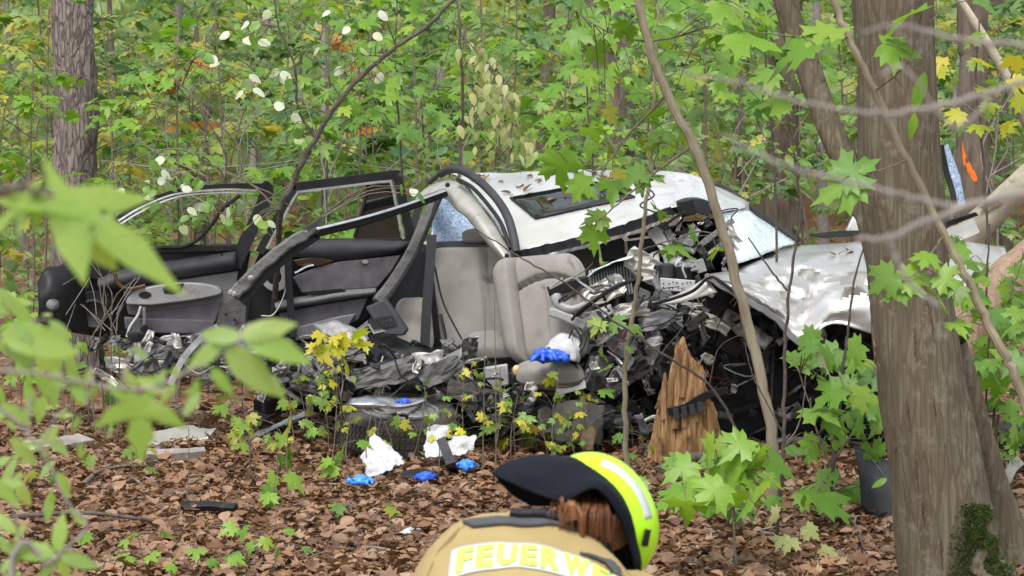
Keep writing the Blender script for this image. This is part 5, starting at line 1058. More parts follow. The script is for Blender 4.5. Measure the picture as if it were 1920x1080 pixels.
o = MB().lathe(W(1010, 806, 14.0), YN, [(0, .006), (.008, .007), (.014, 0), (.008, -.02)], 7).crumple(.01, 30, 2).build('tail_lamp_shard', 'redplastic', None, base=W(1010, 806, 14.0)); tag(o, 'small red lamp shard among yellow maple leaves', 'debris')
# debris sticks and shards before the stump
for k in range(44):
    px, py = rd4.gauss(1265, 34), rd4.uniform(846, 872); p = G(px, py) + Vector((0, 0, .02 + .03 * rd4.random())); a = rd4.uniform(0, 3.14); d = Vector((math.cos(a), math.sin(a), rd4.uniform(-.2, .3))) * rd4.uniform(.03, .09)
    m = rd4.choice(['black', 'black', 'steel', 'lightgrey', 'rubber', 'twig']); o = MB().sweep([p - d, p + d * .2 + rv(.01, rd4), p + d], rd4.uniform(.012, .035), .008).build('wreck_shard', m, None, base=p)
    tag(o, 'small dark shard in the litter heap before the splintered stump', 'shard', 'shards before the stump')
# splintered stump
D = 14.0; b = GD(1283, D); t = thing('splintered_stump', 'orange brown splintered tree stump standing before the engine', 'stump', b)
sc_ = GD(1284, D); rgs = random.Random(6); nA = 56; rows = []
tops = []
for j in range(nA):
    a = 6.2832 * j / nA; u = math.cos(a)            # -1 left, +1 right
    px_ = 1284 + u * 60
    hi = 2.0 - (np.interp(px_, [1224, 1240, 1256, 1268, 1280, 1290, 1304, 1316, 1330, 1344], [775, 700, 658, 644, 650, 668, 694, 690, 724, 780]) - HORIZON) / FPX * D
    tops.append(max(.06, hi + rgs.uniform(-.012, .012) + .03 * noise.noise(Vector((u * 6, math.sin(a) * 6, 1))) - (.05 * max(0, -math.sin(a)) * rgs.random())))
def srad(a, z):
    w_ = .18 - .055 * min(1, z / .5); q = Vector((math.cos(a) * 3.2, math.sin(a) * 3.2, z * .9))
    return w_ * (1 + .22 * noise.noise(q) ) + .034 * (abs(noise.noise(Vector((math.cos(a) * 6, math.sin(a) * 6, z * 2.4)))) * 2 - .5) + .012 * noise.noise(Vector((math.cos(a) * 16, math.sin(a) * 16, z * 7)))
for k in range(19):
    f = k / 18; row = []
    for j in range(nA):
        a = 6.2832 * j / nA; z = tops[j] * f; r_ = srad(a, z) * (1 if k < 18 else .92); row.append(sc_ + Vector((math.cos(a) * r_ + .02 * f, math.sin(a) * r_ * .9, z)))
    rows.append(row)
for k in range(4):
    row = []
    for j in range(nA):
        a = 6.2832 * j / nA; z = tops[j] - .05 - .10 * k * tops[j]; r_ = srad(a, max(0, z)) * (.72 - .1 * k); row.append(sc_ + Vector((math.cos(a) * r_ + .02, math.sin(a) * r_ * .9, max(.03, z))))
    rows.append(row)
MB().grid(rows, close_v=True).crumple(.006, 26, 4).build('stump_wood', 'rotwood', t, auto=30)
for k in range(26):
    a = rgs.uniform(3.3, 6.1); zb = rgs.uniform(.05, .4); ln = rgs.uniform(.12, .3); r_ = srad(a, zb) + .006; p = sc_ + Vector((math.cos(a) * r_, math.sin(a) * r_ * .9, zb)); e = sc_ + Vector((math.cos(a + rgs.uniform(-.1, .1)) * (r_ - .01), math.sin(a) * (r_ - .012) * .9, min(zb + ln, tops[int(a / 6.2832 * nA) % nA] + .03)))
    if e.z > p.z + .05: MB().sweep([p, p.lerp(e, .5) + Vector((0, -.008, 0)), e], [rgs.uniform(.02, .04), rgs.uniform(.015, .03), .004], .014).crumple(.004, 30, k).build('splinter', 'rotwood', t, smooth=False)
t2 = thing('black_clip_strip', 'black notched plastic strip hanging on the splintered stump', 'debris', W(1300, 770, 13.85))
MB().sweep(crv(WP([(1252, 772, 13.86), (1285, 764, 13.84), (1322, 742, 13.84), (1365, 732, 13.88)]), 5), .04, .02).build('strip', 'black', t2, bevel=.003)
for k in range(4): MB().box(W(1268 + k * 15, 776 - k * 4, 13.83), Vector((.014, 0, .004)), Vector((0, .012, 0)), Vector((-.004, 0, .028))).build('clip', 'trim', t2, bevel=.002)
# fallen trunks at the right
t = thing('fallen_tree', 'pale barked trunk leaning from the right edge above the bonnet', 'fallen tree', W(1790, 470, 15.9))
m_ = MB(); trunkgeo(m_, [W(1775, 480, 15.9), W(1840, 418, 15.9), W(1905, 355, 15.9), W(1990, 280, 16), W(2150, 130, 16.2)], [.09, .088, .085, .08, .07], 18, 8, .008, seed=2); m_.build('trunk', 'paletrunk', t, auto=0)
MB().prism(WP([(1838, 388, 15.8), (1866, 372, 15.8), (1880, 380, 15.8), (1850, 398, 15.8)]), (0, .02, 0)).crumple(.006, 20, 3).build('stripped_patch', 'stripped', t)
t = thing('leaning_birch', 'thin pale stem leaning across the upper right corner', 'tree', GD(2080, 17.5))
m_ = MB(); trunkgeo(m_, [GD(2080, 17.5), W(1990, 330, 17.4), W(1922, 225, 17.3), W(1880, 130, 17.2), W(1820, 30, 17.2), W(1760, -60, 17.2), W(1650, -260, 17.2)], [.05, .042, .036, .032, .026, .02, .012], 12, 6, .003, seed=2); m_.build('trunk', 'paletrunk', t, auto=0)
t = thing('broken_log', 'stripped pinkish log lying behind the thick trunk at the right', 'log', G(1860, 790))
m_ = MB(); trunkgeo(m_, [W(1700, 740, 13.5), W(1800, 660, 13.5), W(1870, 560, 13.5), W(1960, 480, 13.6)], [.15, .16, .15, .13], 20, 8, .02, ridges=.006, seed=12); m_.build('trunk', 'stripped', t, auto=0)
for k, (pts, r_, lab) in enumerate([([(1230, 905), (1300, 890), (1400, 880), (1530, 876)], .028, 'grey fallen branch lying before the bush near the helmet'), ([(1330, 945), (1400, 935), (1480, 905)], .03, 'mossy green branch lying under the maple leaves by the bush'), ([(120, 960), (190, 900), (285, 880)], .014, 'curved brown branch on the leaves at the left'), ([(10, 985), (150, 990), (300, 992)], .012, 'straight dark branch on the leaves at lower left'), ([(1395, 870), (1480, 850), (1610, 842)], .02, 'pale stick lying below the front wing'), ([(1560, 990), (1600, 1010), (1625, 1060)], .008, 'short dark twig on leaves left of the trunk')]):
    o = MB().tube(crv([G(x, y) + Vector((0, 0, .03 + .03 * (i % 2))) for i, (x, y) in enumerate(pts)], 6), [r_, r_ * .6], 9).crumple(.006, 9, k).build('fallen_branch', ['twig', 'twig', 'twig', 'darktwig', 'greystem', 'darktwig'][k], None, base=G(*pts[0])); tag(o, lab, 'branch')
for k in range(70):
    px, py = rd4.uniform(0, 1640), rd4.uniform(870, 1078)
    if 730 < px < 1240 and py > 950: continue
    p = G(px, py) + Vector((0, 0, .03)); a = rd4.uniform(0, 3.14); d = Vector((math.cos(a), math.sin(a) * .8, rd4.uniform(-.06, .12))) * rd4.uniform(.05, .2)
    o = MB().tube(crv([p - d, p + rv(.02, rd4), p + d], 4), [.005, .002], 5).build('ground_twig', rd4.choice(['twig', 'darktwig', 'greystem']), None, base=p); tag(o, 'thin bare twig lying loose on the dead leaves', 'twig', 'twigs on the forest floor')

# ================================================================ FIREFIGHTER kneeling, seen from behind
ff = thing('person', 'person in sand coloured fire jacket and neon yellow helmet kneeling bent over', 'person', Vector((.08, 5.6, 0)))
# body: one skinned figure (kneeling, bent forward, head hanging to the right)
J = {'pelvis': (.06, 5.45, .46), 'belly': (.06, 5.50, .62), 'chest': (.07, 5.66, .84), 'neckb': (.10, 5.80, .98), 'neck': (.14, 5.87, 1.02), 'head': (.175, 5.95, 1.03), 'crown': (.235, 6.0, 1.06), 'nose': (.215, 6.06, .97),
     'ls': (-.14, 5.70, .90), 'le': (-.25, 5.90, .68), 'lw': (-.10, 6.14, .60), 'lh': (-.06, 6.22, .56), 'rs': (.27, 5.72, .88), 're': (.36, 5.94, .66), 'rw': (.28, 6.16, .54), 'rh': (.26, 6.24, .50),
     'lhip': (-.04, 5.46, .44), 'lk': (-.10, 5.86, .40), 'la': (-.10, 5.80, .07), 'lt': (-.11, 5.98, .045), 'rhip': (.16, 5.46, .42), 'rk': (.20, 5.80, .09), 'ra': (.20, 5.36, .08), 'rt': (.20, 5.24, .05)}
RAD = {'pelvis': .14, 'belly': .125, 'chest': .13, 'neckb': .085, 'neck': .055, 'head': .088, 'crown': .075, 'nose': .018, 'ls': .065, 'le': .047, 'lw': .03, 'lh': .036, 'rs': .065, 're': .047, 'rw': .03, 'rh': .036, 'lhip': .09, 'lk': .06, 'la': .045, 'lt': .04, 'rhip': .09, 'rk': .06, 'ra': .045, 'rt': .04}
E = [('pelvis', 'belly'), ('belly', 'chest'), ('chest', 'neckb'), ('neckb', 'neck'), ('neck', 'head'), ('head', 'crown'), ('head', 'nose'), ('chest', 'ls'), ('ls', 'le'), ('le', 'lw'), ('lw', 'lh'), ('chest', 'rs'), ('rs', 're'), ('re', 'rw'), ('rw', 'rh'), ('pelvis', 'lhip'), ('lhip', 'lk'), ('lk', 'la'), ('la', 'lt'), ('pelvis', 'rhip'), ('rhip', 'rk'), ('rk', 'ra'), ('ra', 'rt')]
V3 = {k: Vector(v) for k, v in J.items()}
for s_ in 'lr':   # five fingers on each hand
    for k in range(5):
        a = V3[s_ + 'h']; nm = f'{s_}f{k}'
        off = Vector(((k - 2) * .018, .035 + (.012 if k in (1, 2) else 0), -.02)) if k else Vector((.045 * (1 if s_ == 'l' else -1), .0, -.015))
        V3[nm + 'a'] = a + off; V3[nm + 'b'] = a + off * 1.4 + Vector((0, .015, -.04)); RAD[nm + 'a'] = .010; RAD[nm + 'b'] = .008; E += [(s_ + 'h', nm + 'a'), (nm + 'a', nm + 'b')]
keys = list(V3); me = bpy.data.meshes.new('body'); me.from_pydata([tuple(V3[k] - ROOT[ff]) for k in keys], [(keys.index(a), keys.index(b_)) for a, b_ in E], [])
bo = bpy.data.objects.new('body', me); COL.objects.link(bo); bo.parent = ff; me.materials.append(M['skin'])
sm = bo.modifiers.new('skin', 'SKIN'); sm.use_smooth_shade = True
for k, sv in zip(keys, me.skin_vertices[0].data): sv.radius = (RAD[k], RAD[k])
me.skin_vertices[0].data[keys.index('pelvis')].use_root = True
bo.modifiers.new('sub', 'SUBSURF').levels = 1; bo.modifiers['sub'].render_levels = 1
# jacket torso loft
ROLL = R(10)
SEC = [((.06, 5.38, .40), .21, .17, .35), ((.06, 5.44, .58), .215, .165, .45), ((.065, 5.545, .76), .235, .16, .6), ((.05, 5.645, .86), .275, .15, .8), ((.065, 5.73, .918), .26, .122, .95), ((.095, 5.79, .96), .215, .095, 1.0), ((.12, 5.83, .975), .145, .075, 1.0), ((.14, 5.855, .98), .10, .06, 1.0)]
def loft(secs, n=64, per=9, wr=0.007, seed=1):
    cs = crv([s[0] for s in secs], per); hw = [p.x for p in crv([Vector((s[1], s[2], s[3])) for s in secs], per)]; hdp = [p.y for p in crv([Vector((s[1], s[2], s[3])) for s in secs], per)]
    rows = []
    for i, c in enumerate(cs):
        t_ = (cs[min(i + 1, len(cs) - 1)] - cs[max(0, i - 1)]).normalized(); x = Vector((math.cos(ROLL), 0, -math.sin(ROLL))); x = (x - t_ * x.dot(t_)).normalized(); n_ = t_.cross(x).normalized()
        if n_.y > 0: n_ = -n_
        row = []
        for j in range(n):
            a = 6.2832 * j / n; ca, sa = math.cos(a), math.sin(a)
            e = 2.12; r_ = (abs(ca) ** e + abs(sa) ** e) ** (-1 / e)
            p = c + x * hw[i] * ca * r_ + n_ * hdp[i] * sa * r_
            f = wr * noise.noise(Vector((p.x * 11 + seed, p.y * 5, p.z * 7))) + wr * .8 * noise.noise(p * 22)
            row.append(p + (p - c).normalized() * f)
        rows.append(row)
    return MB().grid(rows, close_v=True)
jk = loft(SEC); jacket = jk.build('jacket', 'sand', ff, auto=0); jb = bvh_of(jk)
for s_ in 'lr':
    pts = [V3[s_ + 's'].lerp(V3['chest'], .12), V3[s_ + 's'].lerp(V3[s_ + 'e'], .5), V3[s_ + 'e'], V3[s_ + 'e'].lerp(V3[s_ + 'w'], .5), V3[s_ + 'w']]
    mb = MB().tube(crv(pts, 6), [.098] * 3 + [.094] * 5 + [.086] * 7 + [.076] * 10, 18); mb.crumple(.008, 14, 3); mb.build('sleeve', 'sand', jacket, auto=0)
    MB().tube([V3[s_ + 'e'].lerp(V3[s_ + 'w'], .62), V3[s_ + 'e'].lerp(V3[s_ + 'w'], .8)], .08, 18, False).build('sleeve_band', 'limetext', jacket)
    if s_ == 'l': MB().tube([V3['ls'].lerp(V3['le'], .38), V3['ls'].lerp(V3['le'], .58)], .104, 20, False).build('sleeve_band', 'limetext', jacket)
    lg = [V3[s_ + 'hip'], V3[s_ + 'hip'].lerp(V3[s_ + 'k'], .5), V3[s_ + 'k'], V3[s_ + 'k'].lerp(V3[s_ + 'a'], .5), V3[s_ + 'a']]
    MB().tube(crv(lg, 6), [.125] * 7 + [.1] * 8 + [.085] * 10, 18).crumple(.008, 12, 4).build('trousers', 'sand', ff, auto=0)
    MB().tube(crv([V3[s_ + 'a'] + (V3[s_ + 'k'] - V3[s_ + 'a']) * .3, V3[s_ + 'a'], V3[s_ + 'a'].lerp(V3[s_ + 't'], .5) , V3[s_ + 't'] + (V3[s_ + 't'] - V3[s_ + 'a']) * .4], 5), [.07] * 6 + [.062] * 10, 14).build('boot', 'rubber', ff)
# charcoal collar yoke
def ring(z0, z1, a0, a1, off, n=22):
    pass
cy = [WP([(880, 976, 5.72), (925, 966, 5.70), (975, 958, 5.70), (1030, 948, 5.72), (1075, 948, 5.74)]), WP([(884, 979, 5.715), (926, 972, 5.69), (978, 967, 5.685), (1032, 962, 5.70), (1080, 962, 5.73)])]
def snap(rows, lift):
    out = []
    for r_ in rows:
        row = []
        for p in r_:
            h = jb.find_nearest(p); n_ = h[1]
            c0 = Vector((.08, 5.72, .9))
            if n_.dot(h[0] - c0) < 0: n_ = -n_
            row.append(h[0] + n_ * lift)
        out.append(row)
    return out
MB().grid(snap(patch([WP([(868, 982, 5.76), (920, 972, 5.76), (980, 962, 5.76), (1040, 952, 5.78), (1090, 946, 5.78)]), WP([(886, 990, 5.73), (930, 980, 5.725), (985, 971, 5.725), (1045, 962, 5.74), (1095, 960, 5.75)])], 4, 6), .005)).build('collar', 'collar', jacket, solid=.008, auto=0)
MB().grid(snap(patch([WP([(1105, 985, 5.66), (1140, 1010, 5.66), (1170, 1045, 5.66), (1190, 1085, 5.66)]), WP([(1128, 985, 5.66), (1162, 1010, 5.66), (1192, 1045, 5.66), (1212, 1085, 5.66)])], 4, 6), .006)).build('collar', 'collar', jacket, solid=.008, auto=0)
MB().grid([[V3['neck'] + Vector((math.cos(a) * (.085 - .012 * k), math.sin(a) * (.075 - .01 * k), -.045 + .03 * k)) for a in [6.2832 * j / 24 for j in range(24)]] for k in range(4)], close_v=True).build('collar_band', 'collar', jacket)
# ribbed strap from collar to helmet
hp = snap([crv(WP([(955, 968, 5.77), (985, 962, 5.77), (1015, 956, 5.77), (1050, 950, 5.77), (1085, 944, 5.77)]), 14)], .014)[0]
MB().tube(hp, [.010 + .003 * (k % 2) for k in range(len(hp))], 10).build('ribbed_strap', 'rubber', ff, auto=0)
# back patch and letters: laid on the jacket along the shoulders
cb = Vector((.075, 5.60, .965)); 
h = jb.ray_cast(EYE, ray(1000, 1042).normalized()); O = h[0]; N = h[1] if h[1].y < 0 else -h[1]
AX = Vector((math.cos(R(13)), 0.03, -math.sin(R(13)))).normalized(); AX = (AX - N * AX.dot(N)).normalized(); AY = N.cross(AX).normalized()
if AY.z < 0: AY = -AY
def onback(s, t_, lift):
    bend = -0.75 * (s) ** 2
    p = O + AX * s + AY * (t_ + bend)
    h = jb.ray_cast(p + N * .25, -N)
    if h[0] is None: h = jb.find_nearest(p)
    n_ = h[1] if h[1].dot(N) > 0 else -h[1]
    return h[0] + n_ * lift
X0, TXT, CW, CH = -.160, 'FEUERWEHR', .0475, .078
X1 = X0 + 9 * CW + .012
MB().grid([[onback(X0 - .014 + (X1 + .02 - X0) * j / 40, -.056 + .105 * i / 10, .003) for j in range(41)] for i in range(11)]).build('back_patch', 'patch', jacket, solid=.001, auto=0)
for pas, (m, lift, grow) in enumerate([('limeedge', .005, .0016), ('limetext', .0065, 0)]):
    x = X0
    for ch in TXT:
        cu = bpy.data.curves.new('letter', 'FONT'); cu.body = ch; cu.size = 1; cu.offset = .045 + grow * 9; cu.resolution_u = 3
        tmp = bpy.data.objects.new('tmp', cu); COL.objects.link(tmp)
        dg = bpy.context.evaluated_depsgraph_get(); ev = tmp.evaluated_get(dg); tme = bpy.data.meshes.new_from_object(ev)
        bm = bmesh.new(); bm.from_mesh(tme)
        bmesh.ops.triangulate(bm, faces=bm.faces); bmesh.ops.subdivide_edges(bm, edges=[e for e in bm.edges if e.calc_length() > .12], cuts=3, use_grid_fill=False)
        bmesh.ops.triangulate(bm, faces=bm.faces)
        xs = [v.co.x for v in bm.verts]; lo, hi = min(xs), max(xs); wN = {'W': 1.32, 'E': .86, 'F': .82}.get(ch, 1.0) * CW * .88
        mb = MB(); bm.verts.index_update()
        mb.v = [onback(x + (v.co.x - lo) / (hi - lo) * wN, -.043 + v.co.y / .73 * CH, lift) for v in bm.verts]; mb.f = [tuple(v.index for v in f.verts) for f in bm.faces]
        mb.build('letter' if pas else 'letter_outline', m, jacket, auto=0)
        x += wN + CW * .14
        bm.free(); bpy.data.objects.remove(tmp)
# helmet
HC = W(1122, 972, 5.98); HP = Vector((.80, .42, .43)).normalized(); hx_ = Vector((140, 0, -218)).normalized(); hx_ = (hx_ - HP * hx_.dot(HP)).normalized(); hy_ = HP.cross(hx_)
helm = bpy.data.objects.new('helmet', None); COL.objects.link(helm); helm.parent = ff
def hel(a, b_, r_=1.0):
    """a around the rim, b from rim (0) to pole (1)"""
    ph = b_ * math.pi / 2; rad = math.cos(ph) ** .85; hgt = math.sin(ph) ** 1.0
    return HC + (hx_ * math.cos(a) * .152 + hy_ * math.sin(a) * .132) * rad * r_ + HP * (.122 * hgt * r_)
MB().grid([[hel(6.2832 * j / 48, i / 16) for j in range(48)] for i in range(17)], close_v=True).build('shell', 'neon', helm, auto=0, solid=.004)
MB().grid([[hel(6.2832 * j / 32, i / 10, .955) for j in range(32)] for i in range(11)], close_v=True).build('liner', 'navy', helm, auto=0)  # dark inner shell, its colour stands in for shade inside the helmet
MB().tube([hel(6.2832 * j / 48, 0, 1.012) for j in range(49)], .006, 8, False).build('rim', 'black', helm)
def helband(a_c, wdt, b0, b1, name, m, lift, n=14):
    rows = []
    for i in range(n + 1):
        b_ = b0 + (b1 - b0) * i / n
        rows.append([hel(a_c + wdt * (j / 4 - .5) / max(.25, math.cos(b_ * 1.4)), b_, lift) for j in range(5)])
    MB().grid(rows).build(name, m, helm, auto=0, solid=.001)
def hpix(px, py, lift=1.015):
    """point on the shell under a sight line"""
    return onray(hsb, px, py, lift)[0]
hs_ = MB().grid([[hel(6.2832 * j / 48, i / 16) for j in range(48)] for i in range(17)], close_v=True); hsb = bvh_of(hs_)
def strip_on(name, m, line, w_px, lift=.003):
    rows = []
    P2 = crv([Vector((x, y, 0)) for x, y in line], 6)
    for i, p in enumerate(P2):
        d = (P2[min(i + 1, len(P2) - 1)] - P2[max(0, i - 1)]).normalized(); s_ = Vector((-d.y, d.x, 0)); row = []
        for j in range(4):
            q = p + s_ * w_px * (j / 3 - .5); hh = onray(hsb, q.x, q.y, lift)[0]
            row.append(hh)
        if all(row): rows.append(row)
    if len(rows) > 2: MB().grid(rows).build(name, m, helm, solid=.001, auto=0)
strip_on('reflective_stripe', 'reflect', [(1128, 868), (1160, 885), (1190, 915), (1206, 945), (1214, 972)], 13)
strip_on('side_socket', 'rubber', [(1210, 992), (1204, 1022)], 11, .008)
# neck cloth
nkp = [[(1055, 855), (1095, 868), (1135, 895), (1165, 930), (1187, 985), (1199, 1055)], [(990, 857), (1050, 866), (1100, 885), (1145, 915), (1180, 972), (1197, 1056)], [(942, 871), (1012, 890), (1075, 902), (1130, 908), (1172, 970), (1195, 1058)], [(925, 887), (1000, 920), (1058, 936), (1117, 914), (1164, 971), (1193, 1062)]]
nkd = [[6.03, 5.97, 5.92, 5.88, 5.86, 5.87], [6.02, 5.92, 5.87, 5.83, 5.83, 5.86], [6.0, 5.88, 5.82, 5.80, 5.81, 5.85], [5.98, 5.86, 5.79, 5.78, 5.80, 5.84]]
MB().grid(patch([[W(x, y, d) for (x, y), d in zip(a_, b_)] for a_, b_ in zip(nkp, nkd)], 8, 8)).crumple(.005, 11, 4).build('neck_cloth', 'navy', helm, solid=.007, auto=0)
MB().tube(crv([W(x, y, d - .003) for (x, y), d in zip(nkp[3], nkd[3])], 8), .0045, 7).build('cloth_hem', 'navy', helm)
MB().grid(patch([WP([(925, 888, 5.985), (958, 926, 6.05), (994, 948, 6.1)]), WP([(980, 862, 6.05), (1030, 905, 6.12), (1060, 955, 6.15)]), WP([(1055, 860, 6.05), (1110, 910, 6.1), (1150, 1000, 6.1)]), WP([(1110, 880, 6.05), (1160, 950, 6.05), (1185, 1060, 6.0)])], 6, 6)).build('neck_cloth_inside', 'navy', helm, solid=.006, auto=0)
# seams and creases of the jacket
for line in ([(872, 985), (840, 1020), (812, 1060), (800, 1085)], [(862, 990), (822, 1035), (800, 1085)], [(1096, 962), (1140, 1000), (1168, 1050)]):
    Q = [onray(jb, x, y, .0012)[0] for x, y in line]
    if all(Q): MB().tube(crv(Q, 6), .0011, 5).build('seam', 'sandseam', jacket)
# hair: locks hanging from under the cloth
rh = random.Random(3)
def curtain(x0, x1, y0, lo, dd, seed, m, nc=90, nr=16):
    """sheet of fine hair that parts into pointed locks at its lower edge"""
    rows = []; clumps = sorted(rh.uniform(0, 1) for _ in range(9)); end = {c_: rh.uniform(-.22, .08) for c_ in clumps}
    for i in range(nr + 1):
        t_ = i / nr; row = []
        for j in range(nc + 1):
            u_ = j / nc; c_ = min(clumps, key=lambda q: abs(q - u_)); up = u_ + (c_ - u_) * .8 * t_ ** 2
            x = x0 + (x1 - x0) * up + 6 * math.sin(3.1 * t_ + c_ * 9) * t_ + 5 * t_ * noise.noise(Vector((c_ * 9, seed, t_ * 2)))
            yb = lo(u_) + 60 * end[c_] - 26 * min(1, abs(c_ - u_) * 14); y = y0 + (yb - y0) * t_
            d = dd + (.16 * max(0, 1 - t_ * 2.3)) + .009 * noise.noise(Vector((u_ * 11, seed, t_ * 1.5))) + .003 * noise.noise(Vector((u_ * 90, seed, t_))) - .008 * math.sin(math.pi * t_)
            row.append(W(x, y, d))
        rows.append(row)
    return MB().grid(rows).build('hair', m, ff, auto=0)
curtain(1040, 1172, 915, lambda u: 1010 + 34 * math.sin(min(1, u) * 2.6), 5.815, 3, 'hair')  # back sheet widened over the skin in place of the helmet's shade
curtain(1042, 1142, 918, lambda u: 1000 + 34 * math.sin(min(1, max(0, u * 1.15 - .1)) * 2.6), 5.79, 1, 'hair')
curtain(1046, 1134, 918, lambda u: 996 + 36 * math.sin(min(1, max(0, u * 1.15 - .1)) * 2.7), 5.765, 5, 'hair')
curtain(1050, 1106, 920, lambda u: 985 + 36 * math.sin(min(1, max(0, u)) * 2.2), 5.745, 9, 'hairlight', 60)
hr_ = MB()
for k in range(46):
    x0 = rh.uniform(1036, 1142); x1 = x0 + rh.uniform(-14, 10); y1 = 985 + 45 * rh.random()
    hr_.tube(crv(WP([(x0, 930, 5.86), ((x0 + x1) / 2 + rh.uniform(-8, 8), 960, 5.745), (x1, y1, 5.745)]), 6), [.0006, .0003], 4, False)
hr_.build('loose_strands', 'hairlight', ff, kind='stuff', auto=0)
# ================================================================ PLANTS ROUND AND IN FRONT OF THE WRECK
rp = random.Random(21)
def plant(name, label, cat, base, skel, leaves, group=None, stalk='twig', stalkr=.0016):
    """skel: (points, r0, r1, material); leaves: (pos, dir, normal, size, kind, material)"""
    t = thing(name, label, cat, base, group); allp = []
    for k, (pts, r0, r1, m) in enumerate(skel):
        P = crv(pts, 7) if len(pts) > 2 else crv([pts[0], pts[0].lerp(pts[-1], .5) + rv(.01, rp), pts[-1]], 5)
        if len(P) > 12: P = [P[0]] + [p + rv(min(.006, r0 * .5), rp) for p in P[1:]]
        MB().tube(P, [r0, r1], 8 if r0 > .008 else 6).build('stem' if k == 0 else 'branch', m, t); allp += P
    st = MB()
    for (pos, d, n_, sz, kd, mn) in leaves:
        leaf(t, pos, d, n_, sz, kd, mn, rp)
        if allp:
            q = min(allp, key=lambda a: (a - pos).length_squared + max(0, a.z - pos.z) * .05)
            L = (q - pos).length
            if L > .2 and pos.y < 6: continue
            st.tube(crv([q, q.lerp(pos, .55) + Vector((0, 0, L * .12)), pos - Vector(d).normalized() * .0], 3), [stalkr * (1 + min(1.2, L * 2)), stalkr], 4, False)
    if st.v: st.build('leaf_stalks', stalk, t, kind='stuff', auto=0)
    return t
def facing(tilt=.6, rg=rp): return Vector((rg.gauss(0, .35), -abs(rg.gauss(tilt, .3)), 1))
def ldir(rg=rp, down=.35):
    a = rg.uniform(0, 6.283); return Vector((math.cos(a), math.sin(a) * .8 - .2, -abs(rg.gauss(down, .25))))
def at(px, py, D, size, kind, mn, tilt=.6, down=.35, rg=rp, dirpx=None):
    """leaf whose middle sits at the sight line px,py at D metres"""
    if dirpx:
        d = (W(px + dirpx[0], py + dirpx[1], D) - W(px, py, D)).normalized(); n_ = Vector((rg.uniform(-.2, .2), -1, .55))
    else: d = ldir(rg, down).normalized(); n_ = facing(tilt, rg)
    return (W(px, py, D) - d * size * .45, d, n_, size, kind, mn)
def scatter(n, x0, x1, y0, y1, D0, D1, s0, s1, kind, mn, tilt=.6, keep=None, down=.35):
    out = []
    while len(out) < n:
        x, y = rp.uniform(x0, x1), rp.uniform(y0, y1)
        if keep and not keep(x, y): n -= .3; continue
        out.append(at(x, y, rp.uniform(D0, D1), rp.uniform(s0, s1), kind, rp.choice(mn) if isinstance(mn, list) else mn, tilt, down))
    return out
# --- stems that cross the picture
S2 = WP([(1178, -60), (1215, 80), (1252, 180), (1300, 272), (1345, 400), (1385, 540), (1420, 680), (1445, 800), (1450, 940)], 12.0) + [GD(1452, 12.0)]
lv2 = scatter(46, 1060, 1430, -10, 150, 11.8, 13.0, .11, .17, 'maple', 'maple', .5) + scatter(22, 1090, 1300, 150, 330, 12.0, 13.0, .10, .16, 'maple', ['maple', 'smallmaple'], .5)
lv2 += [at(1052, 322, 12.0, .20, 'maple', 'maple', dirpx=(10, 60)), at(1098, 352, 12.0, .15, 'maple', 'maple', dirpx=(50, 40)), at(1150, 352, 12.2, .16, 'maple', 'maple', 1.0), at(1185, 335, 12.2, .15, 'maple', 'maple', 1.0), at(1225, 328, 12.1, .14, 'maple', 'maple', .8), at(1115, 408, 12.1, .13, 'maple', 'smallmaple', 1.0), at(1114, 450, 12.1, .15, 'maple', 'maple', dirpx=(0, 60)), at(1340, 470, 12.2, .12, 'maple', 'maple'), at(1240, 395, 12.2, .13, 'maple', 'maple'), at(1275, 465, 12.2, .13, 'maple', 'maple')]
plant('young_maple', 'slanting young maple with pale brown stem in front of the windscreen', 'sapling', GD(1452, 12.0), [(S2[::-1], .027, .018, 'sapling'), (WP([(1250, 178, 12), (1180, 250, 12.1), (1120, 320, 12.1), (1060, 300, 12)]), .006, .003, 'twig'), (WP([(1300, 272, 12), (1220, 330, 12.1), (1150, 390, 12.1), (1115, 420, 12.1)]), .006, .003, 'twig'), (WP([(1215, 80, 12), (1300, 60, 12.3), (1400, 20, 12.5)]), .006, .003, 'twig'), (WP([(1215, 80, 12), (1140, 60, 12.3), (1080, 20, 12.5)]), .006, .003, 'twig')], lv2)
S3 = [GD(1458, 11.6)] + WP([(1465, 900), (1470, 760), (1475, 600), (1490, 480), (1506, 362)], 11.6)
plant('bare_sapling', 'thin bare dark stem rising before the crumpled front wing', 'sapling', S3[0], [(S3, .010, .005, 'darktwig'), (WP([(1476, 545, 11.6), (1440, 500, 11.6), (1403, 446, 11.6)]), .005, .003, 'darktwig'), (WP([(1472, 820, 11.6), (1430, 740, 11.6), (1410, 700, 11.6), (1395, 640, 11.6)]), .004, .002, 'darktwig'), (WP([(1468, 840, 11.6), (1500, 790, 11.6), (1512, 700, 11.6)]), .004, .002, 'twig')], [])
plant('bare_sapling', 'short thin stem before the wing close left of the thick trunk', 'sapling', GD(1560, 12.2), [([GD(1560, 12.2)] + WP([(1580, 700), (1588, 640), (1600, 540), (1618, 465)], 12.2), .008, .004, 'darktwig')], [])
S4 = [GD(1178, 13.2)] + WP([(1172, 750), (1176, 650), (1192, 560), (1205, 430), (1217, 330), (1225, 200), (1232, 60), (1238, -40)], 13.2)
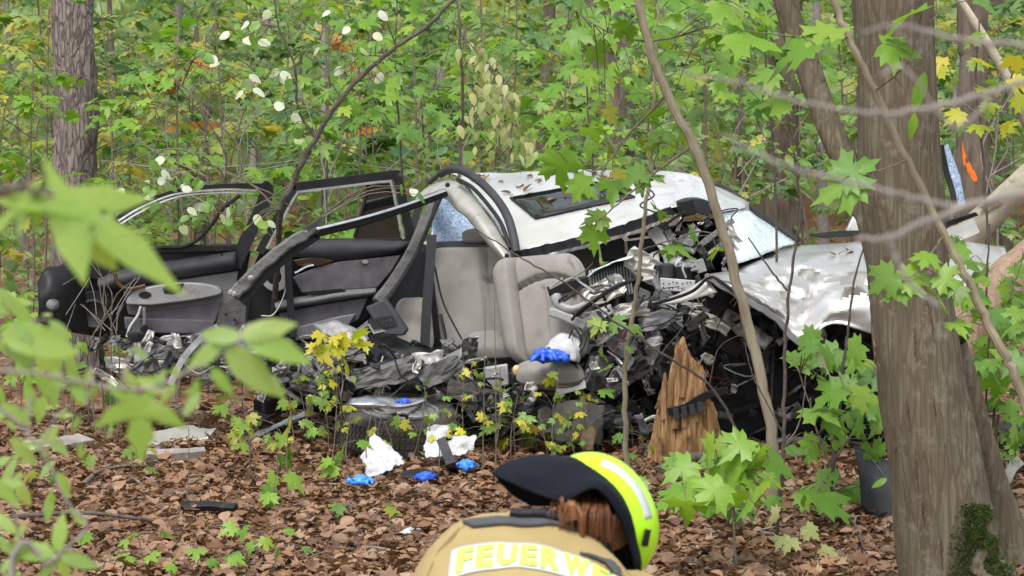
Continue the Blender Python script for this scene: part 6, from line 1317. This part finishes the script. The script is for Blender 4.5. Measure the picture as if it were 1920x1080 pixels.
plant('young_maple', 'thin straight maple stem standing before the dashboard wreckage', 'sapling', S4[0], [(S4, .014, .006, 'sapling'), (WP([(1200, 470, 13.2), (1260, 450, 13.1), (1330, 440, 13.1)]), .004, .002, 'twig'), (WP([(1176, 640, 13.2), (1140, 620, 13.1), (1110, 610, 13.1)]), .004, .002, 'twig')],
      [at(1118, 612, 13.1, .10, 'maple', 'maple', 1), at(1160, 606, 13.1, .10, 'maple', 'maple', 1), at(1195, 618, 13.1, .09, 'maple', 'maple', .6), at(1258, 470, 13.1, .12, 'maple', 'maple', .8), at(1290, 475, 13.1, .12, 'maple', 'maple', .8), at(1305, 440, 13.1, .10, 'maple', 'maple', .8), at(1345, 465, 13, .08, 'maple', 'yellowmaple', .8), at(1135, 668, 13.1, .08, 'maple', 'ovate', .8), at(1130, 690, 13.1, .08, 'maple', 'ovate', .8), at(1140, 735, 13.1, .08, 'maple', 'ovate', .6), at(1180, 655, 13.1, .06, 'ovate', 'ovate', .8)] + scatter(12, 1190, 1290, 0, 300, 13.0, 13.4, .10, .14, 'maple', 'maple'))
S5 = [GD(2075, 9.5)] + WP([(1930, 775), (1880, 660), (1830, 560), (1770, 440), (1700, 300), (1640, 172), (1590, 70), (1550, -40)], 9.5)
lv5 = [at(1652, 528, 9.4, .13, 'maple', 'maple', dirpx=(-40, 30)), at(1690, 548, 9.4, .13, 'maple', 'maple', .9), at(1735, 488, 9.4, .10, 'maple', 'maple', 1.0), at(1722, 522, 9.4, .12, 'maple', 'maple', dirpx=(50, -10)), at(1780, 525, 9.4, .11, 'maple', 'maple', .8), at(1765, 560, 9.4, .11, 'maple', 'maple', .9), at(1785, 545, 9.4, .10, 'maple', 'smallmaple', .9), at(1798, 610, 9.4, .10, 'maple', 'maple', .6),
       at(1570, 352, 9.2, .20, 'maple', 'maple', dirpx=(-60, 25)), at(1610, 315, 9.2, .16, 'maple', 'maple', dirpx=(40, -30)), at(1690, 92, 9.3, .15, 'maple', 'maple', .6), at(1725, 170, 9.3, .15, 'lance', 'maple', dirpx=(-20, 70)), at(1712, 235, 9.3, .10, 'lance', 'maple', dirpx=(-5, 40)), at(1690, 30, 9.3, .18, 'maple', 'maple', .6), at(1540, 60, 9.2, .18, 'maple', 'maple', .5), at(1480, 98, 9.2, .20, 'maple', 'maple', .5), at(1420, 75, 9.2, .20, 'maple', 'maple', .5), at(1440, 190, 9.3, .15, 'maple', 'maple', .4), at(1370, 25, 9.3, .15, 'maple', 'maple', .5), at(1860, 10, 9.3, .15, 'maple', 'ovate', .5)]
plant('young_maple', 'slanting yellowish stem crossing in front of the thick trunk', 'sapling', S5[0], [(S5, .018, .012, 'sapling'), (WP([(1700, 300, 9.5), (1650, 320, 9.3), (1590, 330, 9.2)]), .004, .002, 'twig'), (WP([(1590, 70, 9.5), (1500, 70, 9.3), (1420, 60, 9.2)]), .005, .002, 'twig'), (WP([(1770, 440, 9.5), (1720, 510, 9.4), (1680, 525, 9.4)]), .004, .002, 'twig'), (WP([(1640, 172, 9.5), (1700, 120, 9.3), (1720, 60, 9.3)]), .004, .002, 'twig')], lv5)
plant('bare_twig_shrub', 'dark thin branch sagging diagonally past the seat and dashboard', 'shrub', GD(1425, 12.9), [([GD(1425, 12.9)] + WP([(1412, 900), (1380, 805), (1330, 722), (1240, 662), (1150, 600), (1060, 530), (980, 485), (890, 428)], 12.9), .009, .003, 'darktwig'), (WP([(1330, 722, 12.9), (1350, 650, 12.9), (1410, 620, 12.9)]), .003, .0015, 'darktwig'), (WP([(1240, 662, 12.9), (1290, 600, 12.9), (1300, 560, 12.9)]), .003, .0015, 'darktwig'), (WP([(1060, 530, 12.9), (1100, 505, 12.9), (1112, 492, 12.9)]), .003, .0015, 'twig')], [])
# --- shrub with pale felted leaves over the open doors
D = 15.2
pale = [(463, 78), (498, 80), (395, 110), (590, 48), (633, 130), (722, 30), (706, 70), (420, 62), (512, 140), (538, 142), (527, 195), (553, 222), (560, 263), (378, 285), (310, 325), (225, 360), (352, 352), (276, 368), (266, 350), (305, 340), (345, 345), (362, 395), (342, 427), (482, 413), (510, 418), (415, 408), (700, 125), (712, 146), (488, 138), (470, 160), (484, 172), (448, 175), (424, 402), (368, 385), (300, 300), (270, 340), (402, 118), (610, 22), (680, 98), (650, 60), (480, 145), (776, 362), (530, 150), (590, 100), (500, 30), (460, 50)]
lvp = [at(x + rp.uniform(-4, 4), y + rp.uniform(-4, 4), D + rp.uniform(-.3, .3), rp.uniform(.055, .082), 'round', 'pale', 1.2, .6) for x, y in pale] + [at(x + rp.uniform(-25, 25), y + rp.uniform(-20, 20), D + rp.uniform(-.3, .3), rp.uniform(.05, .08), 'round', 'ovate', 1.0, .6) for x, y in pale * 2]
sk = [([GD(500, D + .9)] + WP([(525, 420, D), (548, 345, D), (590, 262, D), (640, 185, D), (722, 105, D), (800, 50, D), (868, -20, D)]), .018, .010, 'darktwig'), (WP([(592, 258, D), (560, 205, D), (552, 120, D), (520, 40, D), (515, -20, D)]), .009, .004, 'darktwig'), (WP([(530, 400, D), (470, 345, D), (430, 325, D), (380, 300, D), (335, 280, D), (270, 290, D), (205, 332, D)]), .007, .003, 'twig'), (WP([(450, 335, D), (450, 280, D), (412, 235, D), (330, 150, D), (262, 100, D)]), .006, .003, 'twig'), (WP([(640, 185, D), (600, 120, D), (560, 60, D), (540, 0, D)]), .005, .002, 'twig'), (WP([(722, 105, D), (660, 100, D), (600, 75, D)]), .005, .002, 'twig'), (WP([(480, 350, D), (520, 370, D), (560, 400, D), (585, 420, D)]), .004, .002, 'twig'), (WP([(548, 345, D), (470, 390, D), (400, 400, D), (340, 410, D)]), .004, .002, 'twig'), (WP([(335, 280, D), (330, 320, D), (280, 360, D)]), .003, .0015, 'twig'), (WP([(412, 235, D), (470, 190, D), (500, 140, D)]), .003, .0015, 'twig'), (WP([(560, 205, D), (500, 220, D), (440, 255, D)]), .003, .0015, 'twig')]
plant('pale_leaf_shrub', 'shrub with dark bent branch and whitish leaves over the open doors', 'shrub', sk[0][0][0], sk, lvp, None, 'twig', .0021)
# --- wilted bunch hanging over the roof
D = 15.9
wl = []
for k in range(125):
    f = rp.random(); x = 890 + 95 * f ** .8 * (1 if rp.random() < .6 else .2) + rp.gauss(0, 16); y = 105 + 195 * f + rp.gauss(0, 12)
    wl.append(at(x, y, D + rp.uniform(-.25, .25), rp.uniform(.055, .085), 'lance' if rp.random() < .4 else 'ovate', 'wilt', 1.2, 1.6))
plant('wilting_shrub', 'broken branch with pale wilted leaves hanging above the roof', 'shrub', GD(862, 16.4), [([GD(862, 16.4)] + WP([(862, 330, 16.3), (868, 200, 16.1), (862, 60, D), (860, -40, D)]), .012, .008, 'twig'), (WP([(862, 60, D), (900, 105, D), (945, 170, D), (975, 250, D), (990, 300, D)]), .005, .002, 'twig'), (WP([(864, 90, D), (885, 160, D), (890, 240, D), (900, 310, D)]), .004, .002, 'twig')], wl, None, 'twig', .0012)
# --- seedlings on the floor and before the wreck
def seedling(label, px, py, h, n, s, mn, kind='maple', spread=.16, D=None, r_=.0035, lean=0, name='maple_seedling'):
    b = G(px, py) if D is None else GD(px, D); top = b + Vector((lean + rp.uniform(-.05, .05), rp.uniform(-.05, .05), h)); mid = b.lerp(top, .5) + rv(.02, rp)
    L = []
    for k in range(n):
        f = .35 + .65 * (k + rp.random()) / n; p = b.lerp(top, f) + Vector((rp.gauss(0, spread * .6), rp.gauss(0, spread * .4), rp.uniform(-.02, .03)))
        d = (p - b.lerp(top, f)); d = Vector((d.x, d.y - .02, -.02 - abs(rp.gauss(0, .02))))
        L.append((p, d, facing(.55), s * rp.uniform(.7, 1.2), kind, mn if isinstance(mn, str) else rp.choice(mn)))
    return plant(name, label, 'seedling', b, [([b - Vector((0, 0, .02)), mid, top], r_, .0018, 'twig')], L, None, 'twig', .0011)
b = G(655, 838); ysk = [b] + WP([(640, 760, 13.95), (642, 700, 13.95), (622, 640, 13.95)]); ylv = [at(x, y, 13.9 + rp.uniform(-.06, .06), rp.uniform(.08, .12), 'maple', 'yellowmaple', 1.3, .3) for x, y in [(590, 640), (606, 655), (622, 650), (640, 645), (650, 632), (668, 640), (684, 648), (676, 632), (628, 636), (600, 632), (584, 655), (612, 668), (655, 690), (640, 660)]]
plant('yellow_maple_seedling', 'little maple with bright yellow leaves before the crushed door sill', 'seedling', b, [(ysk, .006, .002, 'twig')], ylv, None, 'twig', .0012)
SEED = [('maple seedling with yellowish leaves left of the loose wheel', 560, 860, .34, 9, .075, ['smallmaple', 'yellowmaple']), ('low maple seedling left of the slanting trim strip', 470, 890, .42, 9, .085, 'smallmaple'), ('maple seedling before the black trim strip', 520, 905, .30, 7, .085, ['smallmaple', 'maple']), ('upright broad leaf seedling before the white triangular cloth', 658, 912, .22, 4, .11, 'maple'), ('maple seedling below the torn front door sill', 455, 800, .40, 10, .085, 'smallmaple'), ('tiny seedling beside the loose tyre', 700, 878, .30, 4, .06, 'smallmaple'),
        ('yellow green maple seedling right of the loose wheel', 968, 862, .35, 12, .085, ['smallmaple', 'yellowmaple']), ('green maple seedling beneath the seat cushion', 1010, 856, .38, 13, .085, ['smallmaple', 'maple']), ('small maple seedling right under the seat rail', 1045, 850, .30, 9, .08, 'smallmaple'), ('thin tall seedling before the white dressing', 925, 885, .55, 6, .06, 'yellowmaple'), ('curled seedling between wheel and seat', 868, 862, .5, 6, .055, 'smallmaple'),
        ('pale maple seedling alone on the leaves at left of centre', 520, 965, .2, 4, .12, 'maple'), ('pale green maple seedling under the black moulding', 365, 1075, .13, 6, .07, 'maple'), ('small green seedling between moulding and firefighter', 485, 1050, .18, 5, .075, 'maple'), ('two leaf seedling at the bottom left of centre', 505, 1075, .16, 4, .07, 'ovate'), ('tiny seedling beside the white splinter', 705, 985, .08, 3, .08, 'smallmaple'), ('flat seedling in front of the blue gloves', 690, 968, .08, 3, .09, 'smallmaple'), ('leafy seedling below the black moulding at left', 275, 1060, .16, 6, .075, 'maple'), ('seedling under the sill panel at left', 250, 905, .2, 6, .07, 'smallmaple'), ('small seedling left of the curved branch', 90, 930, .2, 6, .08, 'smallmaple'), ('seedling with small leaves left of the tyre strip', 205, 800, .5, 12, .085, 'ovate'), ('leafy plant before the front door kick panel', 270, 790, .5, 14, .09, 'ovate'), ('green plant beneath the front door edge', 130, 800, .55, 15, .09, 'maple'), ('tall weedy plant left of the front door edge', 40, 800, .8, 18, .10, 'maple'), ('low plant at the foot of the pine', 20, 740, .7, 16, .1, 'maple'),
        ('green seedling beside the firefighter helmet', 1262, 990, .22, 6, .14, 'maple'), ('wilted seedling at the foot of the thin stems', 1480, 1060, .2, 5, .09, 'wilt'), ('low seedling before the splintered stump', 1215, 880, .18, 5, .07, 'ovate'), ('small seedling right of the shoe', 1238, 858, .12, 4, .06, 'smallmaple'), ('seedling at lower right behind the mossy foot', 1905, 900, .4, 12, .09, 'maple')]
for s in SEED: seedling(*s)
for k in range(26):
    px = rp.uniform(430, 1240); py = rp.uniform(842, 890); b = G(px, py); h = rp.uniform(.25, .6); top = b + Vector((rp.uniform(-.1, .1), rp.uniform(-.05, .05), h)); L = []
    for j in range(rp.randrange(4, 10)):
        f = rp.uniform(.3, 1); q = b.lerp(top, f) + Vector((rp.gauss(0, .06), rp.gauss(0, .05), rp.uniform(-.02, .03))); L.append((q, Vector((rp.uniform(-1, 1), rp.uniform(-1, .4), -.3)), facing(.7), rp.uniform(.035, .075), 'maple', rp.choice(['smallmaple', 'smallmaple', 'maple', 'yellowmaple'])))
    side = b.lerp(top, .55)
    plant('thin_seedling', 'thin twiggy maple seedling growing up before the wreck sill', 'seedling', b, [([b, b.lerp(top, .5) + rv(.02, rp), top], .0035, .0018, 'twig'), ([side, side + Vector((rp.uniform(-.12, .12), 0, .08))], .0018, .001, 'twig')], L, 'thin seedlings before the wreck', 'twig', .0011)
# --- leafy bush between front wing and thick trunk, and big leaves near the helmet
D = 12.4; b = GD(1565, D)
lb = scatter(44, 1490, 1655, 640, 960, 12.0, 12.8, .10, .17, 'maple', ['maple', 'maple', 'ovate'], .9) + scatter(26, 1480, 1660, 690, 960, 12.0, 12.8, .06, .09, 'ovate', 'ovate', .8) + [at(1545, 672, 12.1, .15, 'maple', 'pale', 1.0), at(1560, 930, 11.9, .26, 'maple', 'maple', .9), at(1545, 770, 12.0, .22, 'maple', 'maple', .8)]
plant('maple_bush', 'leafy green maple bush between the front wing and thick trunk', 'bush', b, [([b] + WP([(1562, 840, D), (1570, 760, D), (1580, 660, D)]), .010, .004, 'darktwig'), (WP([(1565, 900, D), (1530, 800, D), (1500, 700, D)]), .006, .003, 'twig'), (WP([(1566, 860, D), (1610, 790, D), (1640, 690, D)]), .006, .003, 'twig')], lb)
D = 10.9; b = GD(1385, D)
lb = [at(1295, 918, 10.7, .24, 'maple', 'maple', .7), at(1345, 880, 10.9, .24, 'maple', 'maple', .5), at(1290, 945, 10.6, .20, 'maple', 'maple', .9), at(1255, 930, 10.7, .18, 'maple', 'maple', .8), at(1400, 870, 10.9, .20, 'maple', 'maple', .5), at(1320, 855, 10.9, .18, 'maple', 'maple', .4), at(1330, 925, 10.6, .17, 'maple', 'maple', .9), at(1390, 950, 10.7, .16, 'maple', 'maple', .7), at(1270, 880, 10.9, .16, 'maple', 'maple', .5), at(1420, 910, 10.8, .15, 'maple', 'maple', .7)] + scatter(22, 1250, 1500, 830, 965, 10.8, 12.0, .09, .17, 'maple', ['maple', 'ovate'], .7)
plant('broad_leaf_maple', 'low maple with broad overlapping leaves right beside the helmet', 'seedling', b, [([b] + WP([(1370, 900, D), (1350, 880, D)]), .006, .003, 'twig'), (WP([(1375, 905, D), (1310, 900, D), (1270, 915, D)]), .004, .002, 'twig')], lb)
# --- hanging maple leaves over the left door-edge etc.: right edge bushes
for k, (x0, x1, y0, y1, D, n, lab) in enumerate([(1790, 1930, 440, 640, 12.6, 34, 'green maple bush at the right edge above the pink log'), (1790, 1930, 640, 860, 12.4, 46, 'maple bush at the right edge before the pink log'), (1760, 1920, 60, 260, 15.2, 22, 'yellowing maple twigs high at the right edge'), (1330, 1560, 20, 210, 14.6, 40, 'maple twigs with large leaves above the windscreen'), (1400, 1590, 170, 330, 16.5, 50, 'small leaved shrub between side stem and windscreen'), (1020, 1200, 40, 300, 15.8, 40, 'maple with grey green leaves above the sunroof'), (640, 860, -10, 260, 16.8, 55, 'maple twigs with large leaves above the rear door')]):
    b = GD((x0 + x1) / 2, D); kd, mn = ('ovate', 'ovate') if k == 4 else ('maple', ['maple', 'ovate', 'maple'] if k != 2 else ['smallmaple', 'yellowmaple'])
    L = scatter(n, x0, x1, y0, y1, D - .4, D + .4, .09 if k != 4 else .07, .145 if k != 4 else .10, kd, mn, .6)
    cx = (x0 + x1) / 2
    plant('maple_bush', lab, 'bush', b, [([b] + WP([(cx + 12, (y1 + 700) / 2, D), (cx, y1, D), (cx - 10, (y0 + y1) / 2, D), (cx - 4, y0 - 20, D)]), .008, .004, 'darktwig'), (WP([(cx, y1, D), (x0 + 30, (y0 + y1) / 2, D), (x0, y0, D)]), .004, .002, 'twig'), (WP([(cx, y1, D), (x1 - 30, (y0 + y1) / 2, D), (x1, y0, D)]), .004, .002, 'twig')], L)
# --- bare tangled twigs before the front door and behind the window
for k in range(9):
    x = rp.uniform(110, 235); b = G(x, rp.uniform(800, 840)); D = b.y
    plant('bare_twig_shrub', 'thin bare twig standing before the front door edge', 'shrub', b, [([b] + WP([(x + rp.uniform(-15, 15), 650, D), (x + rp.uniform(-35, 35), 560, D), (x + rp.uniform(-60, 60), rp.uniform(440, 520), D)]), .005, .002, 'twig'), (WP([(x, 620, D), (x + rp.uniform(-60, 60), 570, D)]), .003, .0015, 'greystem'), (WP([(x, 590, D), (x + rp.uniform(-50, 50), 520, D)]), .003, .0015, 'greystem')], [], 'bare twigs before the front door')
for k in range(16):
    x = rp.uniform(280, 900) if k < 10 else rp.uniform(1380, 1900); D = rp.uniform(16.8, 18); b = GD(x, D)
    plant('bare_twig_shrub', 'tangled bare grey twigs behind the wreck', 'shrub', b, [([b] + WP([(x + rp.uniform(-30, 30), 420, D), (x + rp.uniform(-60, 60), 280, D), (x + rp.uniform(-90, 90), 130, D)]), .007, .003, rp.choice(['greystem', 'twig', 'darktwig'])), (WP([(x, 380, D), (x + rp.uniform(-130, 130), 330, D), (x + rp.uniform(-190, 190), 300, D)]), .004, .002, 'greystem'), (WP([(x, 330, D), (x + rp.uniform(-130, 130), 260, D), (x + rp.uniform(-150, 150), 180, D)]), .004, .002, 'greystem')], [], 'bare twigs behind the wreck')
# --- thin seedlings stems before the wheel
for k, (x, y, top) in enumerate([(690, 895, 770), (730, 880, 790), (655, 905, 770), (820, 905, 820), (905, 900, 560), (930, 930, 560), (350, 960, 800), (540, 940, 780)]):
    b = G(x, y); D = b.y
    plant('bare_sapling', 'thin leafless seedling stem sticking up from the dead leaves', 'sapling', b, [([b] + WP([(x + rp.uniform(-6, 6), (y + top) / 2, D), (x + rp.uniform(-10, 10), top, D)]), .0035, .0018, 'twig')], [], 'leafless seedling stems')
# ================================================================ OUT-OF-FOCUS PLANTS CLOSE TO THE LENS
def near(px, py, qx, qy, D, kind='pointed', mn='nearleaf', wide=1.0, nz=.5, dq=None):
    """leaf from stalk point to tip point"""
    a, e = W(px, py, D), W(qx, qy, (dq or D)); d = e - a
    return (a, d, Vector((rp.uniform(-.25, .25), -1, nz)), d.length, kind, mn)
D = 2.9; b = Vector((-.62, 2.9, 0))
NL = [near(98, 366, 354, 524, 2.5, 'maplethin', nz=1.3), near(60, 365, -40, 450, 2.5, 'maplethin', nz=1.2), near(95, 372, 225, 505, 2.5, 'lance', nz=.9), near(80, 372, 55, 440, 2.5, 'lance', nz=.9), near(262, 742, 262, 868, D, 'maplelong', nz=.3), near(450, 634, 372, 622, D), near(450, 632, 552, 596, D), near(460, 636, 588, 672, D), near(425, 652, 522, 742, D), near(412, 652, 345, 690, D), near(396, 690, 440, 742, D), near(398, 662, 440, 615, D), near(318, 735, 250, 705, D), near(345, 780, 372, 735, D), near(290, 730, 310, 690, D), near(0, 625, 150, 655, D), near(10, 640, 62, 692, D), near(-30, 560, 22, 590, D), near(120, 730, 100, 690, D), near(160, 760, 130, 700, D), near(78, 838, 40, 828, D), near(80, 842, 92, 862, D), near(-20, 900, 40, 945, D), near(0, 760, 60, 790, D), near(60, 640, 20, 600, D)]
NL += [near(x, y, x + rp.uniform(-50, 50), y + rp.uniform(20, 60), 3.2 + rp.uniform(-.3, .3), rp.choice(['pointed', 'lance'])) for x, y in [(180, 720), (210, 760), (230, 690), (150, 780), (40, 610), (90, 600), (300, 760), (330, 720), (370, 710), (250, 650), (20, 690), (60, 760), (110, 800), (20, 820)]]
NL += [near(x, y, x + rp.uniform(-35, 25), y + rp.uniform(45, 75), 4.2 + rp.uniform(-.2, .2)) for x, y in [(60, 645), (90, 640), (110, 650), (70, 690), (100, 700), (130, 660), (50, 720), (85, 740), (120, 620), (140, 690)]]
for k in range(44):
    yy = rp.uniform(540, 1060); xx = rp.uniform(-20, 150) * (1 - .4 * abs(yy - 700) / 500); NL.append(near(xx, yy, xx + rp.uniform(-55, 60), yy + rp.uniform(-10, 60), rp.uniform(3.6, 5.2), rp.choice(['pointed', 'lance']), nz=rp.uniform(.3, 1.6)))
for x, y in [(170, 690), (200, 720), (235, 745), (290, 705), (330, 690), (365, 725), (395, 640), (480, 610), (500, 700), (150, 830), (210, 800)]:
    NL.append(near(x, y, x + rp.uniform(-45, 45), y + rp.uniform(15, 60), rp.uniform(2.9, 3.4), rp.choice(['pointed', 'lance', 'maplethin']), nz=rp.uniform(.5, 2)))
plant('foreground_maple', 'blurred bright green leaves close to the lens at the left', 'sapling', b, [([b, Vector((-.64, 2.9, .8)), W(-130, 800, D), W(-110, 600, D), W(-60, 420, 2.7), W(20, 350, 2.5), W(100, 372, 2.5)], .008, .003, 'twig'), ([W(-110, 690, D), W(60, 700, D), W(250, 730, D), W(345, 700, D), W(420, 655, D), W(455, 634, D)], .0022, .0012, 'greystem'), ([W(-120, 800, D), W(0, 770, D), W(75, 838, D)], .003, .0015, 'greystem')], NL, None, 'greystem', .0012)
D = 3.6; b = Vector((-.72, 3.6, 0))
NB = [near(107, 1035, 112, 962, D), near(112, 1040, 186, 1060, D), near(104, 1040, -5, 1018, D), near(108, 1048, 60, 1090, D), near(112, 1046, 130, 1095, D), near(30, 1000, -20, 950, D), near(40, 1075, -10, 1090, D), near(10, 920, 40, 900, D), near(0, 1070, 40, 1040, D), near(160, 985, 130, 950, D)]
plant('foreground_seedling', 'blurred broad leaved sprig in the lower left corner', 'seedling', b, [([b, Vector((-.70, 3.6, .6)), W(20, 1100, D), W(90, 1060, D), W(110, 1040, D)], .006, .003, 'greystem'), ([W(110, 1040, D), W(163, 986, D), W(130, 946, D), W(76, 842, D)], .0025, .0012, 'greystem')], NB, None, 'greystem', .0012)
D = 2.6; b = Vector((.86, 2.6, 0))
def wq(pts): return WP(pts, D)
plant('foreground_branch_shrub', 'blurred bare grey twigs close to the lens at the upper right', 'shrub', b, [([b, Vector((.84, 2.6, .9))] + wq([(2400, 700), (2250, 420), (2120, 300), (2060, 150)]), 0.0065, 0.0036, 'greystem'), (wq([(2120, 300), (1920, 360), (1770, 402), (1670, 446), (1608, 448)]), 0.0042, 0.0022, 'greystem'), (wq([(1670, 446), (1680, 488), (1716, 542), (1758, 576)]), 0.0029, 0.0022, 'greystem'), (wq([(2080, 130), (1920, 155), (1835, 181), (1724, 205), (1632, 211), (1502, 190), (1391, 155), (1280, 137)]), 0.0035, 0.0014, 'greystem'), (wq([(1900, 366), (1800, 385), (1724, 374), (1595, 340), (1458, 305), (1354, 252)]), 0.0030, 0.0014, 'greystem'), (wq([(2070, 150), (1920, 88), (1798, 76), (1687, 48), (1621, 62)]), 0.0036, 0.0014, 'greystem'), (wq([(1880, 160), (1790, 240), (1700, 130), (1650, 140)]), 0.0022, 0.0011, 'greystem')], [])
